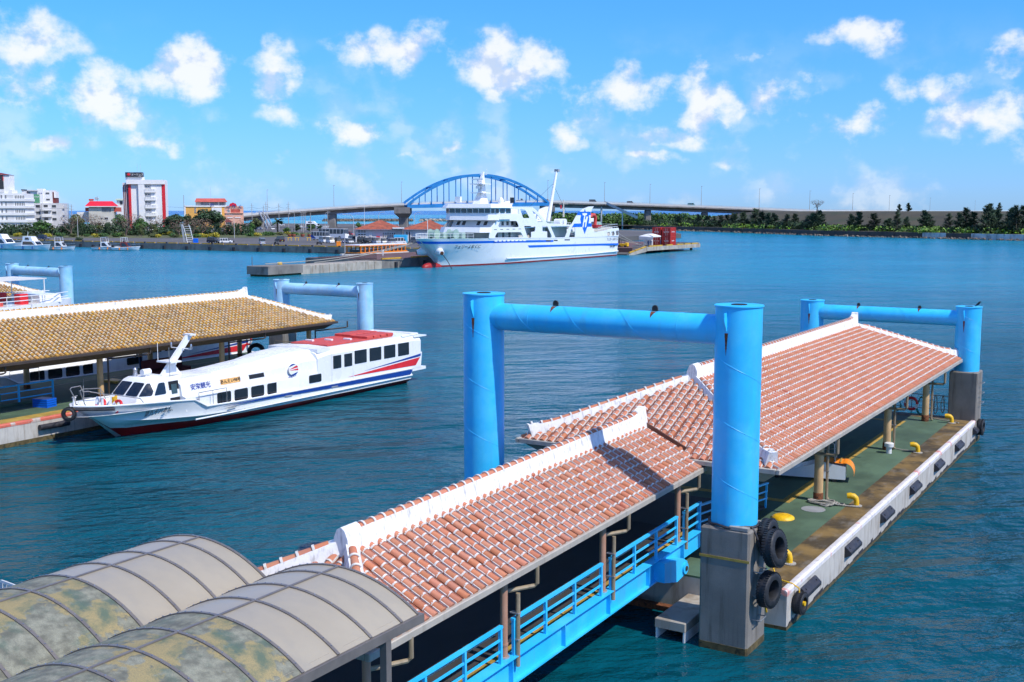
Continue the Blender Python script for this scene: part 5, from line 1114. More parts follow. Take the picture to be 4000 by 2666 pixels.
for sx in (-1, 1):
    X = sx * (FB + .02)
    def sp(nm, pts, m, x=X, d=.02): return MB().prism([(x, y, z) for y, z in pts], (sx * d, 0, 0)).build(nm, m, fr, smooth=0)
    sp('blue_stripe', [(33, 4.5), (39.2, 4.42), (38.9, 4.9), (33, 4.98)], 'stripe_blue', sx * 6.0); sp('blue_stripe', [(34, 3.35), (79.2, 2.75), (79.2, 3.2), (33.4, 3.85)], 'stripe_blue', sx * 6.0)
    MB().path([(sx * 5.95, 24.5, 1.25), (sx * 6.05, 30, 1.15), (sx * 6.1, 45, 1.0), (sx * 6.1, 65, 1.0), (sx * 6.0, 79, 1.2)], .17, 6).build('rubbing_strake', 'ferry_white', fr)
    MB().path([(sx * 1.1, 5.2, 3.3), (sx * 2.2, 4.6, 3.2), (sx * 3.1, 4.1, 3.0)], [.7, .85, .55], 12).build('anchor_bolster', 'ferry_white', fr, smooth=70); MB().path([(sx * 3.0, 4.12, 3.02), (sx * 3.25, 3.98, 2.9)], .38, 8).build('anchor', 'rust', fr)
    text('bow_lettering', 'フェリーよなくに', .95, 'letter_black', fr, (sx * 4.55, 11.3, 4.05), (.24 * sx, sx, 0), (.42 * sx, 0, 1), .02, shear=.25)
    text('stern_lettering', 'フェリーよなくに', .8, 'letter_black', fr, (sx * 6.0, 75.8, 4.3), (0, sx, 0), (0, 0, 1), .02, shear=.1); text('port_lettering', '沖縄 与那国', .55, 'letter_black', fr, (sx * 6.0, 75.8, 2.45), (0, sx, 0), (0, 0, 1), .02)
    # side plate with openings
    Mp = frame((sx * FB, 0, 0), (0, 1, 0), (0, 0, 1))
    out = [(17.2, 5.7), (17.6, 7.9), (20.6, 9.6), (22.2, 10.6), (22.2, 12.3), (35.3, 12.35), (37, 11.7), (39.3, 10.4), (41.6, 8.95), (42.6, 8.55), (53.6, 8.15), (56.6, 10.7), (59.5, 12.0), (62.5, 12.55), (65.2, 12.6), (64.2, 12.0), (63.6, 11.0), (63.5, 9.5), (64.0, 8.0), (65.0, 6.5), (66, 6.2), (72, 6.65), (75, 7.05), (79.2, 7.15), (79.2, 5.0), (60, 5.05), (45, 5.2), (30, 5.45)]
    holes = [rpoly([(20.8, 8.05), (28.9, 9.25), (22.3, 9.35)][::-1], .3) if False else rpoly([(20.8, 8.05), (29.6, 7.95), (28.6, 9.3), (21.6, 9.4)], .5), rpoly([(19.4, 5.85), (31.4, 5.65), (30.4, 6.85), (20.4, 6.95)], .5),
             rpoly([(31.6, 8.2), (36.6, 8.1), (36.6, 6.9), (34.8, 6.8), (34.8, 5.5), (33.2, 5.5)], .35), rpoly([(29.9, 12.0), (32.2, 11.7), (34.2, 9.9), (31.2, 9.9)], .4), rpoly([(24.9, 11.9), (29.2, 11.9), (29.2, 10.8), (24.9, 10.85)], .15), rpoly([(35.2, 11.6), (38.0, 10.4), (40.0, 9.0), (37.6, 9.0)], .3),
             rpoly([(39.8, 8.15), (42.0, 8.05), (44.1, 5.8), (44.1, 5.35), (42.0, 5.4), (42.0, 6.8), (39.8, 6.9)], .2), rpoly([(43.5, 8.05), (52.8, 7.9), (50.5, 5.25), (45.9, 5.3)], .25), rpoly([(54.0, 7.85), (55.5, 7.85), (55.5, 5.2), (52.4, 5.2)], .25)] + [rpoly([(72.4 + i * 2.5, 6.1 + i * .15), (74.1 + i * 2.5, 6.2 + i * .15), (74.4 + i * 2.5, 5.2 + i * .05), (72.8 + i * 2.5, 5.1 + i * .05)], .3) for i in range(3)]
    plate('side_plating', [rpoly(out, .25, 2)] + holes, .12, 'ferry_white', fr, Mp)
    # emblem on the fin: six pointed star, bars and letters
    Me = frame((sx * (FB + .075), 60.4, 9.0), (0, sx, 0), (0, 0, 1)); s_ = 1
    for z, (l, r_) in ((1.9, (-4.2, 3.1)), (-.95, (-6.4, 3.6))): plate('emblem_bar', [[(l, z - .42), (r_, z - .42), (r_, z + .42), (l + .9, z + .42)] if sx > 0 else [(-l, z - .42), (-r_, z - .42), (-r_, z + .42), (-l - .9, z + .42)]], .02, 'stripe_blue', fr, Me)
    plate('emblem_star', [[(0, 3.0), (.8, 1.8), (2.0, 1.5), (2.3, .5), (1.9, -.6), (0, -3.1), (-1.9, -.6), (-2.3, .5), (-2.0, 1.5), (-.8, 1.8)]], .03, 'stripe_blue', fr, Me)
    plate('emblem_letter', [[(-1.3, 1.95), (1.2, 1.95), (1.0, 1.45), (.3, 1.45), (-.05, .45), (.5, .45), (.8, 1.15), (1.6, 1.1), (.6, -1.4), (.0, -1.5), (.35, -.25), (-.25, -.25), (-.75, -1.5), (-1.3, -1.5), (-.35, 1.4), (-1.1, 1.4)]], .045, 'letter_white', fr, Me)
    for y in (19.2, 21.7, 24.2, 26.7, 29.2): sp('slot', [(y, 7.5), (y + 1.1, 7.48), (y + 1.1, 7.6), (y, 7.62)], 'window_dark', sx * (FB + .06), .02)
    for (y, w) in ((41.5, 2.2), (45.2, 1.8), (50.4, 2.6)): sp('slot', [(y, 4.55), (y + w, 4.5), (y + w, 4.78), (y, 4.83)], 'window_dark', sx * 6.0, .03)
    for k in range(8): sp('slot', [(19.5 + k * 1.7, 5.0 - k * .02), (20.6 + k * 1.7, 5.0 - k * .02), (20.6 + k * 1.7, 5.2 - k * .02), (19.5 + k * 1.7, 5.2 - k * .02)], 'letter_white', sx * 5.98, .05)
# inner superstructure decks and walls
MB().box(-5.7, 5.7, 17.9, 62, 7.7, 7.9).build('deck_plate', 'ferry_white', fr, smooth=0); MB().box(-5.7, 5.7, 20.5, 39, 9.5, 9.7).build('deck_plate', 'ferry_white', fr, smooth=0)
MB().box(-4.4, 4.4, 20.0, 44, 5.3, 7.72).build('main_house', 'wall_grey', fr, smooth=0); MB().box(-4.6, 4.6, 21.0, 38, 7.88, 9.52).build('upper_house', 'ferry_white', fr, smooth=0); MB().box(-3.5, 3.5, 48, 56, 5.2, 7.7).build('aft_house', 'wall_grey', fr, smooth=0)
for sx in (-1, 1):
    for k in range(7): MB().box(sx * 4.6, sx * 4.66, 22.5 + k * 2.0, 23.4 + k * 2.0, 8.35, 9.2).build('house_window', 'window_dark', fr, smooth=0)
    for k in range(3): MB().box(sx * 4.4, sx * 4.46, 22.5 + k * 2.6, 23.3 + k * 2.6, 5.7, 7.1).build('house_door', 'window_dark', fr, smooth=0)
# sloped front bands
def band(nm, y0, z0, y1, z1, hw0, hw1, rake=2.2):
    pts = [(-hw0, y0 + rake, z0), (-hw0 + 2.0, y0 + .1, z0), (hw0 - 2.0, y0 + .1, z0), (hw0, y0 + rake, z0)]; pt2 = [(-hw1, y1 + rake, z1), (-hw1 + 2.0, y1, z1), (hw1 - 2.0, y1, z1), (hw1, y1 + rake, z1)]
    back0 = [(x, y + .2, z) for x, y, z in pts]; back1 = [(x, y + .2, z) for x, y, z in pt2]
    b = MB(); b.loft([pts, pt2], cap=False); b.loft([back0, back1], cap=False); b.loft([pts, back0], cap=False); b.loft([pt2, back1], cap=False); return b.build(nm, 'ferry_white', fr, smooth=0)
band('front_band', 15.6, 6.95, 16.2, 8.05, 6.6, 6.5, 1.4); band('front_band', 18.3, 9.55, 18.8, 10.75, 6.9, 6.9, 1.4)
MB().prism([(-5.2, 19.3, 7.9), (5.2, 19.3, 7.9), (5.2, 20.6, 9.6), (-5.2, 20.6, 9.6)], (0, .15, 0)).build('front_wall', 'ferry_white', fr, smooth=0)
for x in (-4.0, -2.6, 1.2, 3.0): MB().prism([(x, 19.75, 8.45), (x + .8, 19.75, 8.45), (x + .8, 20.4, 9.3), (x, 20.4, 9.3)], (0, -.08, 0)).build('front_window', 'window_dark', fr, smooth=0)
MB().prism([(-6, 17.5, 8.0), (-5.8, 17.5, 8.0), (-5.5, 19.5, 9.6), (-5.9, 19.5, 9.6)], (0, .5, 0)).build('front_strut', 'grey_steel', fr, smooth=0)
# navigation bridge
BR = [[(-7.4, 20.9), (-5.4, 19.2), (5.2, 19.2), (6.5, 20.6), (6.5, 25.5), (-7.4, 25.5)]]
def ringz(pts, z, g=0): return [(x * (1 + g), y - g * 6, z) for x, y in pts]
MB().loft([ringz(BR[0], 9.7), ringz(BR[0], 10.9), ringz(BR[0], 12.15, .012)], closed=True).build('bridge_house', 'ferry_white', fr, smooth=0)
MB().loft([ringz(BR[0], 12.1, .10), ringz(BR[0], 12.16, .11), ringz(BR[0], 13.0, .03), ringz(BR[0], 13.05, .0)], closed=True).build('bridge_roof', 'ferry_white', fr, smooth=0)
def strip_windows(p0, p1, n, z0, z1, pad=.12):
    p0, p1 = Vector((*p0, 0)), Vector((*p1, 0)); d = (p1 - p0); nn = d.normalized().cross(Vector((0, 0, 1))); nn = nn if nn.dot((p0 + p1) / 2 - Vector((0, 23, 0))) > 0 else -nn
    for k in range(n):
        a = p0 + d * (k / n) + d.normalized() * pad; c = p0 + d * ((k + 1) / n) - d.normalized() * pad
        MB().prism([a + Vector((0, 0, z0)), c + Vector((0, 0, z0)), c + Vector((0, 0, z1)), a + Vector((0, 0, z1))], nn * .12).build('bridge_window', 'blue_glass', fr, smooth=0)
q = BR[0]; strip_windows(q[1], q[2], 7, 11.1, 11.95); strip_windows(q[0], q[1], 2, 11.1, 11.95); strip_windows(q[2], q[3], 2, 11.1, 11.95); strip_windows(q[3], (6.5, 25.4), 2, 11.1, 11.95, .3)
# radar mast
MB().loft([[(-1.0, 21.5, 13.0), (1.0, 21.5, 13.0), (1.0, 25, 13.0), (-1.0, 25, 13.0)], [(-.5, 23, 15.5), (.5, 23, 15.5), (.5, 24.6, 15.5), (-.5, 24.6, 15.5)], [(-.4, 23.2, 18), (.4, 23.2, 18), (.4, 24.4, 18), (-.4, 24.4, 18)], [(-.15, 24.2, 20), (.15, 24.2, 20), (.15, 24.6, 20), (-.15, 24.6, 20)]], closed=True).build('radar_mast', 'ferry_white', fr, smooth=20)
for z, w, y0 in ((15.3, 1.6, 21.8), (17.2, 1.7, 21.6)): MB().box(-w, w, y0, 24.8, z, z + .18).build('mast_platform', 'ferry_white', fr, smooth=0)
MB().box(-1.4, 1.4, 22.0, 22.4, 18.2, 18.45).build('radar_scanner', 'ferry_white', fr, smooth=0); MB().lathe([(.45, 16.3), (.5, 16.8), (.1, 17.1)], (0, 22.3, 0), 10).build('radar_dome', 'ferry_white', fr)
MB().tube((0, 22.2, 17.35), (0, 22.2, 18.2), .2, n=6).build('scanner_foot', 'ferry_white', fr); MB().tube((-.9, 24.4, 19.4), (.9, 24.4, 19.4), .06, n=5).build('yard', 'ferry_white', fr); MB().tube((.9, 24.4, 19.3), (.9, 24.4, 20.6), .04, n=5).build('aerial', 'ferry_white', fr)
MB().lathe([(.6, 13.05), (.6, 13.4), (.62, 13.8), (.35, 14.3), (.05, 14.45)], (4.8, 24, 0), 12).build('satellite_dome', 'ferry_white', fr); MB().box(-5.2, -3.8, 21, 21.6, 13.4, 14.6).build('light_box', 'ferry_white', fr); MB().box(6.0, 6.3, 25.8, 27.0, 13.2, 14.4).build('signal_board', 'black', fr); MB().path([(6.1, 26, 12.3), (6.1, 26, 13.2)], .08, 5).build('board_post', 'galvanised', fr)
MB().box(-5.8, 5.8, 25.5, 36, 12.2, 12.34).build('boat_deck_roof', 'ferry_white', fr, smooth=0)
# foredeck rails and winches
for x, y0, y1 in ((-1, .8, 15), (1, .8, 15)):
    pts = [(x * (bd + (0)), max(y, .2), zd + 1.0) for y, bd, bw, zd in FS[:5]]
    MB().path(pts, .04, 5).build('bow_rail', 'ferry_white', fr); MB().path([(a, b_, c - .5) for a, b_, c in pts], .03, 5).build('bow_rail', 'ferry_white', fr)
    for i in range(12):
        t_ = i / 11 * (len(pts) - 1); j = min(int(t_), len(pts) - 2); q = Vector(pts[j]).lerp(Vector(pts[j + 1]), t_ - j); MB().tube(q - Vector((0, 0, 1.05)), q, .03, n=5).build('stanchion', 'ferry_white', fr)
for x in (-2.4, 2.4):
    MB().tube((x - .8, 9, 6.7), (x + .8, 9, 6.7), .8, n=12).build('winch_drum', 'winch_green', fr); MB().tube((x - .9, 9, 6.7), (x - .82, 9, 6.7), 1.1, n=14).build('winch_flange', 'winch_green', fr); MB().tube((x + .82, 9, 6.7), (x + .9, 9, 6.7), 1.1, n=14).build('winch_flange', 'winch_green', fr)
    MB().bb(x - .7, x + .7, 11.6, 12.8, 5.8, 7.0, .1).build('winch_motor', 'winch_green', fr)
MB().tube((0, 3.5, 5.9), (0, 3.5, 9.8), .06, n=5).build('jackstaff', 'ferry_white', fr)
# crane, lifeboat, aft gear
MB().tube((-1, 54.4, 8.0), (-1, 59.0, 21.4), .52, .30, n=10).build('derrick', 'ferry_white', fr); MB().box(-1.5, -.5, 58.6, 59.6, 21.0, 21.6).build('derrick_head', 'grey_steel', fr); MB().bb(-3.2, 1.2, 52.6, 56.2, 7.9, 9.0, .1).build('derrick_base', 'winch_green', fr)
for (p0, p1) in (((-1, 57, 18), (-1, 42, 10.5)), ((-1, 57.2, 18), (-1, 66, 9))): MB().tube(p0, p1, .03, n=4).build('stay_wire', 'black', fr)
for y in (50.5, 52.6): MB().tube((3.4, y, 8.9), (5.0, y, 8.9), .75, n=14).build('raft_canister', 'ferry_white', fr)
for z in (8.6, 9.1): MB().path([(5.9, 42.4, z), (5.9, 53.6, z - .4)], .035, 5).build('guard_rail', 'ferry_white', fr)
for k in range(10): MB().tube((5.9, 42.8 + k * 1.2, 8.1), (5.9, 42.8 + k * 1.2, 9.1 - k * .035), .03, n=4).build('stanchion', 'ferry_white', fr)
MB().bb(-4.2, -1.2, 37.5, 41.5, 8, 12.0, .3).build('funnel', 'ferry_white', fr); MB().path([(-2.7, 36, 12), (-2.7, 38, 13.2), (-2.7, 40.5, 13.3)], .5, 8).build('exhaust', 'ferry_white', fr)
MB().loft([[(x, 67.0 + .9 * (abs(x - 4.2) > .8), z) for x, z in ((3.0, 8.0), (5.4, 8.0), (5.1, 7.3), (3.3, 7.3))], [(x, 71.0, z) for x, z in ((3.0, 8.0), (5.4, 8.0), (5.1, 7.3), (3.3, 7.3))], [(4.2, 72.2, 7.9), (4.25, 72.2, 7.9), (4.25, 72.2, 7.7), (4.2, 72.2, 7.7)]], closed=True).build('rescue_boat', 'signal_red', fr, smooth=30)
MB().path([(3.6, 70.6, 8.0), (3.6, 70.8, 9.9), (3.6, 70.2, 10.5), (3.6, 68.6, 10.5), (3.6, 68.2, 9.9)], .42, 8).build('davit', 'raft_red', fr, smooth=60)
MB().path([(2.2, 66.6, 8), (2.2, 67, 10.6), (2.2, 65.4, 9.6)], .28, 6).build('davit_arm', 'grey_steel', fr)
for y in (71.5, 73.5): MB().tube((1.5, y, 7.9), (3.6, y, 7.9), .9, n=12).build('aft_winch', 'winch_green', fr)
MB().box(-5.7, 5.7, 63.5, 79, 6.0, 6.15).build('aft_deck', 'winch_green', fr, smooth=0)
for z in (7.4, 8.0): MB().path([(5.85, 68, z - .6), (5.85, 73, z - .1), (5.85, 79, z + .1), (-5.85, 79, z + .1)], .04, 5).build('aft_rail', 'ferry_white', fr)
for k in range(8): MB().tube((5.85, 68 + k * 1.5, 6.2), (5.85, 68 + k * 1.5, 7.6), .035, n=4).build('stanchion', 'ferry_white', fr)
MB().bb(-3, 0, 74.5, 77, 6.1, 9.6, .1).build('aft_cabin', 'wall_white', fr); MB().box(-2.4, -1.6, 75, 76, 9.6, 11.2).build('aft_post', 'tactile_yellow', fr)
MB().tube((-1, 62.5, 10), (-1, 62.5, 14.2), .25, .12, n=6).build('aft_mast', 'wall_cream', fr); MB().tube((-2.2, 62.5, 13.2), (.2, 62.5, 13.2), .08, n=5).build('aft_yard', 'wall_cream', fr); MB().box(-1.8, -1.5, 62.2, 62.6, 12.0, 12.9).build('flag', 'signal_red', fr)
o = thing('anchor_chain', 'dark anchor chain slanting from the ferry bow into the water', 'chain', W(-124.9, 156, 0)); MB().path([(3.3, 4.0, 2.8), (5.5, 2.6, 1.5), (7.9, .9, -.2)], .08, 5).build('links', 'dark_steel', o)
for i, (p0, p1) in enumerate(((W(-119.5, 236, 5.8), W(-119.6, 253, ZQ + .1)), (W(-121.5, 236.5, 5.6), W(-119.9, 254, ZQ + .1)), (W(-129.0, 238, 5.4), W(-125, 266, ZQ + .1)))):
    o = thing('mooring_line', ['stern mooring line nearest the water', 'second stern mooring line reaching the dock kerb', 'thin stern mooring line crossing behind the pair of people'][i], 'rope', (0, 0, 0), 0); MB().path([p0.lerp(p1, k / 8) - Vector((0, 0, 1.2 * (k / 8) * (1 - k / 8))) for k in range(9)], .06, 4).build('line', 'rope_grey', o)
# small cargo ship behind the stern, bow door open
o = thing('cargo_ship', 'cream cargo ship with an open hold seen behind the ferry stern', 'ship', W(-139.5, 239, 0))
b = MB(); b.box(0, 9, 0, .3, 3.6, 5.8); b.build('header', 'wall_cream', o, smooth=0)
for x in (0, 8.6): MB().box(x, x + .4, 0, 16, -.5, 7.0).build('side_wall', 'wall_cream', o, smooth=0)
MB().box(.4, 8.6, 15.6, 16, -.5, 7.0).build('end_wall', 'wall_cream', o, smooth=0); MB().box(0, 9, 0, 16, 6.9, 7.05).build('top_deck', 'wall_cream', o, smooth=0); MB().prism([(9.0, -.6, .2), (9.0, 2.4, .2), (9.0, 2.4, 5.2), (9.0, -.6, 5.2)], (1.1, 0, 0)).build('visor_door', 'wall_cream', o, smooth=0); MB().box(9, 10.1, -.62, 2.42, -.3, .5).build('visor_foot', 'stripe_blue', o, smooth=0)
for k in range(7): MB().tube((k * 1.45, 0, 7.05), (k * 1.45, 0, 8.1), .05, n=4).build('stanchion', 'wall_cream', o)
MB().tube((0, 0, 8.1), (9, 0, 8.1), .05, n=4).build('guard_rail', 'wall_cream', o)
# orange glass bottom boat at the wharf
o = thing('glass_bottom_boat', 'white and orange glass bottom boat moored behind the wharf', 'boat', W(-152.5, 165, 0))
secs = [[(b_, y, 2.0), (b_ * .9, y, .2), (0, y, -.4), (-b_ * .9, y, .2), (-b_, y, 2.0)] for y, b_ in ((0, .3), (2, 1.8), (5, 2.3), (22, 2.3))]
MB().loft(secs).build('hull', 'gel_white', o, smooth=30); MB().box(-2.1, 2.1, 4, 21.5, 3.75, 3.95).build('roof', 'gel_white', o); MB().box(-2.2, 2.2, 3.8, 21.7, 3.6, 3.75).build('roof_edge', 'orange', o)
for k in range(12):
    for x in (-2.0, 2.0): MB().box(x - .08, x + .08, 4.4 + k * 1.5, 4.6 + k * 1.5, 2.0, 3.6).build('pillar', 'orange', o)
MB().box(-2.25, 2.25, 4, 21.5, 2.0, 2.25).build('rail_band', 'orange', o); MB().box(-1.6, 1.6, 5, 21, 2.0, 2.9).build('seat_block', 'window_dark', o); text('hull_lettering', 'ドリーム3', .8, 'letter_blue', o, (0, -.2, 1.4), (1, 0, 0), (0, 0, 1), .02)
# ------------------------------------------------------------------ arch bridge
def dz(px, py, Y): return D(px, py, Y)
BP = [(880, 842, 640), (1000, 831, 650), (1150, 820, 655), (1305, 808.5, 660), (1440, 800, 664), (1575, 794, 668), (1850, 785, 685), (2130, 784, 702), (2361, 791, 712), (2539, 797, 718), (2739, 804.5, 724), (2965, 813.5, 730), (3162, 821.5, 737), (3330, 822.5, 830), (3473, 823, 940), (3632, 823.5, 1100), (3808, 823.5, 1400), (4100, 823, 1700)]
BPT = [D(*p) for p in BP]
br = thing('arch_bridge', 'blue tied arch road bridge with concrete approaches crossing the harbour mouth', 'bridge', (0, 0, 0), 0)
for i in range(len(BPT) - 1):
    a, b_ = BPT[i], BPT[i + 1]; d = (b_ - a); dh = Vector((d.x, d.y, 0)).normalized(); n_ = Vector((-dh.y, dh.x, 0))
    deck = MB(); dep = 3.0 if not (5 <= i <= 6) else 1.6; hw = 6
    def sec(p, dep): return [p + n_ * hw + Vector((0, 0, -1.1)), p - n_ * hw + Vector((0, 0, -1.1)), p - n_ * hw + Vector((0, 0, -1.9)), p - n_ * (hw - 2.4) + Vector((0, 0, -1.9 - dep * .35)), p - n_ * (hw - 2.6) + Vector((0, 0, -1.1 - dep)), p + n_ * (hw - 2.6) + Vector((0, 0, -1.1 - dep)), p + n_ * hw + Vector((0, 0, -1.9))]
    deck.loft([sec(a, dep), sec(b_, dep)], closed=True).build('deck_span', 'bridge_concrete' if not (5 <= i <= 6) else 'bridge_blue', br, smooth=0)
    for s_ in (-1, 1):
        p = MB(); o1 = n_ * (s_ * hw); p.loft([[a + o1 + Vector((0, 0, z)) for z in (-1.1, -.1)] + [a + o1 * .95 + Vector((0, 0, z)) for z in (-.1, -1.1)], [b_ + o1 + Vector((0, 0, z)) for z in (-1.1, -.1)] + [b_ + o1 * .95 + Vector((0, 0, z)) for z in (-.1, -1.1)]], closed=True).build('parapet', 'bridge_parapet', br, smooth=0)
        MB().tube(a + o1 * .97 + Vector((0, 0, .35)), b_ + o1 * .97 + Vector((0, 0, .35)), .09, n=4).build('hand_rail', 'galvanised', br)
A0, A1 = D(1578, 797, 668), D(2128, 788, 702); dA = A1 - A0; dAh = Vector((dA.x, dA.y, 0)).normalized(); nA = Vector((-dAh.y, dAh.x, 0)); RISE = 17.2
def arch(u, s_, k=0): return A0.lerp(A1, u) + nA * (s_ * 6.2) + Vector((0, 0, -.9 + RISE * (1 - (2 * u - 1) ** 2) - k))
for s_ in (-1, 1):
    secs = []
    for i in range(25):
        c = arch(i / 24, s_); secs.append([c + nA * .55 + Vector((0, 0, .75)), c - nA * .55 + Vector((0, 0, .75)), c - nA * .55 - Vector((0, 0, .75)), c + nA * .55 - Vector((0, 0, .75))])
    MB().loft(secs, closed=True).build('arch_rib', 'bridge_blue', br, smooth=30)
    MB().loft([[q + nA * (s_ * 6.2 + e) + Vector((0, 0, z)) for e, z in ((.6, -.9), (-.6, -.9), (-.6, -2.6), (.6, -2.6))] for q in (A0, A1)], closed=True).build('tie_girder', 'bridge_blue', br, smooth=0)
    for i in range(1, 12): u = i / 12; MB().tube(arch(u, s_, .5), A0.lerp(A1, u) + nA * (s_ * 6.2) + Vector((0, 0, -1)), .30, n=6).build('hanger', 'bridge_blue', br)
for u in (.18, .30, .42, .5, .58, .70, .82): MB().loft([[arch(u, s_) + Vector((0, 0, z)) + dAh * e for e, z in ((-.45, .5), (.45, .5), (.45, -.4), (-.45, -.4))] for s_ in (-1, 1)], closed=True).build('cross_brace', 'bridge_blue', br, smooth=0)
def bridge_pier(p, ztop, w, dpt, head=True):
    b = MB(); b.bb(p.x - w / 2, p.x + w / 2, p.y - dpt / 2, p.y + dpt / 2, -2, ztop - (3 if head else 0), .6); b.build('pier', 'bridge_concrete', br, smooth=20)
    if head: MB().loft([[(p.x - w * .5, p.y - dpt * .5, ztop - 6.0), (p.x + w * .5, p.y - dpt * .5, ztop - 6.0), (p.x + w * .5, p.y + dpt * .5, ztop - 6.0), (p.x - w * .5, p.y + dpt * .5, ztop - 6.0)], [(p.x - w * .95, p.y - dpt * .9, ztop - 3.6), (p.x + w * .8, p.y - dpt * .9, ztop - 3.6), (p.x + w * .8, p.y + dpt * .9, ztop - 3.6), (p.x - w * .95, p.y + dpt * .9, ztop - 3.6)], [(p.x - w * .95, p.y - dpt * .9, ztop), (p.x + w * .8, p.y - dpt * .9, ztop), (p.x + w * .8, p.y + dpt * .9, ztop), (p.x - w * .95, p.y + dpt * .9, ztop)]], closed=True).build('pier_head', 'bridge_concrete', br, smooth=0)
bridge_pier(D(1577, 823, 668), 13.5, 5.2, 8); bridge_pier(D(2140, 823, 702), 14.5, 5.2, 8); bridge_pier(D(1297, 823, 660), 10.3, 4.8, 6, False); bridge_pier(D(2530, 823, 718), 12, 3.8, 6, False); bridge_pier(D(2752, 823, 724), 10.5, 3.8, 6, False); bridge_pier(D(1010, 823, 650), 7.5, 6, 6, False)
stairs = thing('bridge_stairs', 'grey footway stairs descending from the bridge behind the ferry stern', 'stairs', (0, 0, 0), 0)
sa, sb = D(2362, 794, 708), D(2490, 854, 690)
for i in range(3):
    a = sa.lerp(sb, i / 3); b_ = sa.lerp(sb, (i + .86) / 3); c = sa.lerp(sb, (i + 1) / 3); c.z = b_.z
    MB().loft([[q + Vector((0, e, z)) for e, z in ((-1, -.5), (1, -.5), (1, 1.2), (-1, 1.2))] for q in (a, b_)], closed=True).build('flight', 'galvanised', stairs, smooth=0); MB().loft([[q + Vector((0, e, z)) for e, z in ((-1.02, -.5), (1.02, -.5), (1.02, 1.2), (-1.02, 1.2))] for q in (b_, c)], closed=True).build('landing', 'galvanised', stairs, smooth=0)
MB().tube((sa.x - 2, sa.y, 0), (sa.x - 2, sa.y, sa.z), .6, n=8).build('support', 'bridge_parapet', stairs); q = sa.lerp(sb, .55); MB().tube((q.x, q.y, 0), (q.x, q.y, q.z), .4, n=8).build('support', 'bridge_parapet', stairs)
# street lamps on the bridge
names = ['first', 'second', 'third', 'fourth', 'fifth', 'sixth', 'seventh', 'eighth', 'ninth', 'tenth', 'eleventh', 'twelfth', 'thirteenth', 'fourteenth']
def lamp_post(p, h, label, group, head=True, arm=0.0):
    o = thing('street_lamp', label, 'street lamp', p, 0, group)
    if arm: MB().path([(0, 0, 0), (0, 0, h * .86), (arm * .25, 0, h * .96), (arm, 0, h)], [.11, .08, .07, .06], 6).build('pole', 'galvanised', o); MB().cb((arm * 1.15, 0, h), (.9 if arm else .5, .3, .16)).build('lamp_head', 'galvanised', o)
    else: MB().tube((0, 0, 0), (0, 0, h), .16, .09, n=6).build('pole', 'pole_grey', o); MB().cb((.3, 0, h), (1.0, .4, .2)).build('lamp_head', 'pole_grey', o)
    return o
for i, (px, py, Y) in enumerate(((1045, 827, 652), (1304.6, 808.5, 660), (1568.5, 794, 668), (2140, 784, 702), (2361, 791, 712), (2538.6, 797, 718), (2739, 804.5, 724), (2965, 813.5, 730), (3162, 821.5, 737), (3330, 822.5, 830), (3473, 823, 940), (3632, 823.5, 1100), (3808, 823.5, 1400))):
    lamp_post(D(px, py, Y), 12.3, 'tall thin lamp post on the bridge road, %s from the left' % names[i], 'lamp posts along the bridge road')

# ------------------------------------------------------------------ vegetation kit
def leaf_cloud(b, c, rad, n, size, rng, flat=.5, shape='ball'):
    for _ in range(n):
        while True:
            v = Vector((rng.uniform(-1, 1), rng.uniform(-1, 1), rng.uniform(-1, 1)))
            if v.length <= 1: break
        v = v.normalized() * (v.length ** .45)
        p = Vector(c) + Vector((v.x * rad[0], v.y * rad[1], v.z * rad[2]))
        nn = (v + Vector((rng.gauss(0, .5), rng.gauss(0, .5), rng.gauss(.3, .5)))).normalized(); a = nn.orthogonal().normalized(); a = Matrix.Rotation(rng.uniform(0, 6.28), 3, nn) @ a; q = nn.cross(a)
        s_ = size * rng.uniform(.6, 1.4); b.rv = rng.uniform(.01, .99)
        b.add([p - a * s_ - q * s_ * .55, p + a * s_ - q * s_ * .5, p + a * s_ * .8 + q * s_ * .6, p - a * s_ * .7 + q * s_ * .55], [(0, 1, 2, 3)])
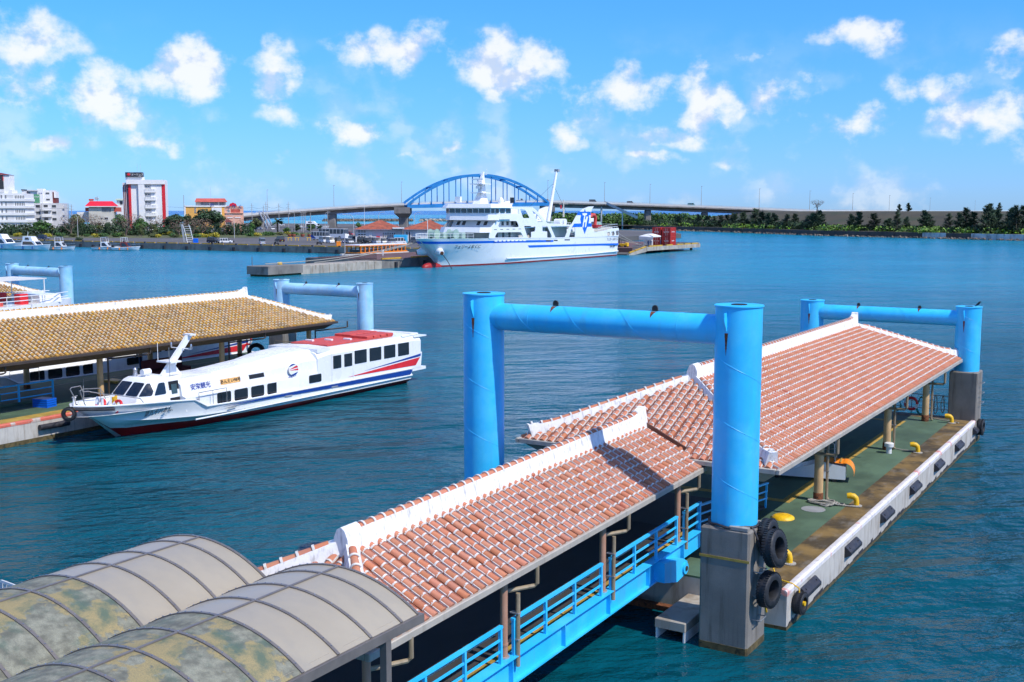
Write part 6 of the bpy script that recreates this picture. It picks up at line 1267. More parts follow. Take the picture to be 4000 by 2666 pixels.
def tree_meshes(kind, seed):
    rng = random.Random(seed); t = MB(); cr = MB()
    if kind == 'round':                                            # unit: 6 m tall
        t.path([(0, 0, -.2), (.1, 0, 1.2), (0, .1, 2.6)], [.24, .18, .12], 6)
        for k in range(6):
            a = rng.uniform(0, 6.28); r = rng.uniform(.8, 1.7); z = rng.uniform(2.6, 4.9); t.path([(0, 0, rng.uniform(1.4, 2.2)), (r * .5 * math.cos(a), r * .5 * math.sin(a), z * .75), (r * math.cos(a), r * math.sin(a), z)], [.11, .07, .03], 5)
            leaf_cloud(cr, (r * math.cos(a), r * math.sin(a), z), (1.25, 1.25, .85), 190, .19, rng)
        leaf_cloud(cr, (0, 0, 4.9), (1.3, 1.3, .9), 230, .19, rng)
    elif kind == 'dense':
        t.path([(0, 0, -.2), (0, 0, 2)], [.2, .14], 6)
        for k in range(9): a = k * 2.4; r = rng.uniform(.2, 1.2); z = rng.uniform(1.2, 5.0); leaf_cloud(cr, (r * math.cos(a), r * math.sin(a), z), (1.0, 1.0, 1.0), 170, .17, rng)
    elif kind == 'shrub':
        t.path([(0, 0, -.1), (0, 0, .5)], [.08, .05], 5)
        for k in range(6): a = k * 1.1; leaf_cloud(cr, (1.0 * math.cos(a) * rng.random(), .9 * math.sin(a) * rng.random(), rng.uniform(.4, .9)), (.75, .75, .5), 90, .12, rng)
    elif kind == 'casuarina':                                      # unit: 8 m
        t.path([(0, 0, -.3), (.05, 0, 4), (0, 0, 7.6)], [.2, .12, .03], 6)
        for k in range(46):
            z = 0.25 + 7.3 * (k / 46) ** 1.25; a = rng.uniform(0, 6.28); L = (1 - z / 8.6) * 2.3 * rng.uniform(.55, 1.2) + .15
            e = Vector((L * math.cos(a), L * math.sin(a), z + .45 * L)); t.path([(0, 0, z), e * .5 + Vector((0, 0, z * .5)), e], [.035, .022, .008], 3)
            for j in range(44):
                u = rng.uniform(.12, 1.08); p = Vector((0, 0, z)).lerp(e, u) + Vector((rng.gauss(0, .16), rng.gauss(0, .16), rng.gauss(0, .16))); dd = Vector((math.cos(a) * .3 + rng.gauss(0, .35), math.sin(a) * .3 + rng.gauss(0, .35), rng.uniform(.2, .9))).normalized() * rng.uniform(.4, .85); sd = dd.orthogonal().normalized() * .085
                cr.rv = rng.uniform(.01, .99); cr.add([p - sd, p + sd, p + dd + sd * .4, p + dd - sd * .4], [(0, 1, 2, 3)])
    elif kind == 'bare':
        def br_(p, d, L, r, lv):
            e = p + d * L; t.path([p, p.lerp(e, .5) + Vector((rng.gauss(0, .05), rng.gauss(0, .05), 0)) * L, e], [r, r * .8, r * .55], 4 if lv > 1 else 5)
            if lv >= 5: return
            for _ in range(3 if lv < 4 else 2):
                dd = (d + Vector((rng.gauss(0, .55), rng.gauss(0, .55), rng.gauss(.05, .3)))).normalized(); br_(e if rng.random() < .6 else p.lerp(e, .7), dd, L * rng.uniform(.62, .82), r * .55, lv + 1)
        br_(Vector((0, 0, -.2)), Vector((0, 0, 1)), 1.5, .24, 0)
        leaf_cloud(cr, (0, 0, 3.9), (2.3, 2.3, 1.3), 420, .085, rng)
    elif kind == 'palm':
        t.path([(0, 0, -.2), (.1, 0, 2), (0, 0, 4)], [.2, .17, .18], 7)
        for k in range(34):
            a = rng.uniform(0, 6.28); el_ = rng.uniform(-.9, 1.2); L = rng.uniform(1.2, 1.8); pts = []
            for j in range(5): u = j / 4; pts.append(Vector((L * u * math.cos(a) * math.cos(el_ * .6), L * u * math.sin(a) * math.cos(el_ * .6), 4.1 + L * u * math.sin(el_) - .5 * u * u)))
            cr.rv = rng.uniform(.01, .99)
            for j in range(4): sd = Vector((-math.sin(a), math.cos(a), 0)) * (.09 if j < 2 else .28); sd2 = Vector((-math.sin(a), math.cos(a), 0)) * (.28 if j < 3 else .1); cr.add([pts[j] - sd, pts[j] + sd, pts[j + 1] + sd2, pts[j + 1] - sd2], [(0, 1, 2, 3)])
    return t, cr
TK = {}
def tree(kind, leaf, p, h, label, group=None, w=1.0, seed=None, cat='tree', name=None):
    unit = dict(round=6.0, dense=6.2, shrub=1.45, casuarina=8.0, bare=5.0, palm=5.2)[kind]
    seed = random.randint(0, 2) if seed is None else seed; key = (kind, leaf, seed)
    if key not in TK:
        t, cr = tree_meshes(kind, hash(kind) % 7 + seed * 13 if False else seed * 13 + len(kind)); TK[key] = (t.mesh('trunk', 'twig' if kind == 'bare' else 'bark', 50), cr.mesh('crown', 'twig' if kind == 'bare' else leaf, 0, False))
    nm = name or dict(round='leafy_tree', dense='dense_tree', shrub='shrub', casuarina='casuarina_tree', bare='bare_tree', palm='palm_tree')[kind]
    o = thing(nm, label, cat, p, random.uniform(0, 6.28), group); k = h / unit; o.scale = (k * w, k * w, k)
    link('trunk', TK[key][0], o); link('crown', TK[key][1], o); return o

# ------------------------------------------------------------------ right bank: sea wall, embankment, casuarinas, far wood
WB = [G(2380, 895), G(2450, 897), G(2800, 907), G(3200, 922), G(3600, 932), G(4000, 942), G(4300, 950)]
WB = [Vector((p.x, p.y, 0)) for p in WB]
def offp(p, k, z):                                              # inland offset
    return Vector((p.x + k * .42, p.y + k * .90, z))
sw = thing('sea_wall', 'long dark concrete sea wall below the green bank', 'wall', (0, 0, 0), 0)
for i in range(len(WB) - 1):
    n = 4
    for j in range(n):
        a, b_ = WB[i].lerp(WB[i + 1], j / n), WB[i].lerp(WB[i + 1], (j + .985) / n); sc_ = a.y / 500
        MB().loft([[q + Vector((0, 0, -1)), q + Vector((0, 0, 2.35)), offp(q, 1.2, 2.35), offp(q, 1.2, -1)] for q in (offp(a, 2.6, 0), offp(b_, 2.6, 0))], closed=True).build('panel', 'seawall' if not (i >= 4 and j != 1) else 'graffiti_white', sw, smooth=0)
rng = random.Random(3); b = MB()
for i in range(len(WB) - 1):
    L = (WB[i + 1] - WB[i]).length
    for k in range(int(L / .55)):
        p = offp(WB[i].lerp(WB[i + 1], rng.random()), rng.uniform(-.6, 2.4), 0); s_ = rng.uniform(.25, .6); p.z = rng.uniform(-.15, .35); st = len(b.v)
        b.cb((0, 0, 0), (s_ * 2, s_ * 1.6, s_ * 1.2)); b.xf(Matrix.Translation(p) @ Matrix.Rotation(rng.uniform(0, 3), 4, (rng.random(), rng.random(), 1)), st)
tag(b.build('rubble_toe', 'rubble', smooth=0), 'narrow strip of brown rubble at the foot of the sea wall', 'rubble', kind='stuff')
b = MB(); rows = []
for k, z in ((3.6, 2.30), (26, 2.7), (44, 4.4), (72, 8.6), (92, 11.0), (120, 11.1), (420, 11.1)):
    rows.append([offp(q, k * (.9 if i < 2 else 1), z if i > 1 or z < 4 else 3.2) for i, q in enumerate(WB)])
b.loft(rows, cap=False); tag(b.build('embankment', 'dry_grass', smooth=40), 'dry grass embankment rising behind the sea wall', 'embankment', kind='structure')
# low green creeper along the wall
b = MB(); rng = random.Random(5)
for i in range(1, len(WB) - 1):
    for k in range(110 if i > 1 else 30):
        u = rng.random(); p = offp(WB[i].lerp(WB[i + 1], u), rng.uniform(5, 34), 0); dense_ = .35 + .65 * (math.sin(u * 9 + i * 2.1) > -.2)
        if rng.random() > dense_: continue
        leaf_cloud(b, (p.x, p.y, 2.7 + rng.random() * .9), (4.0, 3.0, 1.6), 46, .42, rng)
tag(b.build('ground_creeper', 'leaf_bright', smooth=0, fixn=False), 'bright green creeper covering the foot of the embankment', 'creeper', kind='stuff')
b = MB(); rng = random.Random(15)
for k in range(520):
    px = rng.choice((rng.uniform(2630, 3120), rng.uniform(2630, 3120), rng.uniform(3120, 4040))); j = min(len(WB) - 2, max(1, int((px - 2450) / 375) + 1)); q = WB[j].lerp(WB[j + 1], rng.random())
    e = offp(q, rng.uniform(9, 30), 0); leaf_cloud(b, (e.x, e.y, rng.uniform(2.6, 5.2 if px < 3120 else 3.6)), (2.6, 2.2, 1.6), 40, .34, rng)
tag(b.build('bank_thicket', 'leaf_dark', smooth=0, fixn=False), 'dark thicket of bushes between the casuarinas on the right bank', 'thicket', kind='stuff')
cas = [(2646, 845, 1.3), (2690, 850, 1.2), (2724, 837, 1.2), (2755, 843, 1.3), (2786, 845, 1.4), (2812, 840, 1.2), (2835, 837, 1.3), (2866, 833, 1.3), (2900, 828, 1.2), (2946, 815, 1.1), (2968, 826, 1.3), (2998, 832, 1.2), (3023, 833, 1.3), (3065, 836, 1.3), (3100, 834, 1.2), (3150, 840, 1.6), (3172, 832, 1.6), (3192, 822, 1.2), (3322, 836, 1.0), (3345, 826, 1.0), (3406, 832, 1.4), (3459, 852, 1.3), (3498, 822, .8), (3528, 846, .9), (3603, 822, 1.1), (3620, 836, 1.1), (3700, 832, 1.0), (3738, 830, 1.0), (3762, 811, 1.0), (3790, 826, 1.0), (3850, 796, 1.0), (3876, 820, 1.2), (3937, 811, 1.0), (3960, 802, .9), (3991, 800, 1.0)]
ref = {3172: 'widest casuarina standing alone between the tree belt and the creeper', 3603: 'casuarina standing alone amid the bright green creeper', 3850: 'tallest pointed casuarina near the right edge', 2946: 'tallest casuarina in the belt below the bridge end', 3498: 'slim dark casuarina left of the bright creeper'}
def wall_at(px, k):
    k0 = (px - 2000) / FPX; best = None
    for i in range(len(WB) - 1):
        for j in range(60):
            q = offp(WB[i].lerp(WB[i + 1], j / 60), k, 2.4); e = abs(q.x / q.y - k0)
            if best is None or e < best[0]: best = (e, q)
    return best[1]
num = ['one', 'two', 'three', 'four', 'five', 'six', 'seven', 'eight', 'nine', 'ten', 'eleven', 'twelve', 'thirteen', 'fourteen', 'fifteen', 'sixteen', 'seventeen', 'eighteen', 'nineteen', 'twenty']
for i, (px, pt, w) in enumerate(cas):
    g = wall_at(px, 10 + (i * 7 % 11)); h = CAMZ - (pt - 823) * g.y / FPX - 2.3
    lab = ref.get(px) or ('feathery dark casuarina below the bridge, number %s of the belt from the ferry' % num[i] if px < 3120 else 'feathery dark casuarina on the open bank, number %s from the tree belt' % num[i - 15])
    tree('casuarina', 'leaf_casuarina', (g.x, g.y, 2.2), h, lab, 'casuarinas on the right bank', w * 1.25 * (1 if h > 6 else 1.3))
g = wall_at(2495, 8); tree('dense', 'leaf_green', (g.x, g.y, 2.2), 6.5, 'round green bush at the foot of the bridge stairs', None, 1.6, 0)
for i, (px, pt) in enumerate(((3512, 806), (3548, 801), (3903, 800))):
    p = D(px, 826, 610); tree('casuarina', 'leaf_casuarina', (p.x, p.y, 11.0), (826 - pt) * 610 / FPX + 1.2, ['pale small casuarina on top of the embankment', 'dark small casuarina on top of the embankment', 'thin casuarina on the embankment near the right edge'][i], None, 1.3)
tree('bare', 'leaf_olive', D(3192, 824, 640), 6.0, 'small bare tree on top of the embankment by the bridge end', None, 1.5, 0)
b = MB(); rng = random.Random(11)
for k in range(650):                                             # the far wood under the bridge
    px = rng.uniform(2050, 3120); Y = rng.uniform(728, 800) if px < 2700 else rng.uniform(700, 780); top = 838 if px < 2700 else 846 + (px - 2700) * .035
    z0 = CAMZ - (top - 823) * Y / FPX; zz = rng.uniform(.18, .92) * max(z0, 3.5); p = D(px, 823, Y)
    leaf_cloud(b, (p.x, p.y, zz), (5.0, 4.0, 2.2), 60, .65, rng)
tag(b.build('far_wood', 'leaf_green', smooth=0, fixn=False), 'mass of green woodland under the far side of the bridge', 'woodland', kind='stuff')
b = MB(); pw = [G(2060, 897), G(3100, 905)]; b.quad((pw[0].x - 40, pw[0].y + 5, 2.2), (pw[1].x, pw[1].y + 60, 2.2), (pw[1].x + 120, 900, 2.2), (pw[0].x - 60, 900, 2.2)); tag(b.build('far_bank', 'dry_grass', smooth=0), 'low far bank under the bridge', 'ground', kind='structure')
for i, (py, h) in enumerate(((866, 1.0), (876, 1.8))):
    a, c = G(2420, py, 2.2), G(2800, py + 2, 2.2); o = thing('revetment', ['upper pale stone revetment below the wood', 'lower pale stone revetment with arches below the wood'][i], 'wall', (0, 0, 0), 0)
    for k in range(24): q0, q1 = a.lerp(c, k / 24), a.lerp(c, (k + .9) / 24); MB().box(q0.x, q1.x, q0.y, q0.y + 1, 2.1, 2.2 + h).build('block', 'bridge_parapet', o, smooth=0)
# breakwater
for i, (x0, x1, py, hh) in enumerate(((1260, 1600, 866, 2.9), (1640, 1900, 866, 3.0))):
    a, c = G(x0, py, 0), G(x1, py + 1, 0); o = thing('breakwater', ['long dark breakwater left of the bridge pier', 'breakwater of pale blocks right of the bridge pier'][i], 'breakwater', (0, 0, 0), 0)
    MB().box(a.x, c.x, a.y + 4, a.y + 9, -1, hh).build('wall', 'seawall', o, smooth=0); bb = MB(); rng = random.Random(i)
    for k in range(260): st = len(bb.v); s_ = rng.uniform(.8, 1.8); bb.cb((0, 0, 0), (s_ * 1.6, s_ * 1.4, s_ * 1.3)); bb.xf(Matrix.Translation((rng.uniform(a.x, c.x), a.y + rng.uniform(-3, 4), rng.uniform(-.3, 1.6))) @ Matrix.Rotation(rng.uniform(0, 3), 4, (rng.random(), rng.random(), 1)), st)
    tag(bb.build('armour_blocks', 'rubble' if i == 0 else 'mole_stone', o, smooth=0), kind='stuff')
# ------------------------------------------------------------------ town on the left shore
def XZ(px, py, Y): return (px - 2000) / FPX * Y, CAMZ - (py - 823) * Y / FPX
class Bld:
    def __init__(s, label, Y, cat='building', rz=R(12), name='building'):
        s.Y = Y; s.xc = None; s.o = thing(name, label, cat, (0, Y, 0), rz)
    def X(s, px, py):
        if s.xc is None: s.xc = (px - 2000) / FPX * s.Y; s.o.location.x = s.xc
        x, z = XZ(px, py, s.Y); return x - s.xc, z
    def box(s, nm, x0, x1, y0, y1, m, d0=0, d1=14, parent=None):      # front rectangle extruded in depth
        if s.xc is None: s.X((x0 + x1) / 2, y0)
        a, zt = s.X(x0, y0); b_, zb = s.X(x1, y1); return MB().box(a, b_, d0, d1, zb, zt).build(nm, m, parent or s.o, smooth=0)
    def win(s, x0, x1, y0, y1, d=0, m='window_dark', fm='wall_grey', sill=True):
        a, zt = s.X(x0, y0); b_, zb = s.X(x1, y1); k = .10
        b = MB(); b.box(a - k, a, d - .1, d, zb - k, zt + k).box(b_, b_ + k, d - .1, d, zb - k, zt + k).box(a, b_, d - .1, d, zt, zt + k).box(a, b_, d - .16, d, zb - k, zb)
        w = b.build('window', fm, s.o, smooth=0); MB().box(a, b_, d - .04, d - .005, zb, zt).build('pane', m, w, smooth=0); return w
    def hip(s, nm, x0, x1, ye, xr0, xr1, yr, m, d0, d1):
        a, ze = s.X(x0, ye); b_, _ = s.X(x1, ye); c, zr = s.X(xr0, yr); e, _ = s.X(xr1, yr); dm = (d0 + d1) / 2
        return MB().add([(a, d0, ze), (b_, d0, ze), (b_, d1, ze), (a, d1, ze), (c, dm, zr), (e, dm, zr)], [(0, 1, 5, 4), (1, 2, 5), (2, 3, 4, 5), (3, 0, 4), (0, 3, 2, 1)]).build(nm, m, s.o, smooth=0)
    def txt(s, nm, body, px, py, hpx, m, d, parent=None):
        x, z = s.X(px, py); return text(nm, body, hpx * s.Y / FPX * 1.15, m, parent or s.o, (x, d, z), (1, 0, 0), (0, 0, 1), .05)
# hotel with dark sign tower at the left edge
h = Bld('white hotel with a dark sign tower at the left edge of the photo', 515, rz=R(10))
h.box('wall', -90, 104, 757, 900, 'wall_white', 0, 18); h.box('tower', -30, 50, 686, 757, 'wall_white', 2, 10); h.hip('tower_roof', -34, 51, 686, 8, 12, 677, 'maroon', 1.5, 10.5)
sg = h.box('sign_panel', -30, 27, 687, 740, 'sign_dark', 1.7, 2.0); h.txt('lettering', 'APA', 4, 701, 11, 'letter_white', 1.65, sg); h.box('sign_edge', 25, 28, 692, 708, 'signal_red', 1.6, 1.75); h.box('louvre', -30, 28, 741, 752, 'wall_grey', 1.6, 2.0); h.box('parapet', 50, 60, 744, 757, 'wall_white', 0, 10)
for fl in range(5):
    y = 762 + fl * 27.4; h.box('floor_band', -90, 108 + fl * 1.2, y + 16, y + 25, 'wall_white', -.6, 18)
    for k in range(6): h.win(70 + k * 6.2, 73 + k * 6.2, y + 3, y + 15, -.0, 'window_dark', 'wall_white')
    for k in range(4): h.win(-12 + k * 15, -6 + k * 15, y + 2, y + 15, 0, 'window_grey', 'wall_white')
    h.win(40, 64, y + 1, y + 15, 0, 'wall_grey', 'wall_white')
h.box('roof_box', 88, 98, 745, 757, 'wall_grey', 4, 8); h.box('vent_cap', 86, 99, 741, 745, 'sign_dark', 3.6, 8.4)
# grey apartment building with green banner
h = Bld('grey apartment building with a green banner', 545)
h.box('wall', 132, 250, 795, 900, 'wall_grey', 0, 16); h.box('upper_wall', 124, 214, 745, 796, 'wall_white', 1, 14); h.box('side_wing', 214, 224, 752, 794, 'maroon', 3, 12); h.box('side_cap', 220, 226, 750, 774, 'wall_white', 2.5, 11); h.box('stair_tower', 162, 183, 739, 796, 'wall_white', .4, 8); h.box('roof_slab', 120, 165, 744, 748, 'wall_grey', .0, 14)
bn = h.box('banner', 141, 170, 761, 794, 'sign_green', .2, .38); h.txt('lettering', 'PATINA', 155.5, 771, 6.5, 'letter_white', .15, bn); h.txt('lettering', '魚の島', 173, 757, 4, 'letter_blue', .35)
for fl in range(3):
    y = 802 + fl * 25; h.win(155, 171, y, y + 9); h.win(214, 229, y, y + 9); h.box('balcony', 174, 213, y + 9, y + 21, 'wall_white', -1.3, 0); h.win(184, 199, y - 1, y + 9, 0, 'window_dark'); h.box('side_balcony', 246, 255, y + 3, y + 14, 'wall_grey', 1, 6)
h.win(192, 205, 754, 759, 1); h.win(193, 206, 778, 783, 1); h.win(127, 136, 754, 758, 1); h.box('corner_wall', 124, 126, 746, 900, 'maroon', .5, 1.0)
h = Bld('narrow grey building between the white hotel and the apartment block', 580); h.box('wall', 104, 130, 772, 900, 'wall_grey', 0, 10); h.box('roof_house', 106, 118, 772, 786, 'wall_cream', 1, 6)
for k in range(4): h.win(108, 116, 800 + k * 18, 808 + k * 18)
# house with bright red roof
h = Bld('cream house with a bright red hipped roof', 500, 'house', name='house')
h.box('wall', 360, 448, 807, 905, 'wall_cream', 0, 12); h.hip('roof', 347, 457, 807, 358, 442, 787, 'roof_red', -1.2, 13); h.box('eave_fascia', 347, 457, 806.5, 809, 'wall_white', -1.2, 13); h.box('chimney', 355, 369, 783, 797, 'wall_cream', 6, 8); h.box('chimney_cap', 354, 370, 778, 783, 'roof_brick', 5.8, 8.2)
h.box('garage_recess', 408, 442, 811, 829, 'window_grey', -.06, 0); h.win(404, 410, 851, 856); h.win(417, 430, 850, 857); h.box('side_wing', 342, 360, 812, 827, 'roof_brick', 4, 10); h.box('side_wing', 448, 470, 811, 828, 'roof_brick', 5, 10); h.box('annex', 305, 360, 829, 870, 'wall_white', 8, 14)
h = Bld('mint and white house behind the tall white hotel', 560, 'house', name='house'); h.box('wall', 468, 505, 784, 880, 'wall_white', 0, 8); h.box('roof', 465, 505, 777, 784, 'wall_mint', -1, 9); h.box('balcony', 466, 478, 797, 812, 'wall_white', -1.2, 0); h.win(480, 490, 788, 800)
# tall white hotel with red stripes
h = Bld('tall white hotel with red vertical stripes and rooftop sign', 530)
h.box('wall', 524, 653, 706, 900, 'wall_white', 1.5, 15); h.box('side_wall', 494, 526, 716, 900, 'wall_grey', 2.5, 14)
for x in (497, 503, 509, 514): h.box('side_stripe', x, x + 2.5, 724, 870, 'maroon', 2.3, 2.5)
h.box('red_stripe', 517, 526, 722, 900, 'signal_red', 1.2, 2.6); h.box('red_stripe', 640, 653, 722, 900, 'signal_red', .9, 2.0); h.box('cornice', 510, 652, 705, 722, 'wall_white', .2, 15); h.box('pilaster', 554, 577, 722, 900, 'wall_white', .3, 1.6); h.box('wing_front', 600, 641, 722, 900, 'wall_white', .9, 1.6)
h.box('roof_house', 506, 572, 694, 706, 'wall_white', 3, 9); sg = h.box('sign_panel', 506, 570, 676, 694, 'sign_dark', 2.2, 8); h.txt('lettering', 'チューリップ', 546, 685, 8, 'letter_white', 2.1, sg); h.txt('lettering', 'ホテル', 532, 679, 3.2, 'letter_white', 2.1, sg); h.txt('lettering', '石垣島', 560, 691.5, 3.2, 'letter_white', 2.1, sg)
x, z = h.X(519, 684); plate('flower_mark', [[(math.cos(R(a)) * .68 * (1 + .22 * math.cos(R(3 * a + 90))), math.sin(R(a)) * .62) for a in range(0, 360, 15)]], .05, 'signal_red', h.o, frame((x, 2.08, z), (1, 0, 0), (0, 0, 1)))
for fl in range(5):
    y = 724 + fl * 30.6; h.box('recess', 577, 600, y, y + 15, 'wall_grey', 1.3, 1.6); h.win(579, 586, y + 5, y + 8, 1.3); h.win(589, 595, y + 5, y + 8, 1.3)
    bl = h.box('balcony', 577, 618, y + 16, y + 30, 'wall_white', .0, 1.5)
    for k in range(6): h.box('balcony_slot', 580 + k * 6, 581.2 + k * 6, y + 18, y + 22, 'window_grey', -.06, 0, bl)
for x0 in (549, 560): xx, z0 = h.X(x0, 676); MB().tube((xx, 5, z0), (xx, 5, z0 + 4.0), .06, n=4).build('aerial', 'galvanised', h.o)
# orange shop with red roof, pink fishing tackle shop
h = Bld('orange building with a long brick red roof', 500)
h.box('wall', 731, 905, 806, 890, 'wall_orange', 0, 12); h.box('wall_trim', 731, 905, 804, 809, 'wall_white', -.3, 12.2); h.box('penthouse', 774, 886, 786, 806, 'wall_cream', 1.5, 10); h.box('side_wall', 731, 737, 806, 890, 'wall_white', -.3, 12)
a, z0 = h.X(771, 790); b_, z1 = h.X(892, 776); MB().add([(a, .2, z0), (b_, .2, z0), (b_ - 1.0, 4.5, z1), (a + .5, 4.5, z1), (a, 10.5, z0), (b_, 10.5, z0)], [(0, 1, 2, 3), (3, 2, 5, 4), (0, 3, 4), (1, 5, 2)]).build('roof', 'roof_brick', h.o, smooth=0)
for x0, x1 in ((792, 825), (829, 858), (863, 884)): h.win(x0, x1, 790, 803, 1.5, 'window_grey', 'wall_white')
for k in range(3): h.win(770, 775, 812 + k * 8, 816 + k * 8, 0)
h.box('entrance', 835, 872, 812, 845, 'wall_white', -2, 0); h.txt('lettering', '釣', 836, 803, 12, 'letter_blue', -.4)
xx, z0 = h.X(830, 776); MB().tube((xx, 5, z0), (xx, 5, z0 + 5), .06, n=4).build('aerial', 'galvanised', h.o)
h = Bld('pink shop with large blue letters on its roof', 475, 'shop', name='shop')
h.box('wall', 885, 955, 812, 905, 'wall_pink', 0, 10); h.box('parapet', 893, 954, 806, 812, 'wall_pink', -.2, 10.2); h.box('balcony_recess', 909, 944, 818, 831, 'roof_brick', -.05, 0); h.box('ledge', 885, 956, 832, 834, 'wall_pink', -.4, 0); h.win(897, 905, 821, 831, 0, 'window_grey', 'wall_white'); h.win(895, 916, 848, 852, 0, 'wall_white', 'wall_pink'); h.win(924, 946, 848, 852, 0, 'wall_white', 'wall_pink')
x, z = h.X(918, 806); plate('gable_sign', [[(-1.6, 0), (1.6, 0), (1.2, 1.0), (.5, 1.2), (0, 1.5), (-.5, 1.2), (-1.2, 1.0)]], .2, 'roof_red', h.o, frame((x, -.3, z), (1, 0, 0), (0, 0, 1)))
for ch, px, py in (('つ', 900, 811), ('り', 921, 809), ('ぐ', 945, 810)): h.txt('lettering', ch, px, py, 16, 'letter_blue', -.55)
h = Bld('low tiled gatehouse roof beside the pink shop', 460, 'hut', name='hut'); h.hip('roof', 884, 912, 868, 890, 898, 857, 'maroon', 0, 6); h.box('wall', 888, 908, 868, 885, 'wall_cream', .5, 5)
# terracotta roofed harbour buildings
for i, (x0, x1, xa, Y) in enumerate(((1384, 1582, 1488, 352), (1572, 1762, 1684, 352))):
    h = Bld(['terracotta roofed white harbour building behind the parked vans', 'terracotta roofed harbour building partly behind the ferry bow'][i], Y, rz=R(6))
    h.box('wall', x0 + 8, x1 - 8, 893, 955, 'wall_grey', 0, 14); h.hip('roof', x0, x1, 896, xa - 3, xa + 3, 861, 'roof_terracotta', -1.2, 15); h.box('eave', x0 + 1, x1 - 1, 895.5, 898, 'wall_white', -1.1, 14.9)
    if i == 0:
        for gx, gy in ((1402, 900), (1402, 914)):
            for a_ in range(3):
                for b_ in range(2 if gy == 900 else 2): h.win(gx + a_ * 10.5, gx + 8.5 + a_ * 10.5, gy + b_ * (4.5 if gy == 900 else 8), gy + 3.5 + b_ * (4.5 if gy == 900 else 6) + (0 if gy == 900 else 1.5), 0, 'window_dark', 'wall_white')
        for a_ in range(7):
            for b_ in range(4): h.win(1497 + a_ * 7.2, 1502 + a_ * 7.2, 909 + b_ * 7, 914 + b_ * 7, 0, 'window_dark', 'wall_white')
        for a_ in range(2): h.box('vent_slit', 1446 + a_ * 5, 1449 + a_ * 5, 908, 925, 'wall_white', -.2, 0)
        h.box('porch_roof', 1535, 1580, 889, 893, 'wall_white', -2.5, 0); h.box('vending_machine', 1472, 1486, 922, 945, 'signal_red', -1.2, -.3)
    else:
        for a_ in range(4): h.box('louvre', 1590 + a_ * 5, 1593 + a_ * 5, 905, 942, 'wall_white' if a_ % 2 else 'window_dark', -.3, 0)
h = Bld('light blue storage container between the terracotta roofs', 343, rz=0, cat='container', name='storage_container'); h.box('body', 1540, 1590, 918, 950, 'sky_blue', 0, 4)
for k in range(12): h.box('rib', 1541 + k * 4.1, 1543 + k * 4.1, 919, 949, 'sky_blue', -.08, 0)
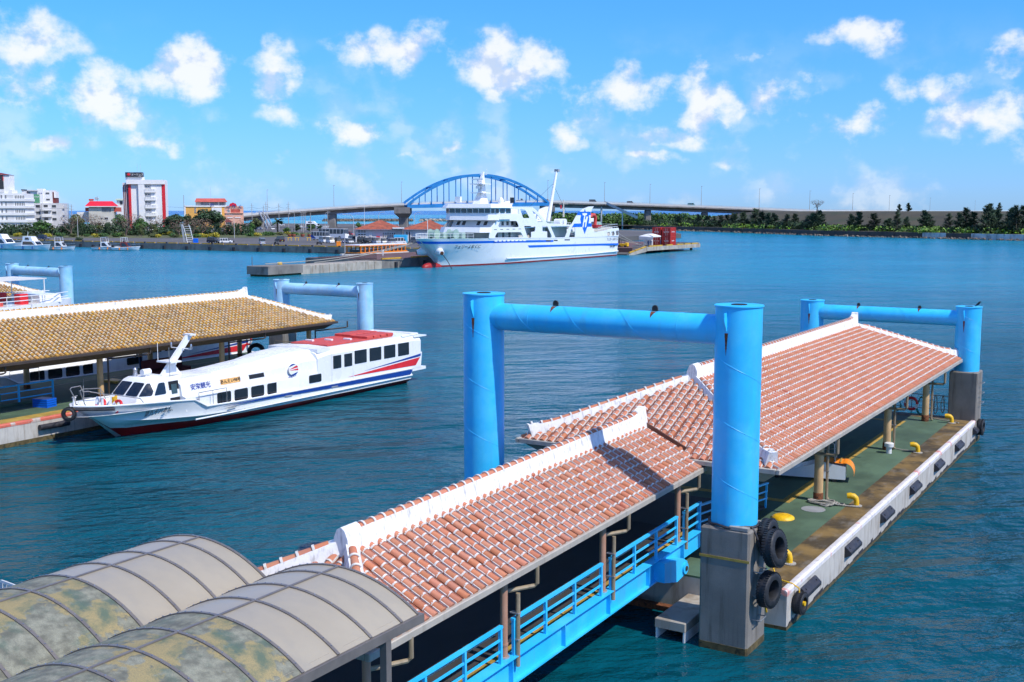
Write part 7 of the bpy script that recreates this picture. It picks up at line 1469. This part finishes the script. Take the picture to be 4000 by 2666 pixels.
# ------------------------------------------------------------------ park: grass, hedges, trees
b = MB(); P_ = [G(280, 930, ZQ), G(500, 931, ZQ), G(960, 930, ZQ), G(1220, 923, ZQ), G(1240, 912, ZQ), G(900, 905, ZQ), G(500, 905, ZQ), G(-60, 905, ZQ), G(-60, 925, ZQ)]
b.add([(p.x, p.y, ZQ + .05) for p in P_], [tuple(range(len(P_)))]); tag(b.build('park_lawn', 'grass', smooth=0), 'strip of grass below the park trees', 'lawn', kind='structure')
FT = [  # px, base py, top py, kind, leaf, width, label
    (55, 918, 878, 'dense', 'leaf_dark', 1.3, 'dark rounded tree in front of the white hotel'), (165, 925, 860, 'round', 'leaf_green', 1.5, 'broad bright green tree left of the grey apartment building'), (105, 920, 885, 'dense', 'leaf_olive', 1.2, 'olive bush beside the broad bright green tree'), (205, 925, 880, 'palm', 'leaf_olive', 1.0, 'small pale palm beside the broad bright green tree'),
    (245, 922, 875, 'dense', 'leaf_dark', 1.0, 'dark upright tree behind the curved lamp post'), (278, 922, 842, 'bare', 'leaf_olive', 1.1, 'bare brown tree left of the red roofed house'), (300, 918, 835, 'round', 'leaf_olive', 1.0, 'green tree just left of the red roofed house'), (320, 924, 866, 'dense', 'leaf_dark', 1.2, 'dense dark tree in front of the red roofed house'), (350, 918, 838, 'bare', 'leaf_olive', 1.3, 'large bare tree in front of the red roofed house'), (385, 920, 845, 'bare', 'leaf_olive', 1.1, 'bare tree beside the pale floodlight pole'), (390, 924, 870, 'palm', 'leaf_olive', 1.1, 'spiky palm under the floodlight pole'), (420, 922, 863, 'dense', 'leaf_dark', .9, 'narrow dark tree right of the floodlight pole'),
    (470, 918, 835, 'round', 'leaf_green', .9, 'green tree at the foot of the tall white hotel'), (495, 922, 848, 'bare', 'leaf_olive', 1.4, 'widest bare tree below the tall white hotel'), (520, 918, 838, 'bare', 'leaf_olive', 1.2, 'reddish bare tree against the tall white hotel'), (550, 922, 852, 'round', 'leaf_green', 1.1, 'light green tree below the tall white hotel'), (553, 926, 868, 'dense', 'leaf_olive', .7, 'yellowish columnar tree below the hotel balconies'), (605, 926, 872, 'dense', 'leaf_olive', .8, 'green columnar tree below the hotel balconies'), (625, 918, 845, 'bare', 'leaf_olive', 1.2, 'bare tree in front of the hotel right corner'), (590, 920, 862, 'bare', 'leaf_olive', 1.0, 'small bare tree between the two columnar trees'),
    (665, 918, 830, 'dense', 'leaf_dark', 1.2, 'dark green tree right of the tall white hotel'), (690, 918, 836, 'round', 'leaf_dark', 1.1, 'dark broad tree left of the orange building'), (700, 924, 858, 'bare', 'leaf_olive', 1.4, 'spreading bare tree below the orange building'), (755, 922, 855, 'bare', 'leaf_olive', 1.2, 'bare tree in front of the orange building'), (735, 916, 828, 'dense', 'leaf_dark', 1.0, 'green tree hiding the left end of the orange building'), (790, 922, 856, 'bare', 'leaf_olive', 1.5, 'widest bare tree in front of the orange building'), (800, 916, 815, 'round', 'leaf_dark', 1.3, 'large dark green tree in front of the orange building'), (840, 916, 820, 'round', 'leaf_dark', 1.2, 'dark green tree left of the pink shop'), (855, 924, 866, 'dense', 'leaf_dark', .8, 'small dark tree left of the curved lamp by the pink shop'), (885, 920, 862, 'bare', 'leaf_olive', 1.2, 'bare tree in front of the pink shop'), (930, 924, 868, 'dense', 'leaf_dark', .6, 'slim dark tree below the pink shop'), (960, 918, 858, 'bare', 'leaf_olive', 1.3, 'bare tree right of the pink shop'), (985, 924, 864, 'dense', 'leaf_green', .8, 'conical green tree near the utility poles'), (1000, 918, 850, 'round', 'leaf_olive', .9, 'olive tree below the bridge approach'),
    (1086, 915, 851, 'palm', 'leaf_dark', 1.5, 'fan palm standing before the sea'), (1120, 918, 884, 'dense', 'leaf_green', 1.6, 'round bush right of the fan palm'), (1160, 905, 872, 'dense', 'leaf_dark', 1.5, 'dark bush behind the utility poles'), (1215, 905, 873, 'dense', 'leaf_green', 2.0, 'wide green bush behind the twin poles'), (1250, 903, 878, 'dense', 'leaf_dark', 1.6, 'dark bush left of the coaches'), (1400, 905, 868, 'round', 'leaf_green', .9, 'small round tree beside the sailing mast')]
for (px, pb, pt, kind, leaf, w, lab) in FT:
    g = G(px, pb, ZQ); h_ = (pb - pt) * g.y / FPX; tree(kind, leaf, (g.x, g.y, ZQ), h_, lab, None, w)
sh = [(68, 925, 'leaf_yellow'), (186, 928, 'leaf_yellow'), (235, 927, 'leaf_green'), (160, 929, 'leaf_dark'), (285, 927, 'leaf_olive'), (340, 926, 'leaf_green'), (372, 928, 'leaf_yellow'), (405, 928, 'leaf_green'), (470, 925, 'leaf_olive'), (455, 927, 'leaf_green'), (600, 929, 'leaf_olive'), (615, 929, 'leaf_yellow'), (655, 920, 'leaf_yellow'), (672, 928, 'leaf_green'), (690, 929, 'leaf_olive'), (725, 929, 'leaf_yellow'), (765, 929, 'leaf_green'), (785, 928, 'leaf_yellow'), (810, 928, 'leaf_yellow'), (838, 928, 'leaf_yellow'), (975, 925, 'leaf_green'), (1004, 924, 'leaf_yellow'), (1045, 922, 'leaf_green'), (1065, 921, 'leaf_green'), (1095, 920, 'leaf_olive'), (1125, 918, 'leaf_yellow'), (1150, 921, 'leaf_green'), (310, 942, 'leaf_dark')]
for i, (px, pb, leaf) in enumerate(sh):
    g = G(px, pb, ZQ); w_ = {'leaf_yellow': 'yellow flowering', 'leaf_green': 'green', 'leaf_dark': 'dark green', 'leaf_olive': 'olive green'}[leaf]
    tree('shrub', leaf, (g.x, g.y, ZQ), random.uniform(1.3, 2.0), 'low %s shrub at the park edge, %s along from the left' % (w_, (num + ['twenty one', 'twenty two', 'twenty three', 'twenty four', 'twenty five', 'twenty six', 'twenty seven', 'twenty eight'])[i]), 'low shrubs along the park edge', 1.2, None, 'shrub')
b = MB(); rng = random.Random(21)
for k in range(330):                                            # understorey hiding the ground line behind the park
    px = rng.uniform(-20, 980); Y = rng.uniform(446, 458); p = D(px, 823, Y); leaf_cloud(b, (p.x, p.y, rng.uniform(1.2, 5.5)), (3.0, 1.6, 1.4), 34, .36, rng)
tag(b.build('understorey', 'leaf_dark', smooth=0, fixn=False), 'dark hedge like undergrowth behind the park trees', 'undergrowth', kind='stuff')
# lamps, poles
for i, (px, pb, pt, arm) in enumerate(((305, 927, 838, -2.0), (916, 932, 838, -2.0), (1152, 912, 830, -.6), (1382, 940, 840, -2.6), (1480, 925, 830, 1.6), (1620, 925, 831, 1.6), (1178, 905, 828, -.8), (1271, 905, 829, 1.8))):
    g = G(px, pb, ZQ); lamp_post(g, (pb - pt) * g.y / FPX, ['curved lamp post in the park left of the red roofed house', 'curved lamp post at the quay in front of the pink shop', 'lamp post right of the fan palm', 'curved lamp post beside the coaches', 'lamp post behind the first terracotta roof', 'lamp post behind the second terracotta roof', 'lamp post between the utility poles before the sea', 'lamp post left of the bridge pier'][i], 'street lamps around the harbour', arm=arm)
for i, (px, pb, pt) in enumerate(((986, 900, 796), (1041, 900, 790), (1091, 898, 797), (1128, 898, 790), (1031, 908, 805), (1185, 908, 826), (1193, 900, 826), (1214, 910, 832), (1281, 898, 826), (270, 880, 795), (282, 880, 800), (128, 900, 790), (165, 880, 800), (720, 850, 764), (385, 900, 768))):
    g = G(px, pb, ZQ) if pb > 885 else D(px, pb, 500); h_ = (pb - pt) * g.y / FPX
    o = thing('utility_pole', 'utility pole with short crossarms, %s of the poles along the town shore' % (num[i]), 'utility pole', g, 0, 'utility poles'); MB().tube((0, 0, 0), (0, 0, h_), .2, .12, n=6).build('pole', 'pole_grey', o)
    if i not in (4, 7, 13, 14):
        for z in (.75, .9): MB().box(-1.0, 1.0, -.06, .06, h_ * z, h_ * z + .12).build('crossarm', 'pole_grey', o)
    if i == 3: MB().lathe([(.35, h_ * .55), (.35, h_ * .62)], (.5, 0, 0), 8).build('transformer', 'pole_grey', o)
    if i == 14: MB().bb(-1.1, -.3, -.3, .3, h_ - 2.0, h_ - .6, .1).build('floodlight', 'galvanised', o); MB().bb(.1, .8, -.3, .3, h_ - 1.8, h_ - .9, .1).build('floodlight', 'galvanised', o)
for i, (a, c) in enumerate((((986, 810), (1041, 806)), ((1041, 806), (1091, 808)), ((1091, 808), (1128, 806)), ((128, 805), (270, 812)), ((653, 808), (986, 812)))):
    p, q = D(*a, 510), D(*c, 510); o = thing('power_line', 'thin power line between town utility poles, span %s' % num[i], 'cable', (0, 0, 0), 0); MB().path([p.lerp(q, k / 6) - Vector((0, 0, 1.6 * (k / 6) * (1 - k / 6) * 2)) for k in range(7)], .04, 3).build('wire', 'black', o)
# ------------------------------------------------------------------ vehicles
def vehicle(kind, paint, p, rz, label, group='vehicles parked on the quay'):
    o = thing(dict(van='parked_van', suv='parked_car', car='parked_car', truck='small_truck', bus='coach', minibus='minibus')[kind], label, dict(van='van', suv='car', car='car', truck='truck', bus='bus', minibus='bus')[kind], p, rz, group)
    L, Wd, H, hood, wh = dict(van=(3.5, 1.5, 1.9, .25, .28), suv=(3.9, 1.7, 1.75, .95, .33), car=(3.8, 1.65, 1.5, .95, .29), truck=(3.5, 1.5, 1.75, .3, .28), bus=(11.5, 2.5, 3.4, .1, .5), minibus=(7.0, 2.1, 2.7, .5, .4))[kind]
    belt = H * .52 if kind not in ('bus', 'minibus') else H * .50; f, r = -L / 2, L / 2; w = Wd / 2       # front at -y
    prof = [(f, .28), (f, belt * .72), (f + .06, belt * .86), (f + hood, belt), (r - .02, belt), (r, belt * .8), (r, .28)]
    def sweep(pr, hw, hw2=None): return [[(x, y, z) for y, z in pr] for x in (-hw, hw)]
    b = MB(); b.prism([(-w, y, z) for y, z in prof], (Wd, 0, 0)); b.build('body', paint, o, smooth=0)
    sl = .45 if kind not in ('bus', 'minibus') else .25
    end = r - .08 if kind != 'truck' else f + hood + 1.25
    cab = [(f + hood - .05, belt), (f + hood + sl, H - .06), (f + hood + sl + .15, H), (end - .12, H), (end, H - .1), (end + .05, belt)]
    k = .07; bot = [(x, y, z) for (y, z) in cab for x in (0,)]
    b = MB(); b.loft([[(-w + (.02 if z <= belt else .10), y, z) for y, z in cab], [(w - (.02 if z <= belt else .10), y, z) for y, z in cab]]); b.build('greenhouse', 'window_dark', o, smooth=0)
    MB().box(-w + .08, w - .08, f + hood + sl + .05, end - .03, H - .05, H + .03).build('roof', paint, o)
    n = dict(van=4, suv=4, car=4, truck=2, bus=8, minibus=6)[kind]
    for i in range(n):
        y = f + hood + sl + .05 + (end - f - hood - sl - .15) * i / (n - 1)
        for x in (-1, 1): MB().prism([(x * (w - .015), y - .04, belt - .02), (x * (w - .015), y + .06, belt - .02), (x * (w - .09), y + .06, H - .02), (x * (w - .09), y - .04, H - .02)], (x * .02, 0, 0)).build('pillar', paint, o, smooth=0)
    for x in (-1, 1):
        for y in (f + L * .19, r - L * .19):
            wl = MB(); wl.tube((x * (w - .14), y, wh), (x * (w + .01), y, wh), wh, n=14); wl = wl.build('wheel', 'tyre_rubber', o); MB().tube((x * (w + .0), y, wh), (x * (w + .02), y, wh), wh * .55, n=10).build('rim', 'chrome', wl)
        MB().cb((x * w * .7, f - .01, belt * .68), (.28, .06, .14)).build('headlight', 'headlight', o); MB().cb((x * w * .82, r + .005, belt * .72), (.14, .05, .28)).build('taillight', 'taillight', o)
    MB().cb((0, f - .02, .5), (.34, .04, .17)).build('number_plate', 'amber_plate' if kind in ('van', 'truck') else 'letter_white', o); MB().cb((0, r + .02, .55), (.34, .04, .17)).build('number_plate', 'amber_plate' if kind in ('van', 'suv') else 'letter_white', o)
    MB().box(-w - .01, w + .01, f - .05, f + .1, .25, .42).build('bumper', 'grey_steel' if kind == 'truck' else paint, o)
    if kind == 'truck': MB().box(-w, w, end + .1, r, .55, 1.0).build('cargo_bed', paint, o, smooth=0)
    if kind in ('bus', 'minibus'):
        for x in (-1, 1): MB().prism([(x * (w + .005), r - .1, .5), (x * (w + .005), r - 2.4, .5), (x * (w + .005), r - 1.2, 1.4), (x * (w + .005), r - .1, 1.7)], (x * .012, 0, 0)).build('side_swoosh', 'car_blue' if kind == 'minibus' else 'car_red', o, smooth=0)
    return o
VV = [('van', 'car_silver', 1024, 957, 200, 'silver van parked at the quay edge seen from behind'), ('suv', 'car_black', 1093, 946, 215, 'small black box car on the open parking ground'), ('suv', 'car_black', 835, 951, 70, 'black people carrier beside the white compact car'), ('car', 'car_white', 882, 951, 110, 'white compact car with blue rear window'),
      ('van', 'car_white', 1263, 949, 35, 'white large van in front of the small coach'), ('van', 'car_white', 1290, 951, 30, 'white small van beside the olive truck'), ('truck', 'car_olive', 1316, 951, 35, 'olive green covered truck in the parked row'), ('car', 'car_blue', 1339, 950, 30, 'blue hatchback in the parked row'), ('car', 'car_silver', 1364, 951, 30, 'silver hatchback beside the lamp post'), ('suv', 'car_grey', 1381, 945, 40, 'dark grey car parked behind the silver hatchback'), ('van', 'car_black', 1413, 952, 35, 'black van left of the black truck'), ('suv', 'car_black', 1440, 953, 35, 'tall black car in front of the lattice wall'), ('van', 'car_silver', 1470, 954, 30, 'silver van in front of the red vending machine'), ('truck', 'car_white', 1495, 954, 30, 'white small truck beside the lamp pole'), ('suv', 'car_silver', 1528, 955, 200, 'silver car with a rear spare wheel'), ('van', 'car_white', 1563, 955, 100, 'white van at the right end of the parked row'), ('suv', 'car_grey', 1630, 950, 60, 'dark car parked near the ferry bow'),
      ('minibus', 'car_white', 1253, 938, 60, 'white minibus with a blue swoosh'), ('bus', 'car_white', 1303, 933, 62, 'large white coach with a red swoosh'), ('car', 'car_navy', 172, 936, 70, 'dark blue car behind the moored yachts'), ('car', 'car_white', 142, 912, 80, 'white car below the broad bright green tree'), ('car', 'car_white', 1065, 898, 20, 'white car on the road below the bridge approach'), ('van', 'car_white', 1100, 883, 90, 'white van beyond the fan palm'), ('car', 'car_white', 1168, 888, 60, 'white car behind the bushes near the sea'), ('car', 'car_red', 1365, 920, 60, 'red car half hidden behind the coach'), ('suv', 'car_white', 375, 912, 80, 'white car in the shade of the park trees'), ('car', 'car_silver', 1010, 896, 80, 'silver car below the bridge steps')]
for kind, paint, px, py, a, lab in VV:
    vehicle(kind, paint, G(px, py, ZQ), R(a), lab)
def on_bridge(px, Y):
    for i in range(len(BP) - 1):
        if BP[i][0] <= px <= BP[i + 1][0]: return BPT[i].lerp(BPT[i + 1], (px - BP[i][0]) / (BP[i + 1][0] - BP[i][0])) + Vector((0, 0, -1.1))
for kind, paint, px, a, lab in (('truck', 'car_white', 2030, 90, 'white truck with a red top crossing the arch'), ('car', 'car_white', 2137, 90, 'white car on the bridge right of the arch'), ('van', 'car_black', 2315, 90, 'black van on the bridge beside the stairs'), ('suv', 'car_grey', 2464, 90, 'dark car on the bridge behind the dock canopy'), ('van', 'car_teal', 2700, 90, 'teal van on the descending bridge road')):
    o = vehicle(kind, paint, on_bridge(px, 0), R(a), lab, 'vehicles crossing the bridge'); o.scale = (1.35, 1.35, 1.35)
# scooters, bins, planters, barriers, quay furniture
for i, (px, py) in enumerate(((1080, 957), (1247, 957), (905, 948))):
    o = thing('motor_scooter', ['dark scooter parked at the quay edge right of the silver van', 'dark scooter parked near the orange bin', 'small white scooter beside the white compact car'][i], 'scooter', G(px, py, ZQ), R(70 + i * 20), 'scooters on the quay')
    for y in (-.6, .6): MB().tube((-.06, y, .25), (.06, y, .25), .25, n=12).build('wheel', 'tyre_rubber', o)
    MB().path([(0, -.6, .3), (0, -.45, .9), (0, -.4, 1.05)], .07, 6).build('fork', 'car_black', o); MB().path([(-.35, -.35, 1.05), (.35, -.35, 1.05)], .03, 5).build('handlebar', 'chrome', o); MB().path([(0, -.4, .45), (0, 0, .35), (0, .3, .6), (0, .75, .72)], [.12, .1, .2, .12], 8).build('body', 'car_black' if i < 2 else 'car_white', o)
    MB().bb(-.16, .16, .0, .75, .72, .84, .03).build('seat', 'black', o)
o = thing('orange_bin', 'orange waste bin at the quay edge', 'bin', G(1322, 962, ZQ), .3); MB().prism([(-.6, -.5, 0), (.6, -.5, 0), (.6, .5, 0), (-.6, .5, 0)], (0, 0, 1.1)).build('box', 'orange', o); MB().bb(-.66, .66, -.56, .56, 1.1, 1.25, .05).build('lid', 'orange', o)
for i, px in enumerate((1132, 1147, 1182, 1209)):
    o = thing('plant_pot', 'large terracotta planter, %s of four across the parking ground' % num[i], 'planter', G(px, 926, ZQ), 0, 'terracotta planters'); MB().lathe([(.55, 0), (.75, .5), (.8, .9), (.7, .95)], n=12).build('pot', 'roof_terracotta', o); bb = MB(); leaf_cloud(bb, (0, 0, 1.3), (.9, .9, .6), 60, .12, random.Random(px)); tag(bb.build('foliage', 'leaf_olive' if i < 3 else 'leaf_green', o, smooth=0, fixn=False))
for i, px in enumerate((1132, 1160, 1207)):
    o = thing('sawhorse_barrier', 'yellow sawhorse barrier, %s from the left on the parking ground' % num[i], 'barrier', G(px, 941, ZQ), 0, 'yellow barriers')
    for x in (-.5, .5):
        for y in (-.35, .35): MB().tube((x, y, 0), (x, 0, 1.0), .06, n=5).build('leg', 'yellow_paint', o)
    MB().box(-.8, .8, -.06, .06, .9, 1.1).build('beam', 'yellow_paint', o)
o = thing('boarding_tower', 'tall white slanted boarding ladder standing at the quay edge', 'ladder', G(745, 952, ZQ), .1)
for x in (-.9, .9): MB().path([(x, 0, 0), (x - .9, .4, 4.2), (x - 1.4, .4, 5.6)], .12, 5).build('side_rail', 'white_steel', o)
for k in range(8): MB().tube((-.9 - .12 * k, .05 * k, .5 + .65 * k), (.9 - .12 * k, .05 * k, .5 + .65 * k), .06, n=5).build('rung', 'white_steel', o)
MB().prism([(-1.6, .3, .4), (-2.3, .3, 5.6), (-2.8, .3, 5.8), (-2.2, .3, .4)], (0, .4, 0)).build('side_panel', 'grey_steel', o); MB().bb(.8, 2.2, -.5, .5, .2, 1.5, .05).build('blue_box', 'stripe_blue', o)
for i, px in enumerate((694, 725, 839, 878)):
    p = G(px, 974, 0); o = thing('drum_fender', 'white drum fender floating at the quay wall, %s from the left' % num[i], 'fender', p + Vector((0, -.9, .75)), TH, 'white drum fenders'); MB().path([(-.65, 0, 0), (-.6, 0, 0), (.6, 0, 0), (.65, 0, 0)], [.45, .62, .62, .45], 14).build('drum', 'gel_white', o); MB().path([(0, 0, .5), (0, .3, 1.5)], .04, 4).build('hanger', 'rope_grey', o)
# ------------------------------------------------------------------ moored small craft
def yacht(label, px, py, L, rz, style, name='motor_yacht'):
    o = thing(name, label, 'boat', G(px, py, 0), rz, 'small boats moored along the quay'); Bm = L * .15; hh = L * .11
    S = [(0, .06, hh * 1.25), (L * .10, .5, hh * 1.2), (L * .28, .86, hh * 1.1), (L * .55, 1, hh), (L, .95, hh * .85)]
    MB().loft([[(Bm * k, y, z), (Bm * k * .86, y + (L * .05 if y < L * .3 else 0), .25), (0, y + (L * .07 if y < L * .3 else 0), -.4), (-Bm * k * .86, y + (L * .05 if y < L * .3 else 0), .25), (-Bm * k, y, z)] for y, k, z in S]).build('hull', 'gel_white', o, smooth=35)
    MB().loft([[(Bm * k * .95, y, z - .05), (-Bm * k * .95, y, z - .05)] for y, k, z in S], cap=False).build('deck', 'gel_white', o, smooth=0)
    for sx in (-1, 1): MB().path([(sx * Bm * k, y, z) for y, k, z in S], .07, 5).build('gunwale', 'gel_white' if style != 'fisher' else 'grey_steel', o)
    c0, c1, ch = (L * .30, L * .80, hh + L * .11) if style == 'yacht' else (L * .35, L * .68, hh + 1.5)
    MB().loft([[(Bm * .72, y, hh * .9), (Bm * .62, y + dy, z), (-Bm * .62, y + dy, z), (-Bm * .72, y, hh * .9)] for y, dy, z in ((c0, (L * .12), ch * .98), (c0 + L * .14, L * .02, ch), (c1, 0, ch))]).build('cabin', 'gel_white' if style != 'canvas' else 'maroon', o, smooth=25)
    for sx in (-1, 1):
        MB().prism([(sx * Bm * .70, c0 + L * .08, hh * .9 + .35), (sx * Bm * .70, c1 - L * .04, hh * .9 + .35), (sx * Bm * .645, c1 - L * .04, ch - .25), (sx * Bm * .645, c0 + L * .19, ch - .25)], (sx * .05, 0, 0)).build('side_window', 'tinted_glass', o, smooth=0)
    MB().prism([(-Bm * .55, c0 + L * .035, hh * .9 + .4), (Bm * .55, c0 + L * .035, hh * .9 + .4), (Bm * .5, c0 + L * .10, ch - .2), (-Bm * .5, c0 + L * .10, ch - .2)], (0, -.06, 0)).build('windscreen', 'tinted_glass', o, smooth=0); MB().box(-Bm * .4, Bm * .4, c1 - .02, c1 + .04, hh * .9 + .1, ch - .3).build('aft_door', 'tinted_glass', o, smooth=0)
    if style == 'yacht':
        MB().loft([[(Bm * .58, y, ch), (Bm * .5, y + dy, z), (-Bm * .5, y + dy, z), (-Bm * .58, y, ch)] for y, dy, z in ((c0 + L * .16, L * .06, ch + 1.2), (c1 - L * .02, 0, ch + 1.3))]).build('flybridge', 'gel_white', o, smooth=25)
        for sx in (-1, 1): MB().prism([(sx * Bm * .57, c0 + L * .26, ch + .3), (sx * Bm * .57, c1 - L * .1, ch + .3), (sx * Bm * .53, c1 - L * .1, ch + .95), (sx * Bm * .53, c0 + L * .3, ch + .95)], (sx * .05, 0, 0)).build('flybridge_window', 'tinted_glass', o, smooth=0)
        MB().path([(0, c1 - L * .1, ch + 1.2), (0, c1 - L * .12, ch + 2.6)], .06, 5).build('aerial', 'gel_white', o)
    else:
        for sx in (-1, 1): MB().path([(sx * Bm * .5, c0 + L * .12, ch), (sx * Bm * .5, c0 + L * .14, ch + 1.3), (sx * Bm * .5, c1, ch + 1.3), (sx * Bm * .5, c1, ch)], .05, 5).build('tower_frame', 'gel_white', o)
        if style == 'fisher': MB().box(-Bm * .5, Bm * .5, c0 + L * .14, c1, ch + 1.28, ch + 1.36).build('tower_top', 'navy', o)
        MB().bb(-.5, .5, L * .97, L * 1.04, .3, 1.6, .1).build('outboard', 'black', o)
    for sx in (-1, 1):
        MB().path([(sx * Bm * k * .95, y, z + .75) for y, k, z in S[:3]], .035, 4).build('bow_rail', 'chrome', o)
        for y in (L * .4, L * .7): MB().path([(sx * Bm * 1.06, y, hh * .9), (sx * Bm * 1.08, y, hh * .3)], [.1, .2], 6).build('fender_float', 'navy' if style == 'yacht' else 'orange', o)
    return o
for px, py, L, a, st, lab in ((88, 976, 15, 62, 'yacht', 'white flybridge yacht cut by the left photo edge'), (197, 979, 12.5, 66, 'yacht', 'large white flybridge yacht second from the left'), (295, 978, 9.0, 80, 'fisher', 'white sport fishing boat with a railed tower third from the left'), (472, 978, 8.6, 82, 'fisher', 'white cruiser with a dark blue bimini top'), (548, 979, 8.2, 86, 'canvas', 'small open boat with a maroon cabin')):
    yacht(lab, px, py, L, R(a), st)
p = D(1340, 823, 640); o = yacht('big white motor yacht moored beyond the coaches', 1340, 905, 17, R(80), 'yacht'); o.location = (p.x - 8, 640, .6)
p = D(1450, 823, 620)
o = thing('sailing_boat', 'white sailing boat with a tall mast beyond the terracotta roofs', 'boat', (D(1416, 823, 600).x, 600, 0), R(80), 'boats beyond the quay')
MB().loft([[(1.5 * k, y, 1.6), (0, y, -.3), (-1.5 * k, y, 1.6)] for y, k in ((-6, .1), (-3, .8), (2, 1), (6, .8))]).build('hull', 'gel_white', o); MB().tube((0, -1, 1.5), (0, -1, 16), .12, .07, n=6).build('mast', 'gel_white', o); MB().tube((0, -1, 3), (0, 4, 3), .1, n=5).build('boom', 'gel_white', o); MB().bb(-.9, .9, -2, 2.5, 1.5, 2.4, .15).build('cabin', 'gel_white', o)
for i, px in enumerate((1525, 1570, 1590, 1650)):
    p = D(px, 823, 600); o = yacht('distant white boat beyond the terracotta roofs, %s from the left' % num[i], px, 905, 11, R(80 + i * 11), 'fisher'); o.location = (p.x, 600 + i * 4, .3)
# slip of white bridge steps on the left
o = thing('bridge_steps', 'pair of white steel stairs climbing to the left bridge approach', 'stairs', (0, 0, 0), 0)
for (a, c) in (((1018, 829), (1052, 892)), ((1034, 836), (1058, 885))):
    p, q = D(*a, 600), D(*c, 560)
    for e in (-.9, .9): MB().loft([[v + Vector((e + k, 0, z)) for k, z in ((-.12, -.5), (.12, -.5), (.12, .5), (-.12, .5))] for v in (p, q)], closed=True).build('stringer', 'galvanised', o, smooth=0)
    for k in range(10): v = p.lerp(q, k / 10); MB().cb(v, (1.7, .4, .12)).build('tread', 'galvanised', o)
